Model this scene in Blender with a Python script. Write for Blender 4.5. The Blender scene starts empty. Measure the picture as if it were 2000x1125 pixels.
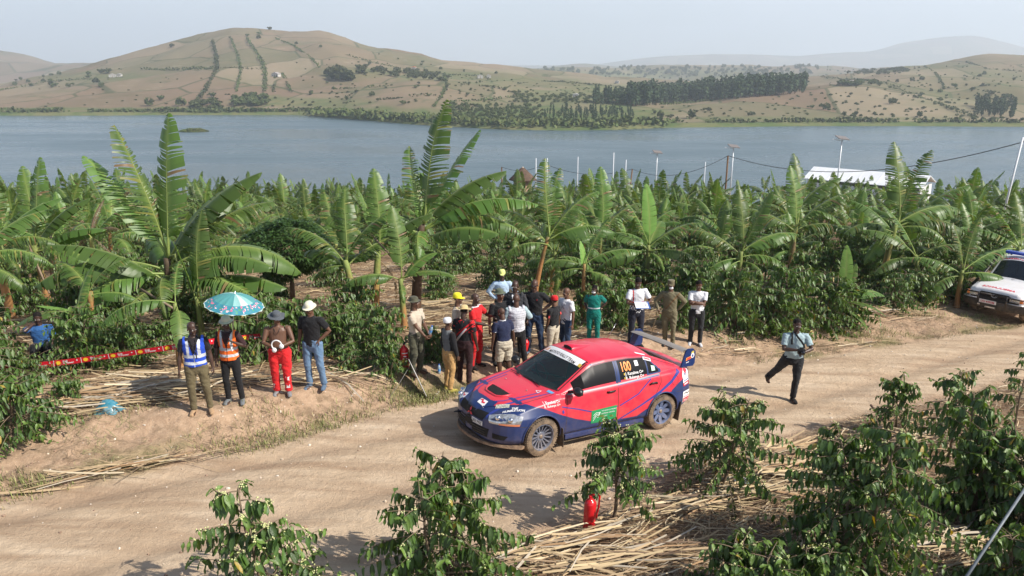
import bpy, bmesh, math, random
import numpy as np
from mathutils import Vector, Matrix, Euler
from mathutils.bvhtree import BVHTree

sc = bpy.context.scene
# ------------------------------------------------------------------ camera
FPX, PITCH, CAMH = 1521.0, 0.2791, 6.20
cam_d = bpy.data.cameras.new('camera')
cam = bpy.data.objects.new('camera', cam_d)
sc.collection.objects.link(cam)
cam_d.sensor_width = 36.0
cam_d.lens = FPX / 2000.0 * 36.0
cam_d.clip_start = 0.1
cam_d.clip_end = 60000
cam.location = (0, 0, CAMH)
cam.rotation_euler = (math.pi / 2 - PITCH, 0, 0)
sc.camera = cam
# ------------------------------------------------------------------ exposure
sc.view_settings.view_transform = 'Standard'
sc.view_settings.look = 'None'
sc.view_settings.exposure = 0.33
sc.view_settings.gamma = 1.0
sc.view_settings.use_curve_mapping = False
sc.cycles.max_bounces = 8
sc.cycles.transparent_max_bounces = 12
sc.cycles.volume_bounces = 1
sc.cycles.use_denoising = True
# ------------------------------------------------------------------ sky and sun
SUN_EL, SUN_AZ = math.radians(41), math.radians(113)
SUNV = Vector((math.cos(SUN_EL) * math.sin(SUN_AZ), math.cos(SUN_EL) * math.cos(SUN_AZ), math.sin(SUN_EL)))
world = bpy.data.worlds.new('World'); sc.world = world; world.use_nodes = True
wn = world.node_tree; wn.nodes.clear()
def NN(nt, t, **kw):
    n = nt.nodes.new(t)
    for k, v in kw.items():
        if hasattr(n, k): setattr(n, k, v)
        else: n.inputs[k.replace('_', ' ')].default_value = v
    return n
sky = NN(wn, 'ShaderNodeTexSky', sky_type='NISHITA', sun_disc=False)
sky.sun_elevation = SUN_EL; sky.sun_rotation = SUN_AZ
sky.altitude = 1300; sky.air_density = 1.0; sky.dust_density = 3.0; sky.ozone_density = 1.0
tc = NN(wn, 'ShaderNodeTexCoord')
mp = NN(wn, 'ShaderNodeMapping'); mp.inputs['Scale'].default_value = (1.6, 1.6, 6.0)
ns = NN(wn, 'ShaderNodeTexNoise'); ns.inputs['Scale'].default_value = 2.6; ns.inputs['Detail'].default_value = 7; ns.inputs['Roughness'].default_value = .58
rp = NN(wn, 'ShaderNodeValToRGB'); rp.color_ramp.elements[0].position = .42; rp.color_ramp.elements[1].position = .75
rp.color_ramp.elements[0].color = (.62,.62,.62, 1); rp.color_ramp.elements[1].color = (.92,.92,.92, 1)
mx = NN(wn, 'ShaderNodeMix', data_type='RGBA')
mx.inputs['B'].default_value = (6.9, 7.4, 8.3, 1)
bg = NN(wn, 'ShaderNodeBackground'); bg.inputs['Strength'].default_value = .11
wo = NN(wn, 'ShaderNodeOutputWorld')
L = wn.links.new
L(tc.outputs['Generated'], mp.inputs['Vector']); L(mp.outputs['Vector'], ns.inputs['Vector'])
L(ns.outputs['Fac'], rp.inputs['Fac'])
sxyz = NN(wn, 'ShaderNodeSeparateXYZ'); L(tc.outputs['Generated'], sxyz.inputs[0])
zen = NN(wn, 'ShaderNodeMapRange'); zen.inputs['From Min'].default_value = .10; zen.inputs['From Max'].default_value = .55; zen.inputs['To Min'].default_value = 1; zen.inputs['To Max'].default_value = .0
L(sxyz.outputs['Z'], zen.inputs['Value'])
zm = NN(wn, 'ShaderNodeMath', operation='MULTIPLY'); L(rp.outputs['Color'], zm.inputs[0]); L(zen.outputs['Result'], zm.inputs[1]); L(zm.outputs[0], mx.inputs['Factor'])
L(sky.outputs['Color'], mx.inputs['A']); L(mx.outputs['Result'], bg.inputs['Color']); L(bg.outputs['Background'], wo.inputs['Surface'])
sun_d = bpy.data.lights.new('sun', 'SUN'); sun_d.energy = 5.0; sun_d.angle = math.radians(.6); sun_d.color = (1, .94, .84)
sun = bpy.data.objects.new('sun', sun_d); sc.collection.objects.link(sun)
sun.rotation_euler = SUNV.to_track_quat('Z', 'Y').to_euler()
# air: the haze over the lake and hills
HAZE_DENSITY = 0.00021

# ------------------------------------------------------------------ helpers
col = sc.collection
rng = np.random.default_rng(7)
random.seed(7)
def tag(o, label=None, cat=None, group=None, kind=None):
    if label: o['label'] = label
    if cat: o['category'] = cat
    if group: o['group'] = group
    if kind: o['kind'] = kind
    return o
def empty(name, loc=(0, 0, 0), rz=0, label=None, cat=None, group=None):
    o = bpy.data.objects.new(name, None); col.objects.link(o)
    o.location = loc; o.rotation_euler = (0, 0, rz); o.empty_display_size = .1
    return tag(o, label, cat, group)
def mesh_obj(name, V, F, mats=None, parent=None, smooth=True, mi=None, vcol=None):
    me = bpy.data.meshes.new(name)
    V = np.asarray(V, dtype=np.float32)
    if isinstance(F, np.ndarray) and F.ndim == 2:
        nf, k = F.shape
        me.vertices.add(len(V)); me.vertices.foreach_set('co', V.ravel())
        me.loops.add(nf * k); me.loops.foreach_set('vertex_index', F.astype(np.int32).ravel())
        me.polygons.add(nf); me.polygons.foreach_set('loop_start', np.arange(0, nf * k, k, dtype=np.int32))
        me.update(calc_edges=True)
    else:
        me.from_pydata([tuple(v) for v in V.tolist()], [], F)
    me.polygons.foreach_set('use_smooth', np.full(len(me.polygons), smooth))
    if mi is not None: me.polygons.foreach_set('material_index', np.asarray(mi, dtype=np.int32))
    if vcol is not None:
        a = me.color_attributes.new('Col', 'FLOAT_COLOR', 'POINT')
        c = np.ones((len(V), 4), dtype=np.float32); c[:, :vcol.shape[1]] = vcol
        a.data.foreach_set('color', c.ravel())
    if mats is not None:
        for m in (mats if isinstance(mats, (list, tuple)) else [mats]): me.materials.append(m)
    me.update()
    o = bpy.data.objects.new(name, me); col.objects.link(o)
    if parent: o.parent = parent
    return o
class MB:
    """collects simple solids into one mesh"""
    def __init__(s): s.V = []; s.F = []; s.M = []; s.n = 0; s.C = []
    def add(s, V, F, m=0, c=None):
        V = np.asarray(V, float).reshape(-1, 3)
        s.V.append(V); s.F += [tuple(int(i) + s.n for i in f) for f in F]; s.M += [m] * len(F); s.n += len(V)
        s.C.append(np.tile(np.array(c if c is not None else (1, 1, 1), float), (len(V), 1)))
        return s
    def box(s, c, size, rot=None, m=0, bev=0, col_=None):
        x, y, z = [v / 2 for v in size]
        if bev:
            bm = bmesh.new(); bmesh.ops.create_cube(bm, size=1)
            for v in bm.verts: v.co = Vector((v.co.x * 2 * x, v.co.y * 2 * y, v.co.z * 2 * z))
            bmesh.ops.bevel(bm, geom=bm.edges[:], offset=bev, segments=2, affect='EDGES', profile=.6)
            V = np.array([v.co[:] for v in bm.verts]); F = [tuple(v.index for v in f.verts) for f in bm.faces]; bm.free()
        else:
            V = np.array([(i, j, k) for i in (-x, x) for j in (-y, y) for k in (-z, z)])
            F = [(0, 1, 3, 2), (4, 6, 7, 5), (0, 4, 5, 1), (2, 3, 7, 6), (0, 2, 6, 4), (1, 5, 7, 3)]
        if rot is not None: V = V @ np.array(Euler(rot).to_matrix()).T
        return s.add(V + np.array(c), F, m, col_)
    def tube(s, pts, r, n=8, m=0, cap=True, squash=None, up=None, c=None):
        V, F = tube_geo(pts, r, n, cap, squash, up); return s.add(V, F, m, c)
    def lathe(s, prof, n=24, axis='z', c=(0, 0, 0), m=0, cap=True):
        V = []; F = []
        for r, z in prof:
            for i in range(n):
                a = 2 * math.pi * i / n
                p = (r * math.cos(a), r * math.sin(a), z)
                if axis == 'y': p = (p[0], p[2], p[1])
                if axis == 'x': p = (p[2], p[0], p[1])
                V.append((p[0] + c[0], p[1] + c[1], p[2] + c[2]))
        for j in range(len(prof) - 1):
            for i in range(n):
                F.append((j * n + i, j * n + (i + 1) % n, (j + 1) * n + (i + 1) % n, (j + 1) * n + i))
        if cap: F.append(tuple(range(n - 1, -1, -1))); F.append(tuple(range((len(prof) - 1) * n, len(prof) * n)))
        return s.add(V, F, m)
    def prism(s, poly, y0, y1, plane='xz', m=0):
        n = len(poly)
        def P(a, b, w): return {'xz': (a, w, b), 'xy': (a, b, w), 'yz': (w, a, b)}[plane]
        V = [P(a, b, y0) for a, b in poly] + [P(a, b, y1) for a, b in poly]
        F = [tuple(range(n)), tuple(range(2 * n - 1, n - 1, -1))] + [(i, i + n, (i + 1) % n + n, (i + 1) % n) for i in range(n)]
        return s.add(V, F, m)
    def build(s, name, mats=None, parent=None, smooth=False, auto=None, vcol=False):
        V = np.vstack(s.V)
        o = mesh_obj(name, V, s.F, mats, parent, smooth, s.M, np.vstack(s.C) if vcol else None)
        bm = bmesh.new(); bm.from_mesh(o.data); bmesh.ops.recalc_face_normals(bm, faces=bm.faces); bm.to_mesh(o.data); bm.free()
        if auto: sharp(o, auto)
        return o
def sharp(o, deg=35):
    me = o.data
    me.polygons.foreach_set('use_smooth', np.full(len(me.polygons), True))
    me.set_sharp_from_angle(angle=math.radians(deg))
def tube_geo(pts, r, n=8, cap=True, squash=None, up=None):
    P = np.array(pts, float); k = len(P)
    R = np.broadcast_to(np.array(r, float), (k,)) if np.ndim(r) <= 1 else np.array(r, float)
    T = np.gradient(P, axis=0); T /= np.linalg.norm(T, axis=1)[:, None] + 1e-12
    u = np.array(up if up is not None else (0, 0, 1.0)); 
    if abs(T[0] @ u) > .95 and up is None: u = np.array((0, 1.0, 0))
    V = []; F = []
    a = np.arange(n) * 2 * math.pi / n
    for i in range(k):
        t = T[i]; x = np.cross(u, t); x /= np.linalg.norm(x) + 1e-12; y = np.cross(t, x)
        if up is None: u = y
        rx, ry = (R[i], R[i] * (squash if squash else 1)) if R.ndim == 1 else R[i]
        V.append(P[i] + np.outer(np.cos(a), x) * rx + np.outer(np.sin(a), y) * ry)
    V = np.vstack(V)
    for i in range(k - 1):
        for j in range(n): F.append((i * n + j, i * n + (j + 1) % n, (i + 1) * n + (j + 1) % n, (i + 1) * n + j))
    if cap: F.append(tuple(range(n - 1, -1, -1))); F.append(tuple((k - 1) * n + j for j in range(n)))
    return V, F
def copy_tree(o, parent=None):
    c = o.copy(); col.objects.link(c)
    if parent is not None: c.parent = parent
    for ch in list(o.children): copy_tree(ch, c)
    return c
def vnoise(x, y, seed=0):
    x = np.asarray(x, float); y = np.asarray(y, float)
    xi = np.floor(x).astype(np.int64); yi = np.floor(y).astype(np.int64); xf = x - xi; yf = y - yi
    def h(a, b):
        n = (a * 374761393 + b * 668265263 + seed * 974711) & 0xffffffff
        n = ((n ^ (n >> 13)) * 1274126177) & 0xffffffff
        return ((n ^ (n >> 16)) & 0xffff) / 65535.0
    u = xf * xf * (3 - 2 * xf); v = yf * yf * (3 - 2 * yf)
    return (h(xi, yi) * (1 - u) + h(xi + 1, yi) * u) * (1 - v) + (h(xi, yi + 1) * (1 - u) + h(xi + 1, yi + 1) * u) * v
def fbm(x, y, o=4, seed=0):
    s = 0; a = 1; t = 0
    for i in range(o):
        s = s + a * vnoise(x * 2 ** i + 17 * i, y * 2 ** i + 31 * i, seed + i); t += a; a *= .5
    return s / t
def sstep(a, b, x):
    t = np.clip((np.asarray(x, float) - a) / (b - a), 0, 1); return t * t * (3 - 2 * t)

# ------------------------------------------------------------------ materials
MATS = {}
def pm(name, c=(.5, .5, .5), rough=.6, spec=.5, var=0, vscale=5, c2=None, bump=0, bscale=20, attr=False, metal=0,
       rnd=0, trans=0, coat=0, detail=4, attr_mul=False, sheen=0, dirt=None, alpha=1, sub=0):
    """procedural principled material; attr: colour from the mesh; var: noise mix to c2; rnd: per-object value change"""
    if name in MATS: return MATS[name]
    m = bpy.data.materials.new(name); m.use_nodes = True; nt = m.node_tree; b = nt.nodes['Principled BSDF']
    b.inputs['Roughness'].default_value = rough; b.inputs['Metallic'].default_value = metal
    b.inputs['Specular IOR Level'].default_value = spec; b.inputs['Coat Weight'].default_value = coat
    if sheen: b.inputs['Sheen Weight'].default_value = sheen
    b.inputs['Base Color'].default_value = (*c, 1)
    lk = nt.links.new; src = None
    tcn = NN(nt, 'ShaderNodeTexCoord')
    if attr:
        a = NN(nt, 'ShaderNodeAttribute', attribute_name='Col'); src = a.outputs['Color']
    if var:
        n = NN(nt, 'ShaderNodeTexNoise'); n.inputs['Scale'].default_value = vscale; n.inputs['Detail'].default_value = detail
        lk(tcn.outputs['Object'], n.inputs['Vector'])
        r = NN(nt, 'ShaderNodeValToRGB'); r.color_ramp.elements[0].position = .35; r.color_ramp.elements[1].position = .68
        lk(n.outputs['Fac'], r.inputs['Fac'])
        mt = NN(nt, 'ShaderNodeMath', operation='MULTIPLY'); mt.inputs[1].default_value = var; lk(r.outputs['Color'], mt.inputs[0])
        mi = NN(nt, 'ShaderNodeMix', data_type='RGBA'); mi.inputs['A'].default_value = (*c, 1)
        cc = c2 if c2 is not None else tuple(v * .5 for v in c)
        mi.inputs['B'].default_value = (*cc, 1); lk(mt.outputs[0], mi.inputs['Factor'])
        if src is not None:
            if attr_mul: mi.blend_type = 'MULTIPLY'
            lk(src, mi.inputs['A'])
        src = mi.outputs['Result']
    if dirt:
        n = NN(nt, 'ShaderNodeTexNoise'); n.inputs['Scale'].default_value = dirt[1]; n.inputs['Detail'].default_value = 8; n.inputs['Roughness'].default_value = .7
        lk(tcn.outputs['Object'], n.inputs['Vector'])
        sp = NN(nt, 'ShaderNodeSeparateXYZ'); lk(tcn.outputs['Object'], sp.inputs[0])
        mr = NN(nt, 'ShaderNodeMapRange'); mr.inputs['From Min'].default_value = dirt[2]; mr.inputs['From Max'].default_value = dirt[3]
        mr.inputs['To Min'].default_value = 1; mr.inputs['To Max'].default_value = .12; lk(sp.outputs['Z'], mr.inputs['Value'])
        r = NN(nt, 'ShaderNodeValToRGB'); r.color_ramp.elements[0].position = .3; r.color_ramp.elements[1].position = .7; lk(n.outputs['Fac'], r.inputs['Fac'])
        mt = NN(nt, 'ShaderNodeMath', operation='MULTIPLY'); lk(r.outputs['Color'], mt.inputs[0]); lk(mr.outputs['Result'], mt.inputs[1])
        mt2 = NN(nt, 'ShaderNodeMath', operation='MULTIPLY'); lk(mt.outputs[0], mt2.inputs[0]); mt2.inputs[1].default_value = dirt[0]
        mi = NN(nt, 'ShaderNodeMix', data_type='RGBA'); mi.inputs['B'].default_value = (.42, .30, .20, 1)
        if src is None: mi.inputs['A'].default_value = (*c, 1)
        else: lk(src, mi.inputs['A'])
        lk(mt2.outputs[0], mi.inputs['Factor']); src = mi.outputs['Result']
        mr2 = NN(nt, 'ShaderNodeMapRange'); mr2.inputs['To Min'].default_value = rough; mr2.inputs['To Max'].default_value = .85
        lk(mt2.outputs[0], mr2.inputs['Value']); lk(mr2.outputs['Result'], b.inputs['Roughness'])
    if rnd:
        oi = NN(nt, 'ShaderNodeObjectInfo'); hs = NN(nt, 'ShaderNodeHueSaturation')
        mr = NN(nt, 'ShaderNodeMapRange'); mr.inputs['To Min'].default_value = 1 - rnd; mr.inputs['To Max'].default_value = 1 + rnd
        mr3 = NN(nt, 'ShaderNodeMapRange'); mr3.inputs['To Min'].default_value = .5 - rnd * .06; mr3.inputs['To Max'].default_value = .5 + rnd * .03
        lk(oi.outputs['Random'], mr.inputs['Value']); lk(mr.outputs['Result'], hs.inputs['Value'])
        lk(oi.outputs['Random'], mr3.inputs['Value']); lk(mr3.outputs['Result'], hs.inputs['Hue'])
        if src is not None: lk(src, hs.inputs['Color'])
        else: hs.inputs['Color'].default_value = (*c, 1)
        src = hs.outputs['Color']
    if src is not None: lk(src, b.inputs['Base Color'])
    if bump:
        n = NN(nt, 'ShaderNodeTexNoise'); n.inputs['Scale'].default_value = bscale; n.inputs['Detail'].default_value = 6
        lk(tcn.outputs['Object'], n.inputs['Vector'])
        bp = NN(nt, 'ShaderNodeBump'); bp.inputs['Strength'].default_value = min(1, bump); bp.inputs['Distance'].default_value = .02 * max(1, bump)
        lk(n.outputs['Fac'], bp.inputs['Height']); lk(bp.outputs['Normal'], b.inputs['Normal'])
    if trans:   # leaf light passing through
        out = nt.nodes['Material Output']; tr = NN(nt, 'ShaderNodeBsdfTranslucent'); ms = NN(nt, 'ShaderNodeMixShader'); ms.inputs[0].default_value = trans
        hs = NN(nt, 'ShaderNodeHueSaturation'); hs.inputs['Saturation'].default_value = 1.15; hs.inputs['Value'].default_value = 1.6; hs.inputs['Hue'].default_value = .485
        if src is not None: lk(src, hs.inputs['Color'])
        else: hs.inputs['Color'].default_value = (*c, 1)
        lk(hs.outputs['Color'], tr.inputs['Color'])
        lk(b.outputs[0], ms.inputs[1]); lk(tr.outputs[0], ms.inputs[2]); lk(ms.outputs[0], out.inputs['Surface'])
    MATS[name] = m; return m
def glass_mat(name, tint, transp=.5, rough=.05, spec=.8):
    if name in MATS: return MATS[name]
    m = bpy.data.materials.new(name); m.use_nodes = True; nt = m.node_tree; b = nt.nodes['Principled BSDF']
    b.inputs['Base Color'].default_value = (*tint, 1); b.inputs['Roughness'].default_value = rough; b.inputs['Specular IOR Level'].default_value = spec
    out = nt.nodes['Material Output']; tr = NN(nt, 'ShaderNodeBsdfTransparent'); tr.inputs[0].default_value = (.75, .82, .8, 1)
    ms = NN(nt, 'ShaderNodeMixShader'); ms.inputs[0].default_value = transp
    nt.links.new(b.outputs[0], ms.inputs[1]); nt.links.new(tr.outputs[0], ms.inputs[2]); nt.links.new(ms.outputs[0], out.inputs['Surface'])
    MATS[name] = m; return m

# ------------------------------------------------------------------ pixel rays and the lie of the land
CP, SP = math.cos(PITCH), math.sin(PITCH)
def ray(u, v):
    a = (u - 1000) / FPX; b = -(v - 562.5) / FPX
    return np.array([a, CP + b * SP, -SP + b * CP])
CX, CY = 1.098, 12.78            # where the rally car stands
RD = np.array((.841, .541)); RN = np.array((-.541, .841))   # along the road, across it
def sn(x, y):
    return (x - CX) * RD[0] + (y - CY) * RD[1], (x - CX) * RN[0] + (y - CY) * RN[1]
def edge_up(s): return np.interp(s, [-30, -9, -5, -2.8, -1.3, 2, 5, 8, 16, 30], [1.3, 1.3, 1.5, 2.0, 2.2, 2.0, 1.25, .9, -.1, -1.6])
def edge_lo(s): return np.interp(s, [-30, -6, -2.6, 0, 2.6, 6, 11, 30], [-3.4, -3.0, -2.7, -2.35, -2.15, -2.1, -2.5, -4.6])
def bank_top(s): return np.interp(s, [-30, -8.6, -5.6, -2.5, 2, 8, 16, 30], [4.0, 3.8, 3.2, 3.6, 3.5, 3.1, 2.7, 1.6])
def ground(x, y, rough=True):
    x = np.asarray(x, float); y = np.asarray(y, float)
    s, n = sn(x, y)
    sc_ = np.where(s > 0, 22 * np.tanh(s / 22), 13 * np.tanh(s / 13))
    nu, nl, nt = edge_up(s), edge_lo(s), bank_top(s)
    z = -.08 * sc_ - .04 * np.clip(n, -30, 60)
    z = z + .20 * sstep(nu, np.maximum(nu + 1.1, nt - .5), n) + .13 * sstep(nt - 1.0, nt - .35, n)
    z = z - .075 * np.clip(n - nt - .3, 0, 80)
    z = z + .10 * sstep(0, 1.0, nl - n)
    far = -.90 - .140 * (y - 20)
    far = np.where(y > 105, -.90 - .140 * 85 - .17 * (y - 105), far)
    far = np.maximum(far, -38.5)
    w = sstep(28, 55, y)
    z = z * (1 - w) + far * w
    if rough:
        near = 1 - sstep(30, 60, y)
        onroad = sstep(-.15, .25, n - nl) * sstep(-.15, .25, nu - n)
        z = z + near * (1 - onroad * .8) * (.10 * (fbm(x * 1.3, y * 1.3, 4, 3) - .5) + .05 * (fbm(x * 6, y * 6, 3, 5) - .5))
        z = z + near * onroad * (.02 * (fbm(s * .8, n * 4, 3, 9) - .5) - .05 * np.exp(-((n - .85 + .12 * np.sin(s * .35)) / .22) ** 2) - .05 * np.exp(-((n + .95 + .12 * np.sin(s * .35)) / .24) ** 2))
        bank = sstep(0, .3, n - nu) * sstep(0, .5, nt + .5 - n)
        z = z + near * bank * .10 * (fbm(x * 3, y * 3, 4, 21) - .5)
        z = z + (1 - near) * .6 * (fbm(x / 14, y / 14, 3, 4) - .5)
    return z
def hit(u, v, dz=0.0):
    r = ray(u, v); lo, hi = 3.0, 400.0
    ks = np.geomspace(3, 400, 2500); q = np.outer(ks, r) + (0, 0, CAMH)
    below = q[:, 2] < ground(q[:, 0], q[:, 1], False) + dz
    i = int(np.argmax(below)) if below.any() else len(ks) - 1
    lo, hi = ks[max(0, i - 1)], ks[i]
    for _ in range(30):
        m = (lo + hi) / 2; p = r * m
        if p[2] + CAMH > float(ground(p[0], p[1], True)) + dz: lo = m
        else: hi = m
    p = r * lo; return np.array([p[0], p[1], float(ground(p[0], p[1])) + dz])
def project(q):
    z = q[2] - CAMH; d = q[1] * CP - z * SP; u = q[1] * SP + z * CP
    return 1000 + FPX * q[0] / d, 562.5 - FPX * u / d
def at_depth(u, v, D):
    r = ray(u, v); return np.array([0, 0, CAMH]) + r * (D / r[1])
def zone_text(u):
    for lim, t in ((150, 'at the far left edge'), (330, 'left of the largest banana plant'), (520, 'behind the umbrella'), (700, 'behind the white bucket hat'), (860, 'behind the camouflage hat'),
                   (1010, 'behind the yellow caps'), (1130, 'behind the tallest person in black'), (1280, 'behind the green overalls and checked shirt'), (1420, 'behind the soldier and folded arms'),
                   (1580, 'above the photographer'), (1740, 'right of the photographer, near the lime leaf'), (1880, 'left of the ambulance')):
        if u < lim: return t
    return 'behind the ambulance'
def gpos(u, D):
    """ground point under image column u at depth D"""
    x = 0
    v = 400
    for _ in range(12):
        r = ray(u, v); x = D * r[0] / r[1]; v = project((x, D, float(ground(x, D, False))))[1]
    return np.array([x, D, float(ground(x, D))])
# ================================================================== GROUND
def build_ground():
    ys = [3.0]
    while ys[-1] < 330: ys.append(ys[-1] + max(.035, (ys[-1]) * .0042 if ys[-1] < 30 else ys[-1] * .011))
    ys = np.array(ys); nx = 640
    t = np.linspace(-1, 1, nx)
    Y = np.repeat(ys[:, None], nx, 1); X = t[None, :] * (Y * .95 + 5)
    Z = ground(X, Y)
    x, y = X.ravel(), Y.ravel(); V = np.c_[x, y, Z.ravel()]
    ny = len(ys); i = np.arange(ny - 1)[:, None] * nx + np.arange(nx - 1)[None, :]
    F = np.stack([i, i + 1, i + nx + 1, i + nx], -1).reshape(-1, 4)
    s, n = sn(x, y); nu, nl, nt = edge_up(s), edge_lo(s), bank_top(s)
    wob = .35 * (fbm(x * 1.2, y * 1.2, 3, 31) - .5)
    road = sstep(-.12, .18, n + wob * .6 - nl) * sstep(-.2, .1, nu - n - wob * .6)
    mulch = np.maximum(sstep(-.2, .35, n + wob - nt - .05), sstep(.35, .9, nl - n + wob))
    grassy = sstep(.52, .68, fbm(x * .9, y * .9, 4, 77)) * sstep(-.2, .2, n - nu + wob) * sstep(.1, .9, nu + 1.1 - n) * (1 - mulch)
    tr_ = np.clip(np.exp(-((n - .85 + .12 * np.sin(s * .35)) / .26) ** 2) + np.exp(-((n + .95 + .12 * np.sin(s * .35)) / .30) ** 2), 0, 1)
    col_ = np.c_[road, mulch, grassy, tr_]
    m = bpy.data.materials.new('earth'); m.use_nodes = True; nt_ = m.node_tree; b = nt_.nodes['Principled BSDF']
    b.inputs['Roughness'].default_value = .95; b.inputs['Specular IOR Level'].default_value = .15
    lk = nt_.links.new
    at = NN(nt_, 'ShaderNodeAttribute', attribute_name='Col'); sp = NN(nt_, 'ShaderNodeSeparateColor'); lk(at.outputs['Color'], sp.inputs[0])
    tcn = NN(nt_, 'ShaderNodeTexCoord')
    def noise(scale, detail=6, rough=.6, lo=.35, hi=.65, vec=None):
        q = NN(nt_, 'ShaderNodeTexNoise'); q.inputs['Scale'].default_value = scale; q.inputs['Detail'].default_value = detail; q.inputs['Roughness'].default_value = rough
        lk(vec if vec else tcn.outputs['Object'], q.inputs['Vector'])
        r = NN(nt_, 'ShaderNodeMapRange'); r.inputs['From Min'].default_value = lo; r.inputs['From Max'].default_value = hi; lk(q.outputs['Fac'], r.inputs['Value'])
        return r.outputs['Result'], q.outputs['Fac']
    def mix(a, bb, f, t='MIX'):
        q = NN(nt_, 'ShaderNodeMix', data_type='RGBA'); q.blend_type = t
        for k, v in (('A', a), ('B', bb), ('Factor', f)):
            if isinstance(v, tuple): q.inputs[k].default_value = (*v, 1)
            elif isinstance(v, (int, float)): q.inputs[k].default_value = v
            else: lk(v, q.inputs[k])
        return q.outputs['Result']
    mpr = NN(nt_, 'ShaderNodeMapping'); mpr.inputs['Rotation'].default_value = (0, 0, -math.atan2(RD[1], RD[0])); mpr.inputs['Scale'].default_value = (.35, 2.4, 1)
    lk(tcn.outputs['Object'], mpr.inputs['Vector'])
    n1, _ = noise(.8); n2, _ = noise(7, 8, .7); streak, _ = noise(1.3, 5, .6, .38, .68, mpr.outputs['Vector']); fine, ff = noise(55, 4, .7, .45, .75)
    roadc = mix((.545, .405, .272), (.655, .515, .368), n1)
    roadc = mix(roadc, (.395, .275, .180), streak)
    vo = NN(nt_, 'ShaderNodeTexVoronoi'); vo.inputs['Scale'].default_value = 26; lk(tcn.outputs['Object'], vo.inputs['Vector'])
    st = NN(nt_, 'ShaderNodeMapRange'); st.inputs['From Min'].default_value = .16; st.inputs['From Max'].default_value = .08; lk(vo.outputs['Distance'], st.inputs['Value'])
    sepv = NN(nt_, 'ShaderNodeSeparateColor'); lk(vo.outputs['Color'], sepv.inputs[0])
    gt = NN(nt_, 'ShaderNodeMath', operation='GREATER_THAN'); gt.inputs[1].default_value = .62; lk(sepv.outputs[0], gt.inputs[0])
    gm = NN(nt_, 'ShaderNodeMath', operation='MULTIPLY'); lk(gt.outputs[0], gm.inputs[0]); lk(st.outputs['Result'], gm.inputs[1])
    lt = NN(nt_, 'ShaderNodeMath', operation='LESS_THAN'); lt.inputs[1].default_value = .13; lk(sepv.outputs[1], lt.inputs[0])
    gd = NN(nt_, 'ShaderNodeMath', operation='MULTIPLY'); lk(lt.outputs[0], gd.inputs[0]); lk(st.outputs['Result'], gd.inputs[1])
    roadc = mix(roadc, (.68, .58, .46), mixf(nt_, gm.outputs[0], .55)); roadc = mix(roadc, (.22, .15, .10), mixf(nt_, gd.outputs[0], .8))
    tm = NN(nt_, 'ShaderNodeMath', operation='MULTIPLY'); lk(at.outputs['Alpha'], tm.inputs[0]); lk(n1, tm.inputs[1]); tn = NN(nt_, 'ShaderNodeMath', operation='MULTIPLY_ADD'); lk(tm.outputs[0], tn.inputs[0]); tn.inputs[1].default_value = .35; tn2 = NN(nt_, 'ShaderNodeMath', operation='MULTIPLY'); lk(at.outputs['Alpha'], tn2.inputs[0]); tn2.inputs[1].default_value = .30; lk(tn2.outputs[0], tn.inputs[2])
    roadc = mix(roadc, (.320, .220, .145), tn.outputs[0])
    bankc = mix((.520, .360, .240), (.360, .235, .150), n2); bankc = mix(bankc, (.62, .47, .33), mixf(nt_, fine, .45))
    bankc = mix(bankc, (.75, .68, .58), mixf(nt_, gm.outputs[0], .8))
    weeds, _ = noise(2.2, 7, .72, .50, .60)
    bankc = mix(bankc, (.23, .165, .10), mixf(nt_, weeds, .7))
    mul = mix((.30, .195, .115), (.16, .098, .06), n2); mul = mix(mul, (.48, .34, .21), mixf(nt_, fine, .5))
    c = mix(bankc, roadc, sp.outputs[0]); c = mix(c, mul, sp.outputs[1]); 
    gr = mix((.16, .16, .06), (.30, .24, .12), fine); c = mix(c, gr, mixf(nt_, sp.outputs[2], .75))
    lk(c, b.inputs['Base Color'])
    ad = NN(nt_, 'ShaderNodeMath', operation='ADD'); lk(ff, ad.inputs[0]); lk(n2, ad.inputs[1])
    bp = NN(nt_, 'ShaderNodeBump'); bp.inputs['Strength'].default_value = .7; bp.inputs['Distance'].default_value = .03
    lk(ad.outputs[0], bp.inputs['Height']); lk(bp.outputs['Normal'], b.inputs['Normal'])
    o = mesh_obj('ground', V, F, m, None, True, None, col_); o['kind'] = 'structure'
def mixf(nt_, sock, k):
    q = NN(nt_, 'ShaderNodeMath', operation='MULTIPLY'); nt_.links.new(sock, q.inputs[0]); q.inputs[1].default_value = k; return q.outputs[0]
build_ground()

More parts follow.
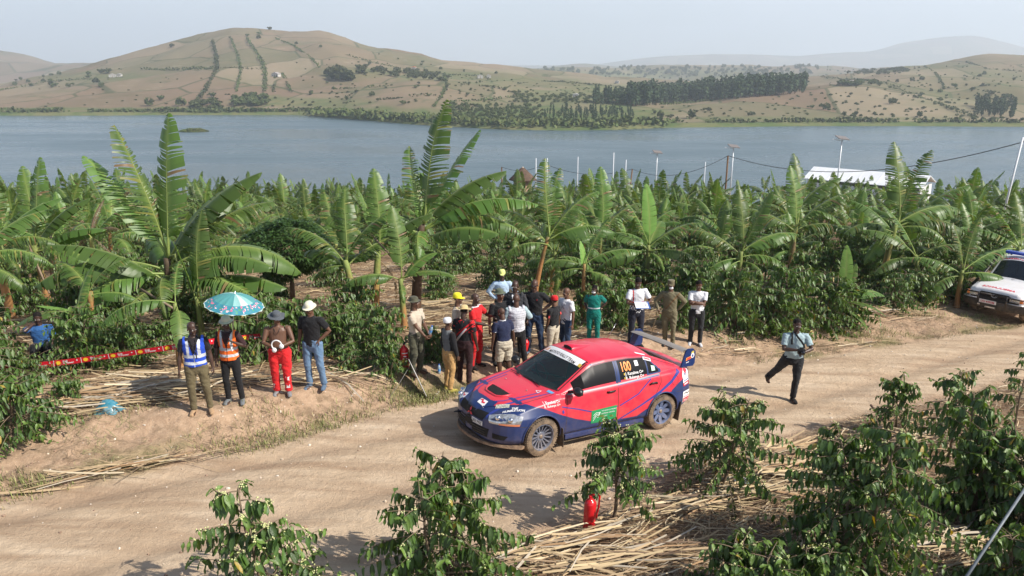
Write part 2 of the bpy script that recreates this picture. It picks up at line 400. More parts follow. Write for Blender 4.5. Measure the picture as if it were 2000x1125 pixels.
# ================================================================== LAKE
LAKE_Z = -36.0
def build_lake():
    m = bpy.data.materials.new('lake_water'); m.use_nodes = True; nt_ = m.node_tree; b = nt_.nodes['Principled BSDF']
    b.inputs['Base Color'].default_value = (.090, .135, .155, 1); b.inputs['Roughness'].default_value = .22; b.inputs['IOR'].default_value = 1.33
    tcn = NN(nt_, 'ShaderNodeTexCoord'); mpn = NN(nt_, 'ShaderNodeMapping'); mpn.inputs['Scale'].default_value = (.32, 1.0, 1); mpn.inputs['Rotation'].default_value = (0, 0, .25)
    n = NN(nt_, 'ShaderNodeTexNoise'); n.inputs['Scale'].default_value = .55; n.inputs['Detail'].default_value = 5
    n2 = NN(nt_, 'ShaderNodeTexNoise'); n2.inputs['Scale'].default_value = .02; n2.inputs['Detail'].default_value = 4
    L = nt_.links.new
    L(tcn.outputs['Object'], mpn.inputs[0]); L(mpn.outputs[0], n.inputs['Vector']); L(mpn.outputs[0], n2.inputs['Vector'])
    mr = NN(nt_, 'ShaderNodeMapRange'); mr.inputs['To Min'].default_value = .35; mr.inputs['To Max'].default_value = 1.3; L(n2.outputs['Fac'], mr.inputs['Value'])
    mr9 = NN(nt_, 'ShaderNodeMapRange'); mr9.inputs['From Min'].default_value = .35; mr9.inputs['From Max'].default_value = .65; mr9.inputs['To Min'].default_value = .12; mr9.inputs['To Max'].default_value = .38; L(n2.outputs['Fac'], mr9.inputs['Value']); L(mr9.outputs['Result'], b.inputs['Roughness'])
    mm = NN(nt_, 'ShaderNodeMath', operation='MULTIPLY'); L(n.outputs['Fac'], mm.inputs[0]); L(mr.outputs['Result'], mm.inputs[1])
    bp = NN(nt_, 'ShaderNodeBump'); bp.inputs['Strength'].default_value = 1; bp.inputs['Distance'].default_value = .75
    L(mm.outputs[0], bp.inputs['Height']); L(bp.outputs['Normal'], b.inputs['Normal'])
    V = [(-1500, 200, LAKE_Z), (1500, 200, LAKE_Z), (1500, 1000, LAKE_Z), (-1500, 1000, LAKE_Z)]
    o = mesh_obj('lake_water', V, [(0, 1, 2, 3)], m, smooth=False); o['kind'] = 'structure'
build_lake()

# ================================================================== HILLS
class Layer:
    """a real terrain sheet: for azimuth columns u, heights at chosen depths"""
    def __init__(s, name, us, rows, n_u=260, n_d=90, amp=1.0, mat=None, green=(), seed=1, u0=-700, u1=2700, bump_=1.0):
        s.us = np.array(us, float); s.D = np.array([r[0] for r in rows], float) if np.ndim(rows[0][0]) == 0 else None
        s.rows = rows
        U = np.linspace(u0, u1, n_u)
        # depth rows may vary with azimuth: rows = [(D per u or const, [pixel y per u] )]
        Dk = np.array([np.interp(U, s.us, np.broadcast_to(r[0], s.us.shape)) for r in rows])
        Vk = np.array([np.interp(U, s.us, np.broadcast_to(np.array(r[1], float), s.us.shape)) for r in rows])
        b = -(Vk - 562.5) / FPX
        Zk = CAMH + Dk * (-SP + b * CP) / (CP + b * SP)
        tt = np.linspace(0, len(rows) - 1, n_d)
        D = np.array([np.interp(tt, np.arange(len(rows)), Dk[:, j]) for j in range(n_u)]).T
        Z = np.zeros_like(D)
        for j in range(n_u):    # smooth (monotone-ish) interpolation by depth
            Z[:, j] = np.interp(D[:, j], Dk[:, j], Zk[:, j])
        for _ in range(max(2, n_d // 22)):
            Z[1:-1] = (Z[:-2] + 2 * Z[1:-1] + Z[2:]) / 4; Z[:, 1:-1] = (Z[:, :-2] + 2 * Z[:, 1:-1] + Z[:, 2:]) / 4
        th = (U - 1000) / FPX
        X = D * th[None, :] / (CP + 0.26 * SP)
        w = np.clip((D - D[0:1] - 70) / 160, 0, 1)
        sc_ = np.median(D) / 10
        Z = Z + w * amp * (fbm(X / sc_, D / sc_, 5, seed) - .5) * 2 * (np.median(D) / 90)
        s.X, s.Y, s.Z, s.U = X, D, Z, U
        V = np.c_[X.ravel(), D.ravel(), Z.ravel()]
        i = np.arange(n_d - 1)[:, None] * n_u + np.arange(n_u - 1)[None, :]
        F = np.stack([i, i + 1, i + n_u + 1, i + n_u], -1).reshape(-1, 4)
        pu, pv = project((X, D, Z)); g = np.zeros_like(Z) + (.9 * sstep(16, 4, D - (D[0:1] + 40)) if name == 'hills' and len(rows) > 5 else 0)
        for (gu, gv, ru, rv, k) in green:
            nn = fbm(X / 30, D / 60, 4, seed + 50)
            g = np.maximum(g, k * sstep(1.3, .5, np.hypot((pu - gu) / ru, (pv - gv) / rv) + (nn - .5) * 1.6))
        s.pv = pv
        o = mesh_obj(name, V, F, mat, None, True, None, np.c_[g.ravel(), g.ravel() * 0, g.ravel() * 0]); o['kind'] = 'structure'
        s.obj = o
    def at(s, u, v):
        j = int(np.clip(np.searchsorted(s.U, u), 1, len(s.U) - 1)); f = (u - s.U[j - 1]) / (s.U[j] - s.U[j - 1])
        Z = s.Z[:, j - 1] * (1 - f) + s.Z[:, j] * f; D = s.Y[:, j - 1] * (1 - f) + s.Y[:, j] * f
        X = s.X[:, j - 1] * (1 - f) + s.X[:, j] * f
        pv = project((X, D, Z))[1]
        k = int(np.argmax(pv <= v)) if (pv <= v).any() else len(pv) - 1
        k = max(1, k); a, b_ = pv[k - 1], pv[k]; t = np.clip((a - v) / (a - b_ + 1e-9), 0, 1)
        return np.array([X[k - 1] + t * (X[k] - X[k - 1]), D[k - 1] + t * (D[k] - D[k - 1]), Z[k - 1] + t * (Z[k] - Z[k - 1])])
def hill_mat(name, dry, dry2, green, s1=.006, s2=.03):
    m = bpy.data.materials.new(name); m.use_nodes = True; nt_ = m.node_tree; b = nt_.nodes['Principled BSDF']
    b.inputs['Roughness'].default_value = 1; b.inputs['Specular IOR Level'].default_value = .05; L = nt_.links.new
    tcn = NN(nt_, 'ShaderNodeTexCoord')
    def noise(sc_, lo, hi, d=6):
        n = NN(nt_, 'ShaderNodeTexNoise'); n.inputs['Scale'].default_value = sc_; n.inputs['Detail'].default_value = d; n.inputs['Roughness'].default_value = .65
        L(tcn.outputs['Object'], n.inputs['Vector']); r = NN(nt_, 'ShaderNodeMapRange'); r.inputs['From Min'].default_value = lo; r.inputs['From Max'].default_value = hi
        L(n.outputs['Fac'], r.inputs['Value']); return r.outputs['Result']
    def mix(a, bb, f):
        q = NN(nt_, 'ShaderNodeMix', data_type='RGBA')
        for k, v in (('A', a), ('B', bb), ('Factor', f)):
            if isinstance(v, tuple): q.inputs[k].default_value = (*v, 1)
            else: L(v, q.inputs[k])
        return q.outputs['Result']
    c = mix(dry, dry2, noise(s1, .4, .62)); c = mix(c, green, mixf(nt_, noise(s1 * 1.7, .5, .66), .55))
    c = mix(c, (.10, .115, .055), mixf(nt_, noise(s2, .58, .66, 8), .5))
    c = mix(c, (.42, .34, .25), mixf(nt_, noise(s2 * 1.3, .60, .72, 8), .5))
    mpv = NN(nt_, 'ShaderNodeMapping'); mpv.inputs['Scale'].default_value = (1.0, .55, 1.6); L(tcn.outputs['Object'], mpv.inputs[0])
    def vor(feat):
        q = NN(nt_, 'ShaderNodeTexVoronoi', feature=feat); q.inputs['Scale'].default_value = s1 * 1.5; q.inputs['Randomness'].default_value = .85; L(mpv.outputs[0], q.inputs['Vector']); return q
    vc = vor('F1'); sv = NN(nt_, 'ShaderNodeSeparateColor'); L(vc.outputs['Color'], sv.inputs[0])
    def rng_(sock, a, b_):
        r = NN(nt_, 'ShaderNodeMapRange'); r.inputs['From Min'].default_value = a; r.inputs['From Max'].default_value = b_; L(sock, r.inputs['Value']); return r.outputs['Result']
    c = mix(c, (.125, .135, .065), mixf(nt_, rng_(sv.outputs[0], .55, .75), .42)); c = mix(c, (.19, .115, .075), mixf(nt_, rng_(sv.outputs[1], .6, .8), .4)); c = mix(c, (.33, .27, .18), mixf(nt_, rng_(sv.outputs[2], .65, .85), .45))
    ve = vor('DISTANCE_TO_EDGE'); c = mix(c, (.055, .075, .03), mixf(nt_, rng_(ve.outputs['Distance'], .016, .007), .7))
    at = NN(nt_, 'ShaderNodeAttribute', attribute_name='Col'); sp = NN(nt_, 'ShaderNodeSeparateColor'); L(at.outputs['Color'], sp.inputs[0])
    gcol = mix((.09, .135, .045), (.17, .17, .075), noise(s2 * 1.5, .4, .6))
    c = mix(c, gcol, sp.outputs[0]); L(c, b.inputs['Base Color']); return m
HM1 = hill_mat('dry_pasture', (.245, .180, .120), (.205, .165, .100), (.135, .140, .070))
HM2 = hill_mat('dry_pasture_far', (.230, .170, .115), (.175, .145, .095), (.110, .120, .065), .003, .012)
uu = [-700, -200, 0, 130, 210, 300, 380, 440, 480, 520, 560, 640, 700, 800, 860, 950, 1000, 1100, 1200, 1300, 1400, 1500, 1600, 1700, 1800, 1920, 2000, 2300, 2700]
shore = [216, 217, 219, 219, 219, 218, 218, 218, 218, 218, 218, 221, 227, 235, 238, 243, 245, 246, 245, 241, 240, 239, 238, 238, 238, 239, 239, 240, 240]
skyA = [190, 172, 165, 140, 118, 95, 72, 56, 51, 56, 60, 61, 78, 104, 114, 126, 134, 144, 152, 158, 160, 158, 150, 138, 124, 106, 106, 118, 150]
midA = [205, 196, 192, 181, 176, 170, 166, 163, 160, 160, 160, 160, 164, 172, 178, 184, 186, 192, 196, 200, 196, 188, 178, 172, 176, 180, 182, 190, 200]
Ds = 42.2 * FPX / (np.array(shore) - 126.6)
rA = [(Ds - 40, [s + 45 for s in shore]), (Ds, shore), (Ds + 30, [s - 3 for s in shore]), (Ds + 0.25 * (1450 - Ds), midA), (1450, skyA), (1700, [s + 10 for s in skyA]), (2300, [s + 60 if s < 100 else s + 40 for s in skyA])]
green_a = [(1060, 225, 260, 24, 1), (820, 222, 200, 14, .9), (560, 200, 170, 10, .7), (1150, 190, 180, 22, .7), (700, 140, 120, 14, .5), (880, 150, 120, 12, .6), (150, 150, 140, 9, .5), (150, 214, 160, 5, .8), (420, 212, 120, 6, .8), (1000, 160, 150, 14, .5),
           (1700, 128, 140, 8, .7), (1900, 180, 120, 60, .35), (1560, 232, 300, 5, .5), (1080, 200, 120, 20, .6), (480, 160, 60, 12, .2)]
HA = Layer('hills', uu, rA, 420, 150, .85, HM1, green_a, 5)
uB = [-700, 0, 60, 120, 220, 300, 900, 950, 1000, 1060, 1130, 1250, 1340, 1420, 1500, 1600, 1700, 1800, 2000, 2700]
skyB = [140, 99, 108, 122, 116, 130, 128, 132, 133, 137, 136, 131, 130, 128, 127, 130, 132, 130, 128, 130]
HB = Layer('hills', uB, [(1700, [200] * len(uB)), (2000, [168] * len(uB)), (2300, [150] * len(uB)), (2900, skyB), (3600, [v + 20 for v in skyB])], 260, 70, 1.0, HM2,
           [(1200, 150, 260, 14, .7), (1450, 150, 200, 10, .6), (1320, 140, 160, 6, .5)], 15)
uC = [-700, 850, 900, 925, 960, 1040, 1100, 1140, 1190, 1250, 1400, 2700]
skyC = [128, 128, 117, 114, 124, 132, 122, 118, 124, 132, 134, 134]
HC = Layer('hills', uC, [(4000, [150] * len(uC)), (4800, skyC), (5600, [v + 20 for v in skyC])], 300, 24, .3, HM2, [], 25)
uD = [-700, 900, 1150, 1250, 1300, 1370, 1450, 1560, 1640, 1690, 1720, 1750, 1790, 1830, 1880, 1930, 1990, 2100, 2300, 2700]
skyD = [128, 128, 122, 112, 107, 105, 104, 108, 103, 100, 92, 80, 74, 71, 69, 77, 94, 100, 112, 116]
HD = Layer('mountains', uD, [(6500, [150] * len(uD)), (7800, skyD), (9000, [v + 20 for v in skyD])], 300, 24, .25, HM2, [], 35)

# ------------------------------------------------------------------ the air
def build_haze():
    V = [(x, y, z) for x in (-9000, 9000) for y in (-60, 9600) for z in (-60, 460)]
    F = [(0, 1, 3, 2), (4, 6, 7, 5), (0, 4, 5, 1), (2, 3, 7, 6), (0, 2, 6, 4), (1, 5, 7, 3)]
    m = bpy.data.materials.new('haze'); m.use_nodes = True; nt_ = m.node_tree; nt_.nodes.clear()
    v = NN(nt_, 'ShaderNodeVolumePrincipled'); v.inputs['Color'].default_value = (.82, .91, 1, 1); v.inputs['Density'].default_value = HAZE_DENSITY; v.inputs['Anisotropy'].default_value = .2
    o = NN(nt_, 'ShaderNodeOutputMaterial'); nt_.links.new(v.outputs[0], o.inputs['Volume'])
    h = mesh_obj('haze', V, F, m, smooth=False); h['kind'] = 'stuff'
build_haze()

# ------------------------------------------------------------------ far trees and hedges
def clump_mesh(name, blobs, quads, mats, r=1.0, h=1.0, seed=0, trunk=0.0, qs=.28):
    """an uneven crown of small leaf-clump faces on a short trunk"""
    g = np.random.default_rng(seed); V = []; F = []; M = []; n = 0
    for (bx, by, bz, br) in blobs:
        k = int(quads * br * br)
        d = g.normal(size=(k, 3)); d /= np.linalg.norm(d, axis=1)[:, None]
        rad = br * (.62 + .45 * g.random(k)); c = d * rad[:, None] * (1, 1, .85) + (bx, by, bz)
        a = g.normal(size=(k, 3)); a /= np.linalg.norm(a, axis=1)[:, None]; b_ = np.cross(a, d + .3 * g.normal(size=(k, 3))); b_ /= np.linalg.norm(b_, axis=1)[:, None] + 1e-9
        sz = qs * (.6 + .8 * g.random(k))[:, None]
        q = np.stack([c - a * sz, c + b_ * sz * .7, c + a * sz, c - b_ * sz * .7], 1).reshape(-1, 3)
        V.append(q); f = np.arange(k * 4).reshape(-1, 4) + n; F.append(f); M += [0] * k; n += 4 * k
    V = np.vstack(V) * (r, r, h); F = [tuple(f) for f in np.vstack(F)]
    if trunk:
        tv, tf = tube_geo([(0, 0, 0), (.03, .02, trunk * .6), (0, 0, trunk * 1.3)], [.07 * trunk + .05, .06 * trunk + .03, .03 * trunk + .02], 5)
        F += [tuple(i + n for i in f) for f in tf]; M += [1] * len(tf); V = np.vstack([V, tv])
    o = mesh_obj(name, V, F, mats, None, False, M); return o
FOL1 = pm('far_foliage', (.060, .085, .030), .9, .1, var=.8, vscale=.4, c2=(.115, .125, .05), rnd=.35)
FOL2 = pm('eucalyptus_foliage', (.055, .095, .045), .9, .1, var=.7, vscale=.3, c2=(.09, .12, .06), rnd=.3)
BARK = pm('bark', (.16, .11, .07), .9, .2, var=.6, vscale=8, bump=.5)
gz = np.random.default_rng(3)
BUSH = [clump_mesh('tree', [(0, 0, 1.3, 1), (.7, .2, 1.0, .6), (-.6, -.3, 1.1, .7)], 60, [FOL1, BARK], 1, 1, 41, .8, .34),
        clump_mesh('tree', [(0, 0, 1.2, .9), (-.8, .1, 1.4, .6)], 60, [FOL1, BARK], 1.1, .9, 42, .7, .34)]
EUC = [clump_mesh('eucalyptus_tree', [(0, 0, 1.2, .55), (0, 0, 2.4, .7), (.1, .1, 3.6, .75), (-.1, 0, 4.5, .55), (.1, 0, 5.2, .35), (0, .1, 1.8, .4)], 60, [FOL2, BARK], 1, 1, 43 + i, 1.6, .34) for i in range(2)]
def put_tree(p, s, label, cat='tree', group='scattered bushes and trees on the dry slopes', proto=None, zs=1):
    o = (proto or BUSH[int(gz.integers(2))]); c = o.copy(); col.objects.link(c)
    c.location = (p[0], p[1], p[2] - .1 * s); c.scale = (s, s, s * zs); c.rotation_euler = (0, 0, gz.random() * 6.28)
    c.name = 'tree' if proto is None else 'eucalyptus_tree'
    return tag(c, label, cat, group)
def layer_strip(name, L, pix, w, h, dens, label=None, cat='hedge', group='hedgerows running over the hills', kind=None, mat=FOL1, seed=0, qs=1.0, proto=None):
    """a hedgerow following the slope through the given points: one mesh of leaf clumps"""
    g = np.random.default_rng(seed + len(pix)); P = np.array([L.at(u, v) for u, v in pix]); 
    seg = np.linalg.norm(np.diff(P, axis=0), axis=1); tot = seg.sum(); k = int(tot * dens) + 4
    t = np.sort(g.random(k)) * tot; cum = np.r_[0, np.cumsum(seg)]
    c = np.c_[[np.interp(t, cum, P[:, i]) for i in range(3)]].T
    gap = vnoise(t / 14, t * 0, seed) > .12; c = c[gap]; k = len(c)
    hh = h * (.5 + .9 * vnoise(c[:, 0] / 9, c[:, 1] / 9, seed + 2))
    c = c + np.c_[g.normal(0, w / 2, k), g.normal(0, w / 2, k), g.random(k) * hh]
    a = g.normal(size=(k, 3)); a /= np.linalg.norm(a, axis=1)[:, None]; b_ = np.cross(a, g.normal(size=(k, 3))); b_ /= np.linalg.norm(b_, axis=1)[:, None]
    sz = qs * (.6 + .8 * g.random(k))[:, None]
    V = np.stack([c - a * sz, c + b_ * sz, c + a * sz, c - b_ * sz], 1).reshape(-1, 3)
    o = mesh_obj(name, V, np.arange(4 * k).reshape(-1, 4), mat, None, False)
    return tag(o, label, cat if kind is None else None, group if kind is None else None, kind)
hedges = [
 ([(275, 137), (350, 137), (424, 134)], 'long dark hedge running level across the left face of the big hill'),
 ([(424, 80), (428, 110), (428, 134), (408, 165), (385, 195), (368, 214)], 'hedge line falling from the summit shoulder to the lake, leftmost down the big hill'),
 ([(490, 75), (507, 105), (517, 125), (520, 150), (516, 180)], 'dark hedge line running down the middle of the big hill below its summit'),
 ([(460, 75), (470, 110), (473, 140), (460, 180)], 'thin broken hedge line between the two dark lines on the big hill'),
 ([(545, 75), (580, 90), (612, 115), (628, 133)], 'curved hedge falling across the right shoulder of the big hill'),
 ([(432, 134), (470, 134), (520, 136)], 'short level hedge joining the two lines on the big hill'),
 ([(540, 147), (532, 180)], 'short hedge left of the small walled field at the hill foot'),
 ([(552, 143), (568, 181)], 'short hedge right of the small walled field at the hill foot'),
 ([(868, 145), (872, 165), (862, 190), (845, 210)], 'hedge dropping to the shore to the right of the big hill'),
 ([(680, 108), (740, 125), (800, 138), (860, 145), (950, 150)], 'dark hedge along the right flank of the big hill'),
 ([(0, 178), (40, 170), (90, 160), (180, 155)], 'hedge row climbing between the fields at far left'),
 ([(0, 160), (60, 150), (130, 138), (240, 136)], 'upper hedge row on the fields at far left'),
 ([(1735, 170), (1790, 190), (1850, 208), (1920, 232)], 'dark hedge line running down the right slope to the shore'),
 ([(1600, 135), (1660, 136), (1770, 140)], 'dark belt of bushes along the top of the right hill'),
 ([(880, 200), (950, 196), (1020, 190)], 'hedge among the plots above the spit'),
 ([(1290, 205), (1360, 200), (1440, 190), (1520, 186)], 'hedge under the long eucalyptus wood'),
 ([(1600, 150), (1650, 156), (1700, 158), (1760, 172)], 'hedge line across the top of the low right hill'),
 ([(1800, 130), (1830, 150), (1845, 175)], 'thin hedge falling down the upper right slope'),
 ([(1880, 122), (1920, 135), (1990, 140)], 'hedge along the crest at far right'),
 ([(1010, 165), (1080, 160), (1150, 166), (1220, 172)], 'long hedge on the middle slopes behind the spit'),
 ([(900, 165), (960, 170), (1000, 180)], 'hedge bending down behind the spit plots'),
 ([(1240, 166), (1330, 164), (1420, 166)], 'hedge above the eucalyptus wood on the middle hills'),
 ([(740, 195), (800, 190), (860, 186)], 'short hedge above the rocky shore'),
 ([(650, 175), (700, 172), (760, 168)], 'row of bushes on the rocky slope right of the big hill'),
]
for i, (px, lab) in enumerate(hedges): layer_strip('hedge', HA, px, 2.4 if i < 3 else 1.6, 3.0 if i < 3 else 2.2, 2.0, lab, seed=i, qs=1.0 if i < 3 else .8)
layer_strip('shore_reeds', HA, [(618, 220), (700, 227), (800, 234), (900, 240), (1000, 244.5), (1170, 245), (1300, 240.5)], 12, 4, 14, kind='stuff', seed=90, qs=1.3, mat=pm('reeds', (.085, .125, .04), .9, .1, var=.8, vscale=.2, c2=(.15, .15, .06)))
layer_strip('shore_reeds', HA, [(-200, 217.5), (0, 218.5), (150, 218.5), (300, 218), (450, 217.8), (618, 218)], 5, 3, 6, kind='stuff', seed=91, qs=1.2)
layer_strip('shore_reeds', HA, [(1300, 240), (1450, 239), (1600, 238), (1800, 238), (2000, 239), (2300, 240)], 4, 2.5, 5, kind='stuff', seed=92, qs=1.0)
def wood(name, L, box, n, proto, s, seed, zs=1.0, qs=1):
    """a far wood that reads as one mass: many crowns in one mesh"""
    g = np.random.default_rng(seed); V = []; F = []; M = []; n0 = 0
    me = proto.data; pv = np.array([v.co[:] for v in me.vertices]); pf = [tuple(p.vertices) for p in me.polygons]; pmi = [p.material_index for p in me.polygons]
    for i in range(n):
        t = g.random(); w = g.random()
        u = box[0][0] + t * (box[1][0] - box[0][0]); v = np.interp(t, [0, 1], [box[0][1], box[1][1]]) + w * np.interp(t, [0, 1], [box[0][2] - box[0][1], box[1][2] - box[1][1]])
        p = L.at(u, v); a = g.random() * 6.28; ss = s * (.75 + .5 * g.random())
        R = np.array([[math.cos(a), -math.sin(a), 0], [math.sin(a), math.cos(a), 0], [0, 0, 1]])
        V.append(pv @ R.T * (ss, ss, ss * zs) + p - (0, 0, .5)); F += [tuple(j + n0 for j in f) for f in pf]; M += pmi; n0 += len(pv)
    o = mesh_obj(name, np.vstack(V), F, list(me.materials), None, False, M); o['kind'] = 'stuff'
wood('eucalyptus_wood', HA, ((1228, 192, 210), (1575, 170, 182)), 460, EUC[0], 3.1, 11)
wood('eucalyptus_wood', HA, ((1160, 188, 203), (1230, 192, 206)), 60, EUC[1], 2.0, 12)
wood('eucalyptus_wood', HA, ((1060, 214, 238), (1240, 217, 239)), 110, EUC[1], 1.15, 13)
wood('banana_plots', HA, ((880, 205, 234), (1060, 205, 238)), 300, BUSH[0], 1.25, 14)
wood('banana_plots', HA, ((1000, 180, 200), (1200, 188, 204)), 130, BUSH[1], 1.5, 24)
wood('far_wood', HA, ((640, 140, 156), (690, 142, 158)), 26, BUSH[0], 4.2, 15)
wood('far_wood', HA, ((455, 192, 208), (515, 190, 208)), 40, BUSH[1], 3.2, 16)
wood('far_wood', HA, ((700, 130, 145), (880, 146, 160)), 60, BUSH[1], 3.0, 17)
wood('eucalyptus_wood', HA, ((1910, 208, 230), (1990, 206, 232)), 50, EUC[0], 1.9, 18)
wood('far_wood', HA, ((1640, 163, 168), (1720, 162, 168)), 24, BUSH[1], 3.0, 19)
wood('far_wood', HA, ((1600, 132, 142), (1770, 136, 148)), 70, BUSH[1], 2.8, 20)
wood('far_wood', HA, ((370, 205, 216), (425, 200, 216)), 22, BUSH[1], 3.0, 29)
wood('far_wood', HB, ((950, 133, 150), (1130, 137, 160)), 90, BUSH[0], 5.0, 21)
wood('far_wood', HB, ((1150, 132, 150), (1600, 130, 150)), 150, BUSH[0], 5.0, 22)
lab_r = ['small round bush on the dry pasture of the right hillside', 'dark rounded tree on the dry pasture of the right hillside']
lab_l = ['small dark bush dotted on the slope of the big hill', 'rounded tree among the fields left of the lake']
for i in range(95):
    u = gz.uniform(1260, 1998); v = gz.uniform(165, 234) if u < 1600 else gz.uniform(125, 234)
    if 1200 < u < 1590 and v < 215: continue
    k = int(gz.integers(2)); put_tree(HA.at(u, v), gz.uniform(.9, 2.8) * (1.1 if k else .7), lab_r[k][:-len(' of the right hillside')] + (' below the long eucalyptus wood' if u < 1590 else ' on the low right hill' if u < 1760 else ' at far right') + (', near the shore' if v > 205 else ', upslope'))
for i in range(44):
    u = gz.uniform(560, 1000); v = gz.uniform(np.interp(u, [560, 700, 860, 1000], [66, 90, 125, 145]), 212); k = 0
    put_tree(HA.at(u, v), gz.uniform(1.0, 2.4), 'small dark bush ' + ('on the big hill below its summit' if u < 720 else 'on the right flank of the big hill' if u < 870 else 'among the plots right of the big hill') + (', low down' if v > 170 else ', high up'))
for u, v, s in [(344, 93, 4), (535, 59, 3.6), (515, 68, 3), (513, 76, 3), (492, 72, 3), (200, 144, 4), (215, 144, 4.5), (458, 75, 2), (310, 196, 3), (288, 207, 4), (350, 207, 4), (412, 190, 3)]:
    put_tree(HA.at(u, v), s, lab_l[0])
for i in range(26):
    put_tree(HA.at(gz.uniform(0, 200), gz.uniform(146, 172)), gz.uniform(2, 3.4), lab_l[1], group='trees among the left fields')
put_tree(HA.at(1355, 232), 3.4, 'bright green round tree standing alone on the shore grass')
for k_, bx in enumerate([((560, 100, 210), (1000, 160, 215)), ((1250, 175, 232), (1600, 180, 234)), ((1600, 130, 234), (2000, 120, 234)), ((0, 150, 214), (420, 150, 214)), ((400, 185, 216), (700, 180, 216)), ((880, 150, 200), (1240, 165, 205))]):
    wood('dry_scrub', HA, bx, [60, 110, 220, 30, 45, 150][k_], BUSH[k_ % 2], 1.05, 60 + k_, .8)
wood('dry_scrub', HB, ((950, 134, 165), (1700, 132, 165)), 260, BUSH[0], 2.6, 71)
for o in BUSH + EUC: bpy.data.objects.remove(o)
# far houses
WHITE = pm('white_wall', (.52, .50, .46), .7, .3, var=.3, vscale=1.5, c2=(.55, .5, .44))
TIN = pm('tin_roof', (.42, .40, .38), .5, .5, var=.5, vscale=1.0, c2=(.30, .2, .15))
TILE = pm('orange_roof', (.50, .17, .09), .7, .3)
def house(p, w, d, h, roof, label, rz=0):
    e = empty('house', p, rz, label, 'house', 'houses on the far hillsides')
    MB().box((0, 0, h / 2), (w, d, h)).build('wall', WHITE, e)
    MB().prism([(-w / 2 - .5, h), (w / 2 + .5, h), (0, h + w * .22)], -d / 2 - .4, d / 2 + .4).build('roof', roof, e)
    m = MB()
    for x in (-w * .28, w * .28): m.box((x, -d / 2 - .02, h * .5), (w * .14, .06, h * .3)).build('window', pm('far_window', (.05, .06, .07), .3), e); m = MB()
    MB().box((0, -d / 2 - .02, h * .38), (w * .12, .08, h * .74)).build('door', pm('far_door', (.15, .09, .06), .6), e)
for u, v, w, roof, lab in [(222, 151, 13, TIN, 'white house with tin roof among trees on the left fields'), (236, 150, 9, TIN, 'smaller white outbuilding right of the tin roofed house on the left fields'),
    (541, 150, 15, TIN, 'long low grey roofed farmhouse at the foot of the big hill'), (810, 136, 9, TILE, 'small house with orange roof on the right flank of the big hill'),
    (938, 153, 11, TIN, 'pale house with grey roof on the slope right of the big hill'), (1125, 191, 9, WHITE, 'small white hut with white roof above the reedy spit'),
    (1664, 166, 12, TIN, 'grey roofed farmhouse in the dark tree clump on the right hill'), (1205, 163, 10, TIN, 'small house on the hill behind the eucalyptus wood'),
    (955, 152, 8, TIN, 'narrow shed just right of the pale house on the slope'), (160, 124, 12, WHITE, 'white building on the skyline left of the big hill')]:
    house(HA.at(u, v), w * .62, 5.5, 3.2, roof, lab, float(gz.uniform(-.4, .4)))
# island
def island():
    c = at_depth(378, 250, 42.2 * FPX / (250 - 126.6)); c[2] = LAKE_Z
    e = empty('reed_island', c, 0, 'low green reed island alone on the lake at left', 'island')
    g = np.random.default_rng(8); k = 2600
    a = g.random(k) * 6.283; r = np.sqrt(g.random(k)); x = r * np.cos(a) * 9.6; y = r * np.sin(a) * 6; z = g.random(k) * 2.6 * (1 - r ** 2 * .8) * (.6 + .5 * vnoise(x / 2, y / 2, 3))
    P = np.c_[x, y, z]; t = g.normal(size=(k, 3)); t /= np.linalg.norm(t, axis=1)[:, None]; b_ = np.cross(t, g.normal(size=(k, 3))); b_ /= np.linalg.norm(b_, axis=1)[:, None]; s = .42
    V = np.stack([P - t * s, P + b_ * s, P + t * s, P - b_ * s], 1).reshape(-1, 3)
    mesh_obj('reeds', V, np.arange(4 * k).reshape(-1, 4), MATS['reeds'], e, False)
    MB().lathe([(0.5, -.6), (9.6, -.5), (9.4, .25), (5, .6), (.3, .7)], 28).build('soil', pm('wet_soil', (.10, .08, .05), .9), e).scale = (1, .62, 1)
island()
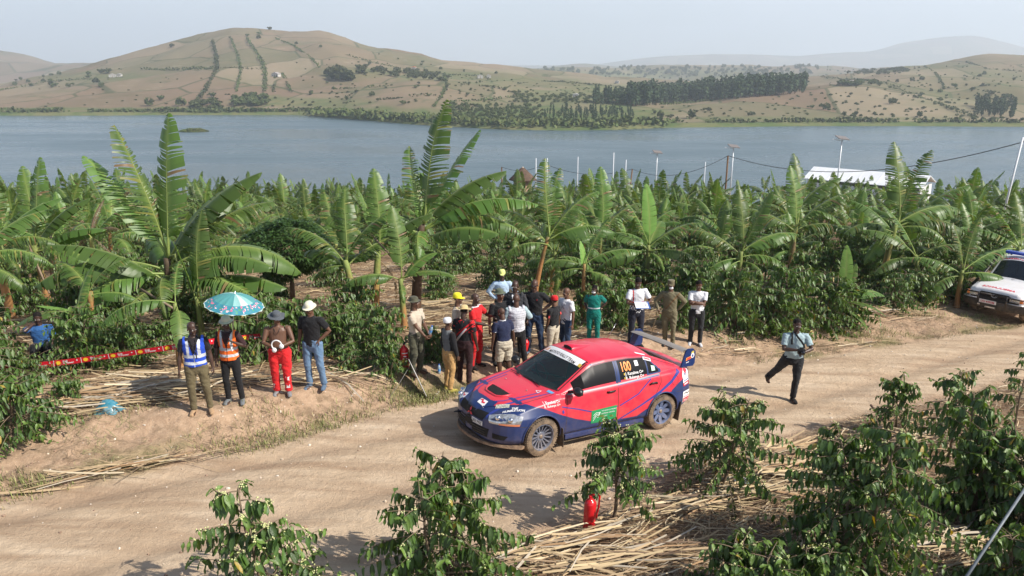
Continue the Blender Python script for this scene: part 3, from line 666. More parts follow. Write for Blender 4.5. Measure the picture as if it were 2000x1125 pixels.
# ================================================================== PLANTS
LEAFM = pm('coffee_leaf', (.05, .1, .02), .38, .55, attr=True, trans=.22, bump=.3, bscale=90)
BANM = pm('banana_leaf', (.1, .2, .04), .42, .42, attr=True, trans=.28, rnd=.2)
STEMM = pm('banana_stem', (.3, .2, .08), .7, .3, attr=True, bump=.6, bscale=14, rnd=.12)
TWIG = pm('twig', (.20, .15, .10), .85, .2, var=.5, vscale=12)
def coffee(seed, H=1.7, R=.9, stems=1, nb=34, leaf=.15, hi=True, nodes=9, lean=0, bloss=0, start=.12):
    g = np.random.default_rng(seed); LV = []; LC = []; LF = []; n = 0; st = MB(); bl = []
    for si in range(stems):
        a0 = g.random() * 6.28; off = (0 if stems == 1 else .16 * R)
        top = np.array([math.cos(a0) * R * (.1 if stems == 1 else .38) + lean, math.sin(a0) * R * (.1 if stems == 1 else .38), H * (.86 if si else 1.0) * g.uniform(.9, 1)])
        base = np.array([math.cos(a0) * off * .4, math.sin(a0) * off * .4, -.05])
        sp = [base + (top - base) * t + np.array((.03 * math.sin(7 * t + si), .03 * math.cos(5 * t), 0)) for t in np.linspace(0, 1, 7)]
        st.tube(sp, np.linspace(.028, .007, 7), 6)
        for k in range(nb // stems):
            t = start + (1 - start) * (k + g.random() * .5) / (nb / stems); p = base + (top - base) * min(t, 1)
            a = k * 2.4 + g.uniform(-.4, .4) + a0
            prof = (1 - (t - .35) ** 2 * 1.3) if t < .35 else (1.05 - .78 * (t - .35) / .65)
            Lb = R * max(.2, prof) * g.uniform(.6, 1.2)
            up = g.uniform(.15, .8) if t > .6 else g.uniform(-.05, .35)
            d = np.array([math.cos(a), math.sin(a), up]); m_ = nodes
            pts = [p + d * Lb * q + np.array((0, 0, -.28 * Lb * q * q * (1.2 - .4 * up))) for q in np.linspace(0, 1, m_ + 1)]
            st.tube(pts[::2] if len(pts) > 4 else pts, np.linspace(.009, .003, len(pts[::2]) if len(pts) > 4 else len(pts)), 4, cap=False)
            for q in range(1, m_ + 1):
                f = q / m_
                if f < .25 or g.random() < .06: continue
                tip = f > .85
                for sd in (-1, 1):
                    if g.random() < (.04 if f > .5 else .35): continue
                    pp = pts[q]; az = a + sd * g.uniform(.9, 1.7)
                    dl = np.array([math.cos(az), math.sin(az), g.uniform(-3.4, -1.1) if not tip else g.uniform(-1.8, .3)]); dl /= np.linalg.norm(dl)
                    s = leaf * g.uniform(.65, 1.15) * (.75 if tip else 1)
                    sdv = np.cross(dl, (0, 0, 1)); sdv /= np.linalg.norm(sdv) + 1e-9; roll = g.uniform(-.6, .6)
                    upv = np.cross(sdv, dl); sdv = sdv * math.cos(roll) + upv * math.sin(roll); upv = np.cross(sdv, dl)
                    w = s * (.205 if hi else .23)
                    c0 = np.array((.046, .090, .018)) * g.uniform(.7, 1.5)
                    if not hi: c0 = c0 * 1.3
                    if g.random() < (.13 if hi else .28) or tip: c0 = np.array((.10, .165, .03)) * g.uniform(.7, 1.2)
                    if g.random() < .012: c0 = np.array((.30, .22, .04))
                    if hi:
                        P = []; 
                        for (tt, ww) in ((0, .05), (.22, .75), (.5, 1), (.78, .62), (1, .03)):
                            cen = pp + dl * s * tt + np.array((0, 0, -.22 * s * tt * tt))
                            wz = .012 * math.sin(tt * 17 + k)
                            P += [cen - sdv * w * ww + upv * (w * ww * .35 + wz), cen, cen + sdv * w * ww + upv * (w * ww * .35 - wz)]
                        LV.append(P); LC.append(np.tile(c0, (15, 1)) * np.tile([[1], [1.35], [1]], (5, 1)))
                        for r in range(4):
                            b0 = n + r * 3
                            LF += [(b0, b0 + 1, b0 + 4, b0 + 3), (b0 + 1, b0 + 2, b0 + 5, b0 + 4)]
                        n += 15
                    else:
                        e = pp + dl * s; mpt = pp + dl * s * .5
                        P = [pp, mpt - sdv * w * 1.05 + upv * w * .3, e + np.array((0, 0, -.2 * s)), mpt + sdv * w * 1.05 + upv * w * .3]
                        LV.append(P); LC.append(np.tile(c0, (4, 1)) * [[1.2], [1], [1], [1]]); LF += [(n, n + 1, n + 2), (n, n + 2, n + 3)]; n += 4
                if bloss and g.random() < bloss: bl.append(pts[q] + g.normal(0, .01, 3))
    lv = np.vstack([np.array(x) for x in LV]); lc = np.vstack(LC)
    return lv, LF, lc, st, bl
def coffee_obj(seed, label=None, group=None, loc=(0, 0, 0), rz=0, **kw):
    lv, lf, lc, st, bl = coffee(seed, **kw)
    e = empty('coffee_bush', loc, rz, label, 'coffee bush', group)
    st.build('stem', TWIG, e, True)
    mesh_obj('foliage', lv, lf, LEAFM, e, True, None, lc)
    if bl:
        m = MB(); 
        for p in bl:
            for _ in range(4):
                q = p + np.random.default_rng(int(abs(p[0]) * 1e5) + _).normal(0, .014, 3); r = .012
                m.add([q + (r, 0, 0), q - (r, 0, 0), q + (0, r, 0), q - (0, r, 0), q + (0, 0, r), q - (0, 0, r)], [(0, 2, 4), (2, 1, 4), (1, 3, 4), (3, 0, 4), (2, 0, 5), (1, 2, 5), (3, 1, 5), (0, 3, 5)])
        o = m.build('blossom', pm('blossom', (.55, .55, .28), .7, .3, var=.5, vscale=30, c2=(.42, .45, .12)), e); o['kind'] = 'stuff'
    return e

def leaf_mesh(name, seed, droop=.8, tear=.5, wid=.165, lat=.5, dead=False, pet=.14, fresh=1.0):
    """one banana leaf of unit length along +X: pale midrib, blade split into hanging strips"""
    g = np.random.default_rng(seed); V = []; F = []; C = []
    N = 40; ts = np.linspace(0, 1, N + 1); th = -droop * ts ** 1.25
    dx = np.cos(th) / N; dz = np.sin(th) / N
    mx = np.r_[0, np.cumsum(dx[:-1])]; mz = np.r_[0, np.cumsum(dz[:-1])]
    sway = .03 * np.sin(ts * 3 + seed)
    P = np.c_[mx, sway, mz]
    T = np.c_[np.cos(th), 0 * th, np.sin(th)]; U = np.c_[-np.sin(th), 0 * th, np.cos(th)]; S = np.array((0, 1.0, 0))
    base = np.array((.082, .152, .032)) * g.uniform(.8, 1.2) * fresh
    rib = np.array((.28, .36, .10))
    if dead: base = np.array((.17, .115, .065)); rib = np.array((.3, .2, .1))
    tv, tf = tube_geo(P[::2], np.interp(ts[::2], [0, .14, .2, 1], [.012, .0095, .007, .002]), 5); V += tv.tolist(); C += [rib * (1 if True else 1)] * len(tv); F += tf
    for sd in (-1, 1):
        t = pet; fl = fl0 = g.uniform(.55, .95) * lat
        while t < .995:
            torn = g.random() < tear
            dt = g.uniform(.010, .032) if torn else g.uniform(.03, .06)
            t1 = min(1.0, t + dt)
            if torn: ang = fl + g.uniform(-.12, .35) * (lat + .15)
            else: ang = fl0 + g.uniform(-.02, .03)
            sw = .25 + .15 * g.random(); k = 4
            row = []
            nar = (.28 * dt if torn else 0)
            for tt in (t, t1):
                w = wid * (math.sin(math.pi * min(1, max(0, (tt - pet) / (1 - pet))) ** .62)) ** .55 + .002
                if tt >= .995: w = .006
                p = np.array([np.interp(tt, ts, P[:, i]) for i in range(3)]); tg = np.array([np.interp(tt, ts, T[:, i]) for i in range(3)]); uu_ = np.array([np.interp(tt, ts, U[:, i]) for i in range(3)])
                for j in range(k):
                    q = j / (k - 1); aa = ang * (q * 1.3) - .15 + (g.uniform(-.05, .05) if torn else 0)
                    lift = .25 * (1 - q)
                    row.append(p + S * sd * w * q * math.cos(aa) - uu_ * w * q * math.sin(aa) + tg * (w * q * sw + (nar * q * (1 if tt == t else -1))) + uu_ * .012 * lift)
            b0 = len(V); V += [r.tolist() for r in row]
            cc = base * (g.uniform(.8, 1.2) if torn else g.uniform(.93, 1.07))
            if not dead and torn and g.random() < .08: cc = np.array((.20, .21, .05))
            if not dead and torn and g.random() < .04: cc = np.array((.22, .15, .07))
            for r_ in range(2):
                for j in range(k):
                    e = cc.copy()
                    if j == 0: e = (cc + rib) / 2
                    if j == k - 1 and (torn or dead) and g.random() < .3: e = np.array((.25, .19, .08))
                    C.append(e)
            for j in range(k - 1):
                F.append((b0 + j, b0 + j + 1, b0 + k + j + 1, b0 + k + j))
            if not torn and not (g.random() < .15): pass
            t = t1 if not torn else t1 + g.uniform(.001, .007)
    me = mesh_obj(name, np.array(V), F, BANM, None, True, None, np.array(C)); col.objects.unlink(me)
    return me.data
LEAVES = {'up': [leaf_mesh('leaf', 10 + i, [.28, .5, .38][i], [.6, .8, .9][i], .150, .45) for i in range(3)],
          'mid': [leaf_mesh('leaf', 20 + i, [.8, 1.05, .95][i], [.3,.6,.8][i], .19, .75) for i in range(3)],
          'arch': [leaf_mesh('leaf', 30 + i, [1.2, 1.5, 1.35][i], [.3,.55,.8][i], .195, 1.0) for i in range(3)],
          'hang': [leaf_mesh('leaf', 40 + i, 2.1, .7, .155, .9) for i in range(2)],
          'flat': [leaf_mesh('leaf', 50 + i, .9, [.1, .3][i], .175, .3) for i in range(2)],
          'lime': [leaf_mesh('leaf', 60, .15, .05, .12, .15, fresh=2.3)],
          'dead': [leaf_mesh('dead_leaf', 70 + i, [.7, 1.3][i], .97, .085, .8, dead=True) for i in range(2)]}
def add_leaf(e, top, kind, az, el, Ln, i=0, roll=0):
    lib = LEAVES[kind]; me = lib[i % len(lib)]
    o = bpy.data.objects.new('leaf' if kind != 'dead' else 'dead_leaf', me); col.objects.link(o); o.parent = e
    o.location = top; o.rotation_euler = Euler((roll, -math.radians(el), math.radians(az)), 'XYZ'); o.scale = (Ln * 1.06,) * 3
    return o
def banana(loc, H, leaves, lean=(0, 0), r=.11, label=None, group=None, orange=.5, bunch=False, seed=0):
    g = np.random.default_rng(seed + 1000); e = empty('banana_plant', loc, 0, label, 'banana plant', group)
    lx, ly = lean; top = np.array((lx, ly, H))
    pts = [np.array((lx * t ** 1.4, ly * t ** 1.4, -.1 + (H + .1) * t)) for t in np.linspace(0, 1, 12)]
    rad = np.interp(np.linspace(0, 1, 12), [0, .12, 1], [r * 1.35, r, r * .62]) * g.uniform(.93, 1.07, 12)
    m = MB(); V, F = tube_geo(pts, rad, 14); 
    z = V[:, 2] / H; nz = fbm(V[:, 2] * 7 + seed, np.arctan2(V[:, 1], V[:, 0]) * 1.6, 3, seed)
    V[:, :2] += (V[:, :2] - np.interp(V[:, 2], [p[2] for p in pts], [p[0] for p in pts])[:, None] * [1, 0]) * ((nz - .5) * .25)[:, None]
    green = np.array((.20, .25, .07)); dry = np.array((.38, .19, .07)); dark = np.array((.12, .075, .045))
    if orange > 1.5: dry = np.array((.10, .055, .03)); green = np.array((.085, .06, .035)); orange = .5
    f = sstep(.25, .8, z + (nz - .5) * .9 + (.5 - orange) * 1.1)[:, None]
    C = dry * (1 - f) + green * f; C = np.where((nz > .62)[:, None], C * .4 + dark * .6, C)
    mesh_obj('pseudostem', V, F, STEMM, e, True, None, C)
    for i, (kind, az, el, Ln) in enumerate(leaves):
        add_leaf(e, top - (0, 0, .05 * i if kind != 'up' else 0), kind, az, el, Ln, int(g.integers(3)), g.uniform(-.25, .25))
    if bunch:
        bm_ = MB(); tp = top + (.30, -.15, -.15); bm_.tube([top, top + (.25, -.1, .1), tp, tp + (0, 0, -.75)], [.03, .03, .025, .02], 6).build('fruit_stalk', pm('stalk_green', (.15, .18, .05), .7), e, True)
        b = MB()
        for hnd in range(7):
            for k in range(9):
                a = k * .7 + hnd; c = tp + (0, 0, -.12 - .085 * hnd); o_ = np.array((math.cos(a), math.sin(a), 0))
                b.tube([c + o_ * .03, c + o_ * .10, c + o_ * .13 + (0, 0, .09)], [.018, .022, .012], 6)
        b.build('fruit_bunch', pm('green_banana', (.16, .22, .05), .5, .4, var=.4, vscale=6), e, True)
    return e
def auto_leaves(seed, n=8, L0=2.0, spread=1.0):
    g = np.random.default_rng(seed); out = []; a = g.uniform(0, 360)
    for i in range(n):
        el = [84, 66, 54, 44, 34, 24, 14, 2, -10, -22][i] + g.uniform(-9, 9); a += 137 + g.uniform(-25, 25)
        k = 'up' if i < 1 or (i == 1 and g.random() < .5) else ('mid' if i < 5 else ('arch' if i < 8 else 'hang'))
        out.append((k, a, el, L0 * (1 if i < 6 else .85) * g.uniform(.85, 1.12) * spread))
    if g.random() < .75: out += [('dead', a + 60, -55, L0 * .6), ('dead', a + 200, -65, L0 * .55), ('dead', a + 310, -75, L0 * .5)]
    return out
P_ = lambda u, D: tuple(gpos(u, D))
# hero plants (azimuth 0 = right, 90 = away, 180 = left, 270 = towards the road)
HERO = [
 (345, 17.6, 1.95, (0.0, 0), [('up', 150, 80, 2.75), ('up', 60, 87, 2.85), ('up', 172, 60, 2.5), ('mid', 10, 62, 2.5), ('mid', 25, 50, 2.35), ('arch', 5, 30, 2.6), ('mid', 340, 8, 2.35), ('arch', 200, 28, 2.3), ('arch', 215, 14, 2.2), ('arch', 120, 40, 2.2), ('hang', 280, 30, 1.5), ('mid', 60, 62, 2.4)], .12, 'largest banana plant, towering at left behind the person in the blue vest', 2.0, True),
 (398, 16.9, 1.1, (-.05, 0), [('up', 80, 84, 1.9), ('flat', 350, 15, 1.6), ('flat', 20, -5, 1.4), ('lime', 200, 80, 1.5), ('arch', 330, 30, 1.2)], .08, 'young pale green banana plant close right of the largest one, leaves spreading over the umbrella', .1, False),
 (352, 14.6, 1.35, (.05, 0), [('arch', 205, 20, 1.45), ('flat', 300, -25, 1.0), ('up', 100, 55, .9)], .06, 'banana sucker behind the blue vest man with one broad leaf hanging down left', .3, False),
 (812, 20.3, 2.6, (.25, 0), [('up', 40, 83, 2.9), ('up', 110, 70, 1.9), ('up', 20, 62, 2.5), ('mid', 15, 52, 2.2), ('mid', 5, 38, 2.6), ('arch', 350, 30, 2.4), ('arch', 190, 30, 1.6), ('arch', 175, 12, 1.5), ('hang', 270, 40, 1.5), ('mid', 200, 50, 1.4)], .14, 'tall banana plant with dark trunk behind the camouflage hat, one leaf over the lake', 2.0, False),
 (790, 18.4, 1.3, (-.05, 0), [('flat', 5, 22, 1.35), ('arch', 200, 30, 1.35), ('up', 110, 82, 1.7), ('flat', 30, 55, 1.2), ('hang', 280, 30, .8)], .09, 'short smooth banana plant in front of the dark trunk, with untorn leaves', .35, False),
 (703, 18.9, 1.75, (-.28, 0), [('up', 90, 78, 1.8), ('mid', 20, 65, 1.9), ('mid', 160, 50, 1.8), ('arch', 190, 10, .9), ('mid', 40, 40, 1.8), ('up', 120, 60, 1.9), ('arch', 140, 45, 1.6)], .11, 'banana plant with leaning orange brown trunk left of the short green one', .6, False),
 (733, 19.3, 1.9, (.15, .1), [('up', 100, 80, 2.0), ('mid', 0, 55, 1.7), ('mid', 180, 60, 1.8), ('arch', 20, 20, 1.5), ('arch', 160, 15, 1.4), ('dead', 10, -40, 1.2)], .12, 'banana plant with thick rusty trunk standing just right of the leaning orange one', .55, False),
 (1043, 22.5, 2.05, (.4, 0), [('up', 60, 76, 2.0), ('mid', 20, 60, 2.1), ('arch', 0, 35, 2.0), ('arch', 10, 12, 1.9), ('mid', 150, 50, 1.8), ('arch', 200, 20, 1.6), ('up', 90, 84, 2.2)], .08, 'thin orange trunked banana plant leaning right above the man in black', .9, False),
 (1137, 19.9, 1.55, (.02, 0), [('up', 30, 62, 1.35), ('mid', 8, 38, 1.55), ('arch', 175, 32, 1.1), ('arch', 185, 12, 1.0), ('arch', 330, 5, 1.2), ('lime', 120, 80, .8)], .07, 'slim banana plant behind the person in green overalls', .9, False),
 (1262, 25, 1.6, (0, 0), [('lime', 100, 78, 1.9), ('up', 170, 70, 1.7), ('mid', 10, 45, 2.0), ('mid', 170, 40, 1.8), ('arch', 350, 15, 1.9), ('arch', 190, 10, 1.8), ('hang', 300, 20, 1.0), ('flat', 60, 50, 1.8)], .10, 'bright green banana plant right behind the man in the checked shirt', .3, False),
 (1440, 24, 1.5, (0, 0), [('up', 80, 84, 2.0), ('up', 20, 68, 2.0), ('mid', 15, 40, 2.1), ('mid', 170, 45, 1.9), ('arch', 0, 15, 1.9), ('arch', 195, 5, 1.7), ('hang', 220, 0, 1.4), ('hang', 330, 10, 1.2)], .10, 'drooping banana plant above the bushes behind the white shirt man', .4, False),
 (1540, 25.5, 2.1, (0, 0), [('mid', 0, 55, 2.3), ('mid', 160, 35, 2.4), ('arch', 10, 25, 2.2), ('arch', 200, 10, 1.8), ('up', 100, 80, 2.0), ('dead', 270, -60, 1.2)], .12, 'banana plant with dead skirt of leaves left of the lime leafed one', .3, False),
 (1637, 20.2, .85, (0, 0), [('lime', 70, 82, 1.35), ('flat', 15, 20, 1.45), ('flat', 350, 5, 1.2), ('arch', 190, 5, 1.0), ('flat', 340, -20, 1.0), ('up', 40, 60, 1.0)], .07, 'low banana plant with one glowing lime green leaf standing in the coffee', .2, False),
 (1718, 25, 2.25, (.25, 0), [('up', 80, 83, 2.6), ('up', 20, 72, 2.5), ('mid', 15, 35, 2.6), ('arch', 0, 25, 2.6), ('hang', 340, 25, 2.1), ('arch', 190, 30, 2.0), ('mid', 175, 20, 1.8), ('arch', 210, 0, 1.6), ('mid', 150, 55, 1.8)], .12, 'tall banana plant before the white roofed building, twin upright leaves', .5, False),
 (1795, 24, 1.3, (-.3, 0), [('up', 150, 65, 1.9), ('mid', 170, 50, 1.9), ('mid', 10, 35, 1.6), ('arch', 190, 15, 1.6), ('hang', 340, 0, 1.2)], .09, 'banana plant leaning left just right of the tall twin leafed one', .4, False),
 (1868, 23, 1.2, (0, 0), [('up', 40, 66, 1.7), ('mid', 20, 38, 1.9), ('arch', 350, 12, 1.8), ('mid', 165, 35, 1.7), ('arch', 190, 5, 1.6), ('up', 120, 80, 1.4)], .09, 'banana plant left of the ambulance, leaves hanging to its snorkel', .5, False),
 (1975, 25, 1.5, (0, 0), [('up', 80, 75, 1.8), ('mid', 170, 38, 2.1), ('arch', 190, 12, 1.9), ('mid', 20, 40, 1.9), ('up', 150, 60, 1.8)], .10, 'banana plant directly behind the ambulance roof at the right edge', .5, False),
 (1170, 27, 1.9, (0, 0), [('up', 90, 80, 2.2), ('mid', 30, 50, 2.0), ('mid', 170, 40, 1.9), ('arch', 0, 20, 2.0), ('arch', 190, 10, 1.7), ('flat', 100, 60, 1.8)], .10, 'banana plant with broad crown between the thin leaning trunk and the bright green plant', .5, False),
 (1545, 33, 2.3, (.1, 0), [('up', 90, 80, 2.4), ('mid', 20, 55, 2.3), ('mid', 170, 45, 2.0), ('arch', 0, 20, 2.0), ('arch', 190, 10, 1.9)], .11, 'taller banana plant rising behind the dead skirted one', .5, False),
 (97, 21, 1.95, (-.12, 0), [('up', 120, 78, 2.1), ('up', 60, 82, 2.3), ('mid', 20, 60, 2.0), ('mid', 5, 35, 2.1), ('arch', 350, 18, 1.9), ('mid', 170, 40, 2.0), ('arch', 190, 15, 1.9)], .11, 'banana plant with bright yellow lower trunk at far left', .55, False),
 (22, 20, 2.0, (-.08, 0), [('arch', 15, 25, 1.7), ('mid', 30, 55, 2.0), ('up', 100, 80, 2.1), ('arch', 180, 30, 1.9), ('mid', 160, 60, 1.9), ('hang', 340, 10, 1.2)], .12, 'banana plant at the left edge carrying a hanging green bunch', .7, True),
 (-20, 17.5, 2.0, (.1, 0), [('arch', 10, 20, 1.6), ('mid', 40, 55, 2.0), ('up', 100, 80, 2.1), ('arch', 350, -5, 1.3)], .12, 'banana plant cut by the left edge of the view, leaves reaching in', .7, False),
 (192, 24, 2.0, (.05, 0), [('dead', 150, -20, 1.5), ('dead', 330, 30, 1.7), ('dead', 20, -40, 1.2), ('mid', 10, 40, 1.7), ('dead', 80, 70, 1.4), ('mid', 40, 60, 1.8)], .11, 'half dead banana plant with black and brown withered crown at left', .6, False),
 (163, 15.6, 1.0, (0, 0), [('flat', 185, 8, 1.35), ('lime', 170, 12, .9), ('flat', 355, -5, .95), ('lime', 80, 60, .9), ('up', 40, 75, 1.0)], .07, 'small banana plant with flat bright leaves above the red tape at left', .6, False),
 (192, 16.4, 1.3, (0, 0), [('mid', 30, 60, 1.2), ('mid', 150, 50, 1.3), ('arch', 0, 20, 1.1)], .10, 'thick orange banana trunk just right of the small flat leaved plant', .9, False),
 (118, 25.5, 1.7, (-.1, 0), auto_leaves(3, 7, 1.8), .10, 'orange trunked banana plant behind the yellow trunked one at far left', .8, False),
]
for i, (u, D, H, lean, lv, r, lab, orange, bunch) in enumerate(HERO):
    if i in (0, 3): lv = [(k_, a_, e_, l_ * (1.1 if k_ == 'up' else 1.2)) for k_, a_, e_, l_ in lv] + ([('arch', 350, 40, 2.7), ('mid', 195, 45, 2.5), ('arch', 260, 20, 1.9), ('mid', 355, 22, 2.8)] if i == 0 else [('mid', 330, 30, 2.3)])
    banana(P_(u, D), H, lv, lean, r, lab, 'banana plants nearest the road', orange, bunch, i)
# the plantation behind: individuals down the slope, the farthest strip as one mass
protos = []
for i in range(7):
    e = banana((0, 0, 0), [1.5, 1.8, 1.3, 1.9, 1.6, 1.4, 1.7][i], auto_leaves(100 + i * 7, [10, 9, 9, 10, 9, 10, 10][i], [2.0, 2.15, 1.85, 2.1, 2.3, 1.95, 2.2][i]), (0, 0), .10, None, None, [.5, .3, .7, .5, .9, .2, .6][i], False, 50 + i)
    protos.append(e)
def bake(e, name):
    V = []; F = []; C = []; M = []; n = 0
    for c in e.children:
        Mx = np.array(Matrix.LocRotScale(c.location, c.rotation_euler, c.scale)); me = c.data; k = len(me.vertices)
        co = np.zeros(k * 3, np.float32); me.vertices.foreach_get('co', co); co = co.reshape(-1, 3)
        V.append(co @ Mx[:3, :3].T + Mx[:3, 3]); cc = np.zeros(k * 4, np.float32)
        me.color_attributes['Col'].data.foreach_get('color', cc); C.append(cc.reshape(-1, 4)[:, :3])
        F += [tuple(v + n for v in p.vertices) for p in me.polygons]; M += [1 if c.name.startswith('pseudostem') else 0] * len(me.polygons); n += k
    return mesh_obj(name, np.vstack(V), F, [BANM, STEMM], None, True, M, np.vstack(C))
baked = [bake(e, 'banana_plant') for e in protos]
gb = np.random.default_rng(19); placed = [np.array(gpos(h[0], h[1]))[:2] for h in HERO]; count = 0
BLAB = ['banana plant with torn upright leaves in the middle of the plantation', 'banana plant in the far rows of the plantation near the lake']
def field_ok(x, y, dmin):
    return all((x - p[0]) ** 2 + (y - p[1]) ** 2 > dmin ** 2 for p in placed)
tries = 0; ND = 0
while count < 272 and tries < 9000:
    tries += 1; D = 24 + 76 * gb.random() ** 1.15; u = gb.uniform(-60, 2060); p = gpos(u, D)
    if D < 28 and 430 < u < 660: continue
    if D < 30 and gb.random() < .78: continue
    if D < 40 and gb.random() < .35: continue
    if 1380 < u < 1700 and D < 27: continue
    if not field_ok(p[0], p[1], 1.5 + D * .018): continue
    placed.append(p[:2]); k = int(gb.integers(7)); s = gb.uniform(.62, 1.08)
    if D < 34: c = copy_tree(protos[k])
    else: c = baked[k].copy(); col.objects.link(c)
    c.name = 'banana_plant'; c.location = (p[0], p[1], p[2] - .1); c.rotation_euler = (gb.uniform(-.12, .12), gb.uniform(-.12, .12), gb.random() * 6.28); c.scale = (s, s, s * gb.uniform(.85, 1.1))
    tag(c, (('tall ' if s > 1.05 else 'small ' if s < .82 else 'mid sized ') + 'banana plant ' + ('in the front rows ' if D < 36 else 'in the middle rows ' if D < 55 else 'in the far rows ') + zone_text(u)), 'banana plant', 'banana plants down the slope' if D < 55 else 'banana plants in the far rows')
    count += 1
# far strip
def far_strip():
    V = []; F = []; C = []; n0 = 0; g = np.random.default_rng(77)
    src = []
    for b in baked[:4]:
        me = b.data; co = np.array([v.co[:] for v in me.vertices]); cc = np.zeros(len(co) * 4, np.float32); me.color_attributes['Col'].data.foreach_get('color', cc)
        fs = [tuple(p.vertices) for j, p in enumerate(me.polygons)]; src.append((co, fs, cc.reshape(-1, 4)[:, :3]))
    for i in range(330):
        D = g.uniform(50, 124); u = g.uniform(-150, 2150); p = gpos(u, D); co, fs, cc = src[int(g.integers(4))]; a = g.random() * 6.28; s = g.uniform(.85, 1.25)
        R = np.array([[math.cos(a), -math.sin(a), 0], [math.sin(a), math.cos(a), 0], [0, 0, 1]])
        V.append(co @ R.T * s + p); C.append(cc * g.uniform(.8, 1.2)); F.append(None); src_n = n0; F[-1] = (fs, n0); n0 += len(co)
    FF = []
    for fs, n in F: FF += [tuple(v + n for v in f) for f in fs]
    o = mesh_obj('banana_rows', np.vstack(V), FF, BANM, None, True, None, np.vstack(C)); o['kind'] = 'stuff'
far_strip()
for e in protos:
    for c in list(e.children): bpy.data.objects.remove(c)
    bpy.data.objects.remove(e)
for b in baked: bpy.data.objects.remove(b)
# ================================================================== COFFEE
NEAR = [  # u, v of the foot, pixel of the top, radius factor, seed and make-up
 (548, 1185, 950, .60, 1, dict(stems=2, nb=50, nodes=11, leaf=.15, bloss=.45), 'sparse coffee bush with open branches at the bottom left of the road edge'),
 (868, 1150, 892, .52, 2, dict(stems=3, nb=104, nodes=11, leaf=.145, bloss=.08), 'bushy dark coffee bush at the bottom centre, left of the straw'),
 (1196, 1020, 828, .56, 3, dict(stems=1, nb=56, nodes=11, leaf=.14, bloss=.3, start=.42), 'coffee bush with tiered branches standing over the red extinguisher'),
 (1395, 958, 762, .60, 4, dict(stems=2, nb=72, nodes=11, leaf=.135, bloss=.3, start=.24), 'coffee bush right of the car rear wheel at the edge of the road'),
 (1668, 1105, 805, .47, 5, dict(stems=4, nb=160, nodes=11, leaf=.14, bloss=.1), 'largest dense coffee bush at the lower right, dotted with pale blossom'),
 (1746, 852, 730, .52, 6, dict(stems=1, nb=38, nodes=8, leaf=.135, bloss=.1, start=.3), 'small slim coffee bush on the road edge behind the leaning dry stalks'),
 (1850, 905, 722, .50, 7, dict(stems=1, nb=36, nodes=8, leaf=.135, bloss=.1, start=.3), 'thin coffee shoot rising left behind the dense right hand bush'),
 (1900, 1010, 780, .43, 8, dict(stems=4, nb=150, nodes=11, leaf=.145, bloss=.05), 'dense dark coffee bush near the right edge beside the silver pole'),
 (1966, 880, 684, .40, 9, dict(stems=1, nb=16, nodes=6, leaf=.125, start=.45), 'tall thin coffee sapling at the right edge over the road'),
 (1445, 1195, 1062, .75, 10, dict(stems=4, nb=110, nodes=9, leaf=.135, bloss=.1), 'low coffee bush cut by the bottom edge below the straw'),
 (2015, 1060, 870, .6, 11, dict(stems=3, nb=110, nodes=10, leaf=.145), 'coffee bush cut by the right edge below the silver pole'),
 (1033, 1092, 1040, .5, 12, dict(stems=1, nb=8, nodes=4, leaf=.11), 'tiny coffee seedling left of the red extinguisher by the roadside'),
 (1985, 1150, 1010, .8, 13, dict(stems=3, nb=90, nodes=9, leaf=.14), 'low coffee bush in the bottom right corner'),
 (1590, 1150, 1050, .6, 14, dict(stems=3, nb=80, nodes=9, leaf=.14, bloss=.1), 'coffee bush at the bottom edge left below the largest one'),
 (48, 838, 722, .78, 15, dict(stems=3, nb=90, nodes=9, leaf=.14), 'coffee bush at the left edge in front of the red tape'),
 (1500, 905, 880, 1.4, 16, dict(stems=1, nb=6, nodes=3, leaf=.11), 'drooping low coffee twig right of the tiered roadside bush'),
]
for u, v, vt, rf, sd, kw, lab in NEAR:
    p = hit(u, min(v, 1200)); r = ray(u, vt); Hh = 0.3
    top = at_depth(u, vt, p[1]); Hh = max(.3, top[2] - p[2])
    coffee_obj(sd, lab, 'coffee bushes along the near road edge', p, 0, H=Hh, R=Hh * rf, **kw)
# the coffee field
cf = []
for i in range(7):
    cf.append(coffee_obj(200 + i, H=[1.5, 1.7, 1.25, 1.6, 1.4, 1.8, 1.1][i], R=[.85, .95, .8, 1.0, .85, .9, .7][i], stems=[3, 3, 2, 4, 3, 3, 2][i], nb=[120, 140, 90, 150, 110, 130, 74][i], nodes=8, leaf=.165, hi=False, start=.08))
gc = np.random.default_rng(23)
PEOPLE_UV = [(392, 803), (455, 783), (553, 765), (615, 755), (812, 735), (877, 760), (897, 728), (905, 748), (928, 716), (984, 738), (1008, 722), (975, 700), (980, 652), (1003, 690), (1043, 690), (1083, 696), (1103, 688), (1160, 672), (1240, 674), (1300, 672), (1357, 670)]
PW = [hit(u, v)[:2] for u, v in PEOPLE_UV]
CLEAR = [(570, 525, 85, 26), (650, 600, 130, 34), (760, 560, 80, 50), (700, 700, 60, 30), (930, 600, 70, 40), (470, 560, 70, 40), (560, 690, 90, 40), (240, 760, 180, 40), (840, 640, 60, 50), (1000, 640, 80, 50), (1780, 590, 90, 20), (1420, 620, 50, 25), (350, 700, 60, 50), (1950, 600, 140, 60), (75, 680, 62, 55)]
bush_xy = []
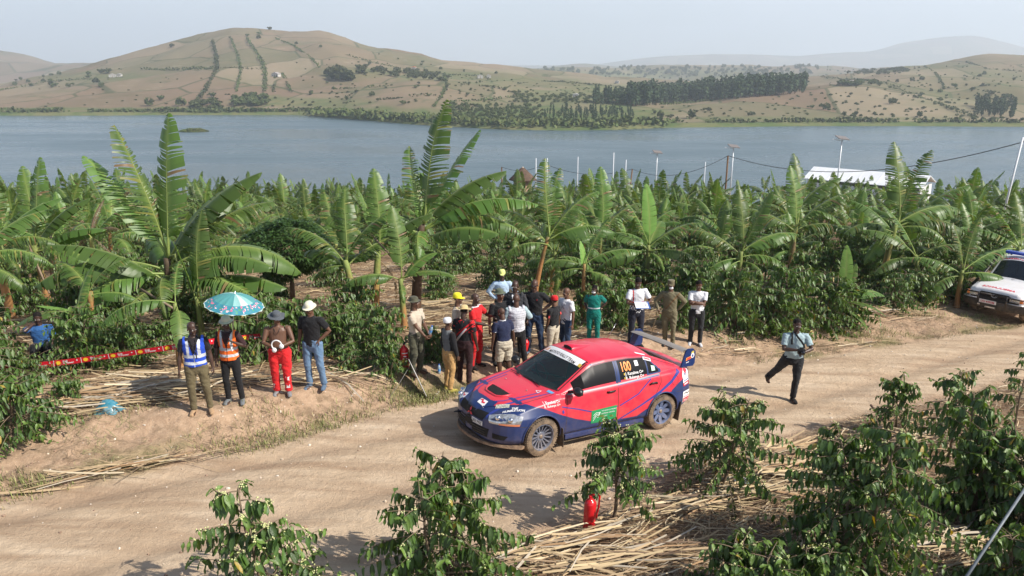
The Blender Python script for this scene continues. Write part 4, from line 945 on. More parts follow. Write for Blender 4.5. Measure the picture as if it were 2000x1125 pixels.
def bush_ok(p, dmin):
    u, v = project(p)
    for a in PW:
        if (p[0] - a[0]) ** 2 + (p[1] - a[1]) ** 2 < .95: return False
    for c in CLEAR:
        if ((u - c[0]) / c[2]) ** 2 + ((v - c[1]) / c[3]) ** 2 < 1: return False
    s, n = sn(p[0], p[1])
    if n < bank_top(s) + .75: return False
    return all((p[0] - b[0]) ** 2 + (p[1] - b[1]) ** 2 > dmin ** 2 for b in bush_xy)
CL = {'l': 'yellow green coffee bush in the left part of the field behind the tape', 'm': 'leafy coffee bush in the rows behind the group of spectators', 'r': 'dark glossy coffee bush in the dense rows between spectators and ambulance', 'f': 'coffee bush low under the banana plants further down the slope'}
def put_bush(p, k=None, s=1, zone=None, label=None):
    k = int(gc.integers(7)) if k is None else k
    c = copy_tree(cf[k]); c.location = (p[0], p[1], p[2] - .03); c.rotation_euler = (0, 0, gc.random() * 6.28); c.scale = (s, s, s * gc.uniform(.85, 1.1)); c.name = 'coffee_bush'
    u, v = project(p); z = zone or ('f' if p[1] > 30 else 'l' if u < 480 else 'm' if u < 1180 else 'r')
    tag(c, label or (('low ' if s < .82 else 'full ') + 'coffee bush ' + ('by the verge ' if p[1] < 18.5 else 'in the nearer rows ' if p[1] < 24 else 'under the bananas ' if p[1] < 34 else 'far down the slope ') + zone_text(u)), 'coffee bush', {'l': 'coffee bushes in the left of the field', 'm': 'coffee bushes behind the spectators', 'r': 'coffee bushes in the dense right rows', 'f': 'coffee bushes down the slope'}[z])
    bush_xy.append(p[:2]); return c
# bushes that line the verge, placed one by one
for u, v, s, k in [(1440, 640, 1.05, 1), (1490, 648, 1.0, 3), (1545, 645, 1.05, 5), (1600, 640, 1.05, 1), (1650, 628, 1.0, 0), (1740, 600, .9, 4), (1800, 588, .9, 2), (1850, 580, .9, 4),
                   (1320, 640, .75, 2), (1205, 640, .85, 0), (1100, 640, .7, 6), (655, 690, .8, 2), (700, 675, .85, 0), (595, 690, .95, 1), (530, 700, .9, 3), (745, 700, .8, 4), (770, 725, .7, 6), (690, 720, .6, 6), (850, 700, .7, 2),
                   (250, 712, .75, 0), (300, 690, .7, 2), (130, 790, .55, 6), (180, 720, .85, 1), (62, 742, .45, 3), (-25, 705, .9, 5), (165, 700, .75, 0), (235, 680, .8, 4), (440, 690, .6, 6), (-30, 760, 1.0, 3), (200, 668, .9, 3)]:
    put_bush(hit(u, v), k, s)
cnt = 0; tr = 0
while cnt < 268 and tr < 9000:
    tr += 1; D = 15.5 + 34 * gc.random() ** 1.25; u = gc.uniform(-80, 2080); p = np.array(gpos(u, D))
    if not bush_ok(p, 0.95 + (D - 15) * .008): continue
    put_bush(p, None, gc.uniform(.72, 1.05) * (1.08 if u > 1150 else .9)); cnt += 1
for e in cf:
    for c in list(e.children): bpy.data.objects.remove(c)
    bpy.data.objects.remove(e)
def mango():
    p = gpos(572, 22.5); e = empty('mango_tree', p, 0, 'round dark leafy tree in the clearing right of the largest banana plant', 'tree')
    MB().tube([(0, 0, -.1), (.02, 0, .5), (0, .05, 1.0), (.1, 0, 1.5)], [.09, .07, .06, .04], 8).tube([(0, 0, .7), (.4, .1, 1.2), (.7, .1, 1.5)], [.05, .035, .02], 6).tube([(0, 0, .8), (-.4, -.1, 1.2), (-.6, -.2, 1.6)], [.05, .035, .02], 6).build('trunk', BARK, e, True)
    g = np.random.default_rng(5); V = []; F = []; C = []; n = 0
    for i in range(1500):
        d = g.normal(size=3); d /= np.linalg.norm(d); 
        rr = .55 + .5 * g.random() ** .4; lump = .85 + .3 * float(vnoise(d[0] * 3 + 9, d[2] * 3 + d[1] * 2, 3))
        c = np.array((0, 0, 1.72)) + d * (1.12, 1.1, .82) * rr * lump
        for j in range(5):
            a = g.random() * 6.28; dl = np.array((math.cos(a), math.sin(a), g.uniform(-.9, .1))) + d * .5; dl /= np.linalg.norm(dl); s = .19 * g.uniform(.7, 1.2); sv = np.cross(dl, (0, 0, 1.0)); sv /= np.linalg.norm(sv); w = .028
            V += [c, c + dl * s * .5 - sv * w, c + dl * s + (0, 0, -.03), c + dl * s * .5 + sv * w]; F += [(n, n + 1, n + 2), (n, n + 2, n + 3)]; n += 4
            C += [np.array((.050, .098, .026)) * g.uniform(.7, 1.5)] * 4
    mesh_obj('crown', np.array(V), F, LEAFM, e, True, None, np.array(C))
mango()

# ================================================================== STRAW, WEEDS, STONES
STRAW = pm('dry_straw', (.5, .4, .25), .75, .35, attr=True)
def strips(name, P, az, Ln, W, C, mat, z_up=.02, bend=.1, tilt=.06, seed=1):
    g = np.random.default_rng(seed); k = len(P)
    d = np.c_[np.cos(az), np.sin(az)]; nrm = np.c_[-d[:, 1], d[:, 0]]; V = np.zeros((k, 8, 3)); b = g.normal(0, bend, k) * Ln; tl = g.normal(0, tilt, k) * Ln
    rollz = g.uniform(-.7, .7, k) * W
    for j, t in enumerate((-.5, -.17, .17, .5)):
        c = P[:, :2] + d * (t * Ln)[:, None] + nrm * (b * (4 * t * t - .5))[:, None]
        gz_ = ground(c[:, 0], c[:, 1])
        z = gz_ + P[:, 2] + tl * t + z_up * g.random(k)
        w = W * (1 if abs(t) < .4 else .6)
        V[:, j * 2] = np.c_[c - nrm * (w / 2)[:, None], z - rollz / 2]; V[:, j * 2 + 1] = np.c_[c + nrm * (w / 2)[:, None], z + rollz / 2]
    base = (np.arange(k) * 8)[:, None]
    F = np.concatenate([base + np.array([2 * j, 2 * j + 1, 2 * j + 3, 2 * j + 2]) for j in range(3)])
    o = mesh_obj(name, V.reshape(-1, 3), F, mat, None, False, None, np.repeat(C, 8, 0)); o['kind'] = 'stuff'; return o
def straw_cols(g, k, w=None):
    pal = np.array([(.50, .38, .22), (.40, .29, .17), (.29, .20, .12), (.60, .49, .33), (.17, .11, .07), (.34, .21, .11), (.42, .36, .28)])
    return pal[g.choice(7, k, p=w)] * g.uniform(.75, 1.15, (k, 1))
gs = np.random.default_rng(31)
# near side mulch
def sample(k, x0, x1, y0, y1, f):
    out = []
    while sum(map(len, out)) < k:
        q = np.c_[gs.uniform(x0, x1, 4000), gs.uniform(y0, y1, 4000)]; s, n = sn(q[:, 0], q[:, 1]); out.append(q[f(q, s, n)])
    return np.vstack(out)[:k]
def m_near(q, s, n): return (n < edge_lo(s) - .25 - .5 * (fbm(q[:, 0], q[:, 1], 3, 8) - .5)) & (gs.random(len(q)) < .25 + .75 * sstep(.35, .6, fbm(q[:, 0] * .8, q[:, 1] * .8, 3, 44)))
q = sample(34000, -4, 16, 5.5, 19, m_near); k = len(q)
strips('straw_mulch', np.c_[q, .015 + .06 * gs.random(k)], gs.normal(.35, .85, k), gs.uniform(.08, .5, k), gs.uniform(.003, .013, k), straw_cols(gs, k, [.2, .2, .2, .1, .15, .1, .05]), STRAW, .03, .12, .12, 1)
q = sample(2300, -3, 16, 5.8, 19, m_near); k = len(q)
strips('straw_mulch', np.c_[q, .04 + .06 * gs.random(k)], gs.normal(.35, .55, k), gs.uniform(.25, 1.0, k), gs.uniform(.008, .022, k), straw_cols(gs, k, [.3, .2, .1, .2, .05, .1, .05]), STRAW, .04, .04, .05, 2)
q = sample(14000, -4, 16, 5.5, 18, m_near); k = len(q)
strips('straw_mulch', np.c_[q, .03 + .07 * gs.random(k)], gs.uniform(0, 6.28, k), gs.uniform(.12, .4, k), gs.uniform(.0015, .004, k), straw_cols(gs, k, [.1, .15, .25, .05, .3, .1, .05]), STRAW, .03, .35, .15, 12)
# far side mulch between the coffee
def m_far(q, s, n): return (n > bank_top(s) + .05 + .5 * (fbm(q[:, 0], q[:, 1], 3, 8) - .5)) & (gs.random(len(q)) < .2 + .8 * sstep(.3, .6, fbm(q[:, 0] * .5, q[:, 1] * .5, 3, 45)))
q = sample(26000, -14, 18, 11.5, 34, m_far); k = len(q)
strips('straw_mulch', np.c_[q, .02 + .06 * gs.random(k)], gs.normal(.3, .7, k), gs.uniform(.15, .9, k), gs.uniform(.006, .022, k), straw_cols(gs, k, [.18, .2, .22, .1, .14, .12, .04]), STRAW, .03, .06, .06, 3)
# heaps of pale stalks
def heap(u, v, n, az, rx, ry, h, seed, Ls=(.7, 1.9), col_w=[.26, .24, .16, .10, .08, .08, .08]):
    c = hit(u, v); g = np.random.default_rng(seed); a = g.normal(0, .5, (n, 2)); ca, sa = math.cos(az), math.sin(az)
    x = c[0] + a[:, 0] * rx * ca - a[:, 1] * ry * sa; y = c[1] + a[:, 0] * rx * sa + a[:, 1] * ry * ca
    zz = h * np.exp(-(a ** 2).sum(1) * 1.2) * g.random(n) + .05
    strips('straw_mulch', np.c_[x, y, zz], az + g.normal(0, .34, n), g.uniform(*Ls, n) * .85, g.uniform(.009, .030, n), straw_cols(g, n, col_w), STRAW, .02, .045, .06, seed)
heap(1500, 905, 170, .45, 1.4, .5, .22, 51); heap(1560, 935, 150, .25, 1.2, .5, .22, 52); heap(1420, 985, 90, .3, 1.3, .35, .15, 53); heap(1750, 870, 130, .55, 1.3, .45, .22, 54)
heap(1100, 1075, 90, .5, 1.6, .45, .14, 55); heap(1000, 1110, 60, .55, 1.0, .3, .12, 56); heap(1250, 1110, 60, .2, 1.2, .4, .14, 57); heap(1900, 1080, 80, .35, 1.3, .5, .15, 58)
heap(250, 775, 260, .38, 2.2, .45, .16, 61, (.8, 2.2)); heap(150, 800, 90, .35, 1.5, .35, .12, 62); heap(320, 745, 110, .1, 1.2, .4, .12, 63); heap(560, 745, 60, .1, 1.4, .25, .06, 64)
heap(940, 660, 220, .3, 1.3, .6, .3, 65, (.8, 1.8)); heap(880, 600, 90, .1, 1.5, .6, .15, 66); heap(580, 640, 120, .1, 2.2, .6, .12, 67); heap(1700, 615, 90, .2, 2.5, .35, .12, 68); heap(1840, 585, 150, .1, 2.6, .6, .16, 69); heap(1420, 690, 26, .35, 1.5, .3, .05, 70, (.5, 1.2)); heap(1640, 680, 22, .3, 2.4, .3, .05, 72, (.4, 1.0)); heap(1520, 670, 16, .1, 1.8, .4, .04, 73, (.4, 1.0))
heap(690, 620, 160, .2, 2.0, .8, .1, 74, (.5, 1.6)); heap(1000, 620, 90, .2, 1.6, .7, .1, 75); heap(1090, 610, 70, .2, 1.2, .5, .1, 76); heap(230, 925, 40, .55, 1.3, .12, .06, 77, (.9, 2.0)); heap(300, 912, 22, .5, .9, .1, .05, 78, (.5, 1.2))
# dark dead weed stems and grass on the bank
def m_bank(q, s, n): return (n > edge_up(s) - .05) & (n < bank_top(s) + .3) & (fbm(q[:, 0] * 1.4, q[:, 1] * 1.4, 4, 61) > .52)
q = sample(5200, -12, 17, 9, 25, m_bank); k = len(q); g2 = fbm(q[:, 0] * .9, q[:, 1] * .9, 4, 77)
cw = np.where((g2 > .56)[:, None], np.array((.20, .20, .08)) * gs.uniform(.6, 1.3, (k, 1)), np.array((.24, .165, .10)) * gs.uniform(.5, 1.3, (k, 1)))
strips('dry_weeds', np.c_[q, .01 + .05 * gs.random(k)], gs.uniform(0, 6.28, k), gs.uniform(.05, .22, k), gs.uniform(.003, .008, k), cw, STRAW, .04, .2, .25, 4)
def grass(name, q, h, c, seed, w=.006):
    g = np.random.default_rng(seed); k = len(q); z = ground(q[:, 0], q[:, 1]); a = g.uniform(0, 6.28, k); hh = h * g.uniform(.4, 1.2, k); ln = g.uniform(.2, .9, k) * hh
    d = np.c_[np.cos(a), np.sin(a)]; nn = np.c_[-d[:, 1], d[:, 0]] * w
    V = np.stack([np.c_[q - nn, z], np.c_[q + nn, z], np.c_[q + d * (ln * .4)[:, None] + nn * .8, z + hh * .6], np.c_[q + d * (ln * .4)[:, None] - nn * .8, z + hh * .6], np.c_[q + d * ln[:, None], z + hh]], 1)
    b = (np.arange(k) * 5)[:, None]; F = [tuple(r) for r in (b + [0, 1, 2, 3]).tolist()] + [tuple(r) for r in (b + [3, 2, 4]).tolist()]
    C = np.repeat(np.array(c) * g.uniform(.6, 1.4, (k, 1)), 5, 0)
    o = mesh_obj(name, V.reshape(-1, 3), F, STRAW, None, False, None, C); o['kind'] = 'stuff'
tufts = [(780, 790, .5, 240), (850, 765, .45, 260), (820, 780, .35, 200), (700, 820, .4, 160), (590, 850, .5, 220), (480, 880, .45, 200), (540, 868, .4, 160), (640, 835, .3, 100), (20, 960, .4, 160), (60, 945, .3, 80), (860, 785, .3, 160), (1670, 655, .35, 200), (1800, 615, .4, 140), (1910, 622, .3, 160), (1740, 650, .3, 100), (1590, 645, .25, 90), (1230, 815, .2, 40), (1690, 720, .2, 50), (1850, 690, .3, 60), (1430, 672, .2, 60), (230, 800, .3, 80), (520, 800, .3, 50)]
q = np.vstack([hit(u, v)[:2] + gs.normal(0, r, (n, 2)) * (1, .4) for u, v, r, n in tufts])
ss, nn_ = sn(q[:, 0], q[:, 1]); q = q[(nn_ > edge_up(ss) - .12) | (nn_ < -1)]
grass('verge_grass', q, .11, (.20, .22, .07), 5); grass('verge_grass', q + gs.normal(0, .1, q.shape), .08, (.34, .28, .15), 6)
q = sample(2600, -10, 16, 10, 24, lambda q, s, n: (np.abs(n - edge_up(s) - .12) < .16) & (fbm(q[:, 0] * .8, q[:, 1] * .8, 3, 99) > .5)); grass('verge_grass', q, .06, (.20, .19, .08), 7, .004)
# stones and gravel
def stones():
    g = np.random.default_rng(9); ico = bmesh.new(); bmesh.ops.create_icosphere(ico, subdivisions=1, radius=1); iv = np.array([v.co[:] for v in ico.verts]); jf = [tuple(v.index for v in f.verts) for f in ico.faces]; ico.free()
    q1 = sample(1500, -10, 14, 7.5, 22, lambda q, s, n: (n > edge_lo(s) - .3) & (n < bank_top(s) + .1)); q1 = np.vstack([q1, sample(500, -9, 14, 9, 24, lambda q, s, n: (n > edge_up(s)) & (n < bank_top(s)))])
    V = []; F = []; C = []; n = 0
    for i, p in enumerate(q1):
        r = .006 + .02 * g.random() ** 5 + (.006 if i > 1500 else 0); V.append(iv * r * g.uniform(.6, 1.3, 3) + g.normal(0, r * .12, iv.shape) + (p[0], p[1], float(ground(p[0], p[1])) + r * .2)); F += [tuple(j + n for j in f) for f in jf]; n += len(iv)
        C.append(np.tile(np.array(((.55, .45, .34), (.68, .6, .5), (.30, .2, .14))[int(g.integers(3))]) * g.uniform(.8, 1.1), (len(iv), 1)))
    o = mesh_obj('loose_stones', np.vstack(V), F, STRAW, None, False, None, np.vstack(C)); o['kind'] = 'stuff'
stones()
# ================================================================== PEOPLE
SKIN = [pm('skin_a', (.085, .043, .028), .45, .45, var=.35, vscale=9, c2=(.115, .060, .038)), pm('skin_b', (.125, .062, .038), .48, .4, var=.35, vscale=9, c2=(.16, .08, .05)), pm('skin_c', (.058, .030, .021), .42, .5, var=.35, vscale=9, c2=(.08, .042, .03))]
EYEM = pm('eye_white', (.6, .55, .5), .3, .5)
HAIRM = pm('hair', (.012, .010, .009), .9, .2, bump=.6, bscale=120)
def cloth(name, c, c2=None, var=.35, rough=.85): return pm('cloth_' + name, c, rough, .25, var=var, vscale=11, c2=c2 or tuple(v * .72 for v in c), bump=.35, bscale=70, sheen=.1)
def remesh(V, F, vox, name, mats, parent, fold=0, seed=0, paint=None, smooth=1, scale=1.0):
    me = bpy.data.meshes.new('tmp'); me.from_pydata([tuple(v) for v in np.asarray(V).tolist()], [], [tuple(int(i) for i in f) for f in F]); me.update()
    o = bpy.data.objects.new('tmp', me); col.objects.link(o)
    m = o.modifiers.new('r', 'REMESH'); m.mode = 'VOXEL'; m.voxel_size = vox; m.use_smooth_shade = True
    if smooth: s = o.modifiers.new('s', 'SMOOTH'); s.factor = .5; s.iterations = smooth
    dg = bpy.context.evaluated_depsgraph_get(); dg.update()
    ev = o.evaluated_get(dg); out = bpy.data.meshes.new_from_object(ev)
    bpy.data.objects.remove(o); bpy.data.meshes.remove(me)
    n = len(out.vertices); co = np.zeros(n * 3, np.float32); out.vertices.foreach_get('co', co); co = co.reshape(-1, 3)
    if fold:
        nr = np.zeros(n * 3, np.float32); out.vertices.foreach_get('normal', nr); nr = nr.reshape(-1, 3)
        f = fbm(co[:, 0] * 9 + seed, co[:, 2] * 14 + co[:, 0] * 8 + co[:, 1] * 9, 3, seed) - .5
        f += .5 * (fbm(co[:, 2] * 22 + seed, co[:, 0] * 16 + co[:, 1] * 16, 2, seed + 3) - .5)
        co = co + nr * (f * fold)[:, None]
    out.vertices.foreach_set('co', (co * scale).ravel())
    out.materials.clear()
    for mt in (mats if isinstance(mats, (list, tuple)) else [mats]): out.materials.append(mt)
    if paint is not None:
        k = len(out.polygons); c = np.zeros(k * 3, np.float32); out.polygons.foreach_get('center', c)
        out.polygons.foreach_set('material_index', paint(c.reshape(-1, 3) / scale).astype(np.int32))
    out.update()
    r = bpy.data.objects.new(name, out); col.objects.link(r); r.parent = parent
    return r
def ik(a, c, l1, l2, hint):
    a = np.array(a, float); c = np.array(c, float); d = c - a; L_ = np.linalg.norm(d); mx_ = (l1 + l2) * .995
    if L_ > mx_: c = a + d / L_ * mx_; d = c - a; L_ = mx_
    x = (l1 * l1 - l2 * l2 + L_ * L_) / (2 * L_); h = math.sqrt(max(0, l1 * l1 - x * x)); u = d / L_
    hv = np.array(hint, float); hv -= u * (hv @ u); hv /= np.linalg.norm(hv) + 1e-9
    return a + u * x + hv * h, c
def ellip(mb, c, r, rot=None, seg=14):
    V = []; F = []; n = seg; k = seg // 2
    for j in range(k + 1):
        ph = math.pi * j / k
        for i in range(n):
            a = 2 * math.pi * i / n; V.append((r[0] * math.sin(ph) * math.cos(a), r[1] * math.sin(ph) * math.sin(a), r[2] * math.cos(ph)))
    V = np.array(V)
    if rot is not None: V = V @ np.array(rot).T
    for j in range(k):
        for i in range(n): F.append((j * n + i, j * n + (i + 1) % n, (j + 1) * n + (i + 1) % n, (j + 1) * n + i))
    mb.add(V + np.array(c), F)
def stack(mb, secs, n=20):
    """closed loft of ellipses: (x, y, z, rx, ry)"""
    V = []; F = []
    a = np.arange(n) * 2 * math.pi / n
    for (x, y, z, rx, ry) in secs: V.append(np.c_[x + rx * np.cos(a), y + ry * np.sin(a), np.full(n, z)])
    for j in range(len(secs) - 1):
        for i in range(n): F.append((j * n + i, j * n + (i + 1) % n, (j + 1) * n + (i + 1) % n, (j + 1) * n + i))
    F.append(tuple(range(n - 1, -1, -1))); F.append(tuple((len(secs) - 1) * n + i for i in range(n)))
    mb.add(np.vstack(V), F)
def person(loc, rz, H, label, top, legs, shoes, skin=0, hat=None, sleeve='short', hem=.90, w=1.12, belly=0, lean=0, hand_a=None, hand_b=None, el_a=None, el_b=None,
           yaw=0, pitch=0, foot_a=(.12, -.02, 0), foot_b=(-.12, .02, 0), shorts=False, hipz=.93, paint=None, legpaint=None, curl=.5, over=None, overpaint=None, leg_w=1.0, baggy=1.0, heel_b=0, twist=0, collar=None, legs_mats=None, group=None):
    sc_ = H / 1.78
    e = empty('person', loc, math.radians(rz), label, 'person', group)
    e.scale = (1, 1, 1)
    dz = hipz - .93
    def T(z): return lean * max(0, z - (.93 + dz))     # forward lean (towards -y)
    hips = {s: np.array((s * .088 * w, 0, .93 + dz)) for s in (1, -1)}
    sh = {s: np.array((s * .172 * w, -T(1.43 + dz) + s * twist, 1.425 + dz)) for s in (1, -1)}
    hand = {1: hand_a or (.27, -.05, .80), -1: hand_b or (-.27, -.05, .80)}
    elh = {1: el_a or (.5, .8, -.2), -1: el_b or (-.5, .8, -.2)}
    arm = {}
    for s in (1, -1):
        hd = np.array(hand[s], float); hd[2] += dz
        if (hand_a if s == 1 else hand_b) is None: hd[1] -= T(1.0) ; hd[0] = s * .27 * w
        arm[s] = ik(sh[s], hd, .285, .26, elh[s])
    feet = {1: np.array(foot_a, float), -1: np.array(foot_b, float)}
    leg = {}
    for s in (1, -1):
        ank = feet[s] + (0, .03, .085); leg[s] = ik(hips[s], ank, .43, .42, (s * .15, -1, 0))
    # --- body
    b = MB(); bw = w
    bsec = [(0, 0, .80 + dz, .09 * w, .08), (0, .005, .88 + dz, .155 * w, .105), (0, 0, .97 + dz, .150 * w, .105 + belly * .3), (0, -belly * .4, 1.07 + dz, .133 * w + belly * .3, .098 + belly * .6), (0, -belly * .2, 1.18 + dz, .145 * w, .105 + belly * .3),
            (0, 0, 1.30 + dz, .162 * w, .112), (0, 0, 1.39 + dz, .160 * w, .098), (0, .005, 1.45 + dz, .115 * w, .075), (0, .01, 1.485 + dz, .062, .058)]
    bsec = [(x, y - T(z), z, rx, ry) for x, y, z, rx, ry in bsec]
    stack(b, bsec)
    nk = np.array((0, .012 - T(1.48 + dz), 1.47 + dz)); hc = np.array((0, -.005 - T(1.6 + dz) * 1.0, 1.655 + dz))
    b.tube([nk - (0, 0, .03), (nk + hc) / 2 + (0, .012, -.02), hc - (0, 0, .04)], [.066, .056, .056], 14)
    Rh = np.array((Matrix.Rotation(math.radians(yaw), 3, 'Z') @ Matrix.Rotation(math.radians(pitch), 3, 'X')))
    hp = hc - (0, 0, .10)
    def HP(p): return hp + Rh @ (np.array(p, float) + (0, 0, .10))
    def hel(c, r): ellip(b, HP(c), r, Rh)
    hel((0, .012, .035), (.076, .094, .088)); hel((0, -.018, -.045), (.056, .068, .072)); hel((0, -.088, -.02), (.013, .022, .022)); hel((0, -.055, .01), (.055, .03, .022))
    hel((0, -.078, -.058), (.028, .015, .014)); hel((0, -.066, -.098), (.026, .022, .018))
    for s in (1, -1): hel((s * .078, .008, -.015), (.010, .020, .032)); hel((s * .032, -.070, -.035), (.024, .02, .022))
    for s in (1, -1):
        el, wr = arm[s]; S_ = sh[s]
        b.tube([S_ + (-s * .05, 0, .0), S_, S_ + (el - S_) * .35, S_ + (el - S_) * .75, el, el + (wr - el) * .3, el + (wr - el) * .75, wr], np.array([.055, .055, .049, .041, .036, .038, .028, .024]) * (1 + (w - 1) * .6), 12)
        # hand
        d = (wr - el) / np.linalg.norm(wr - el); pn = np.array((-s, .0, 0.)) if abs(d[2]) > .7 else np.array((0, .2, -1.0))
        pn = pn - d * (pn @ d); pn /= np.linalg.norm(pn); sd = np.cross(d, pn)
        if sd @ np.array((0, -1, 0)) < 0 and abs(d[2]) > .7: sd = -sd
        b.tube([wr - d * .01, wr + d * .03, wr + d * .07, wr + d * .095], [(.026, .020), (.034, .018), (.040, .017), (.036, .014)], 10, up=pn)
        for q in range(4):
            f0 = wr + d * .085 + sd * (.032 - .0215 * q); L3 = [.072, .080, .074, .058][q]
            p = [f0 - d * .02, f0]; a = 0
            for j in range(3):
                a += curl * (.5 + .15 * q) + .08; dd = d * math.cos(a) + pn * math.sin(a); p.append(p[-1] + dd * L3 / 3)
            b.tube(p, [.0095, .0095, .009, .0085, .007], 7)
        t0 = wr + d * .025 + sd * .028; td = d * .62 + sd * .6 + pn * .35
        b.tube([t0, t0 + td * .035, t0 + td * .06 + pn * .006, t0 + td * .082 + pn * .014 + d * .006], [.013, .012, .011, .008], 7)
        K, A = leg[s]; Hh = hips[s]
        b.tube([Hh + (0, 0, .02), Hh + (K - Hh) * .25, Hh + (K - Hh) * .7, K, K + (A - K) * .3 + (0, .012, 0), K + (A - K) * .8, A], np.array([.085, .085, .066, .052, .055, .038, .036]) * (1 + (w - 1) * .6), 12)
        F_ = feet[s]; ang = heel_b if s == -1 else 0
        b.tube([A, A + (0, .01, -.045), A + (0, -.06, -.055), A + (0, -.15, -.065)], [.034, .038, .038, .028], 10)
    V = np.vstack(b.V)
    remesh(V, b.F, .0085, 'body', SKIN[skin], e, smooth=1, scale=sc_)
    # eyes and brows
    for s in (1, -1):
        m = MB(); ellip(m, HP((s * .031, -.083, -.006)), (.011, .007, .006), Rh, 8); V = np.vstack(m.V) * sc_; mesh_obj('eye', V, m.F, EYEM, e)
    # hair
    if hat is None or hat[0] not in ('bald', 'kufi'):
        m = MB(); ellip(m, HP((0, .020, .043)), (.081, .096, .088), Rh, 20); V = np.vstack(m.V); loc_ = (V - hp) @ Rh - (0, 0, .10)
        low = loc_[:, 2] < .012 - loc_[:, 1] * .5; V = np.where(low[:, None], HP((0, .02, .03)) + (V - HP((0, .02, .03))) * .82, V)
        mesh_obj('hair', V * sc_, m.F, HAIRM, e)
    if hat and hat[0] != 'bald': make_hat(hat, HP, Rh, sc_, e)
    # --- trousers
    m = MB(); ex = .016 * baggy
    stack(m, [(0, .005, .80 + dz, .12 * w, .10), (0, .005, .88 + dz, .155 * w + ex, .105 + ex), (0, 0, .97 + dz, .148 * w + ex, .105 + ex + belly * .3), (0, -belly * .3, 1.03 + dz, .138 * w + ex + belly * .2, .10 + ex + belly * .4)])
    for s in (1, -1):
        K, A = leg[s]; Hh = hips[s]
        if shorts: pts = [Hh + (0, 0, .03), Hh + (K - Hh) * .4, Hh + (K - Hh) * .98]; rr = [.10, .102, .095]
        else: pts = [Hh + (0, 0, .03), Hh + (K - Hh) * .3, Hh + (K - Hh) * .8, K + (0, -.008, 0), K + (A - K) * .35 + (0, .01, 0), K + (A - K) * .8, A + (0, .0, .0)]; rr = [.102, .098, .076, .066, .064, .058, .060]
        m.tube(pts, np.array(rr) * (1 + (w - 1) * .6) * leg_w, 14)
    remesh(np.vstack(m.V), m.F, .012, 'shorts' if shorts else 'trousers', legs_mats or legs, e, fold=.022 * baggy, seed=int(abs(loc[0]) * 50) + 3, smooth=2, scale=sc_, paint=legpaint)
    # --- shirt
    def tee(secs_ex, hem_, sl, name, mats, pt, sd_):
        m = MB(); ex = secs_ex; hz = hem_ + dz
        secs = [(0, -T(hz), hz, .152 * w + ex, .108 + ex + belly * .35), (0, -T(1.0 + dz), max(hz + .03, 1.0 + dz), .147 * w + ex + belly * .2, .108 + ex + belly * .55), (0, -belly * .35 - T(1.08 + dz), 1.08 + dz, .138 * w + ex + belly * .3, .10 + ex + belly * .6), (0, -T(1.2 + dz), 1.20 + dz, .148 * w + ex, .107 + ex + belly * .3),
                (0, -T(1.3 + dz), 1.31 + dz, .164 * w + ex, .114 + ex), (0, -T(1.39 + dz), 1.40 + dz, .168 * w + ex, .100 + ex), (0, .003 - T(1.44 + dz), 1.452 + dz, .122 * w + ex, .078 + ex * .7), (0, .008 - T(1.48 + dz), 1.485 + dz, .072, .066)]
        stack(m, secs)
        if collar: m.tube([(.07 * math.cos(a), .008 - T(1.48 + dz) + .066 * math.sin(a), 1.49 + dz + (-.018 if math.sin(a) < -.5 else .01)) for a in np.linspace(0, 6.28, 18)], [.012] * 18, 6)
        for s in (1, -1):
            el, wr = arm[s]; S_ = sh[s]; f = {'short': .72, 'long': 1, 'none': 0, 'half': .95}[sl]
            if f == 0: m.tube([S_ + (-s * .06, 0, 0), S_ + (-s * .012, 0, 0)], [.06 + ex, .052 + ex], 12); continue
            pts = [S_ + (-s * .07, 0, -.01), S_ + (-s * .01, 0, 0), S_ + (el - S_) * .45, S_ + (el - S_) * f]; rr = [.060 + ex * .6, .062 + ex * .6, .058 + ex * .5, .056 + ex * .5]
            if sl == 'long': pts += [el + (wr - el) * .4, el + (wr - el) * .96]; rr += [.048 + ex * .3, .036 + ex * .2]
            m.tube(pts, np.array(rr) * (1 + (w - 1) * .4), 12)
        return remesh(np.vstack(m.V), m.F, .011, name, mats, e, fold=.018 + ex * .25, seed=sd_, smooth=2, scale=sc_, paint=pt)
    if top is not None: tee(.013, hem, sleeve, 'shirt', top, paint, int(abs(loc[1]) * 31))
    if over: tee(over[1], over[2], over[3], over[4], over[0], overpaint, int(abs(loc[1]) * 17))
    # --- shoes
    for s in (1, -1):
        K, A = leg[s]; m = MB(); tilt = heel_b if s == -1 else 0
        R_ = np.array(Matrix.Rotation(math.radians(tilt), 3, 'X') @ Matrix.Rotation(math.radians(s * 12), 3, 'Z'))
        def q(p): return A + R_ @ (np.array(p, float) - (0, .0, .085))
        m.tube([q((0, .055, .035)), q((0, .03, .045)), q((0, -.05, .045)), q((0, -.12, .034)), q((0, -.185, .026))], [(.030, .03), (.040, .042), (.045, .040), (.048, .032), (.030, .020)], 12, up=R_ @ np.array((0, 0, 1.0)))
        m.tube([q((0, .005, .04)), q((0, .008, .10))], [.042, .042], 10)
        m.tube([q((0, .058, .010)), q((0, -.05, .010)), q((0, -.13, .010)), q((0, -.19, .012))], [(.040, .012), (.046, .012), (.050, .012), (.032, .010)], 12, up=R_ @ np.array((0, 0, 1.0)))
        remesh(np.vstack(m.V), m.F, .010, 'shoe', shoes, e, smooth=1, scale=sc_)
    Mw = Matrix.Translation(Vector(loc)) @ Matrix.Rotation(math.radians(rz), 4, 'Z')
    def W(p): return np.array(Mw @ Vector(np.array(p, float) * sc_))
    return e, dict(W=W, hand={s: arm[s][1] for s in (1, -1)}, arm=arm, head=HP, Rh=Rh, sc=sc_, sh=sh)
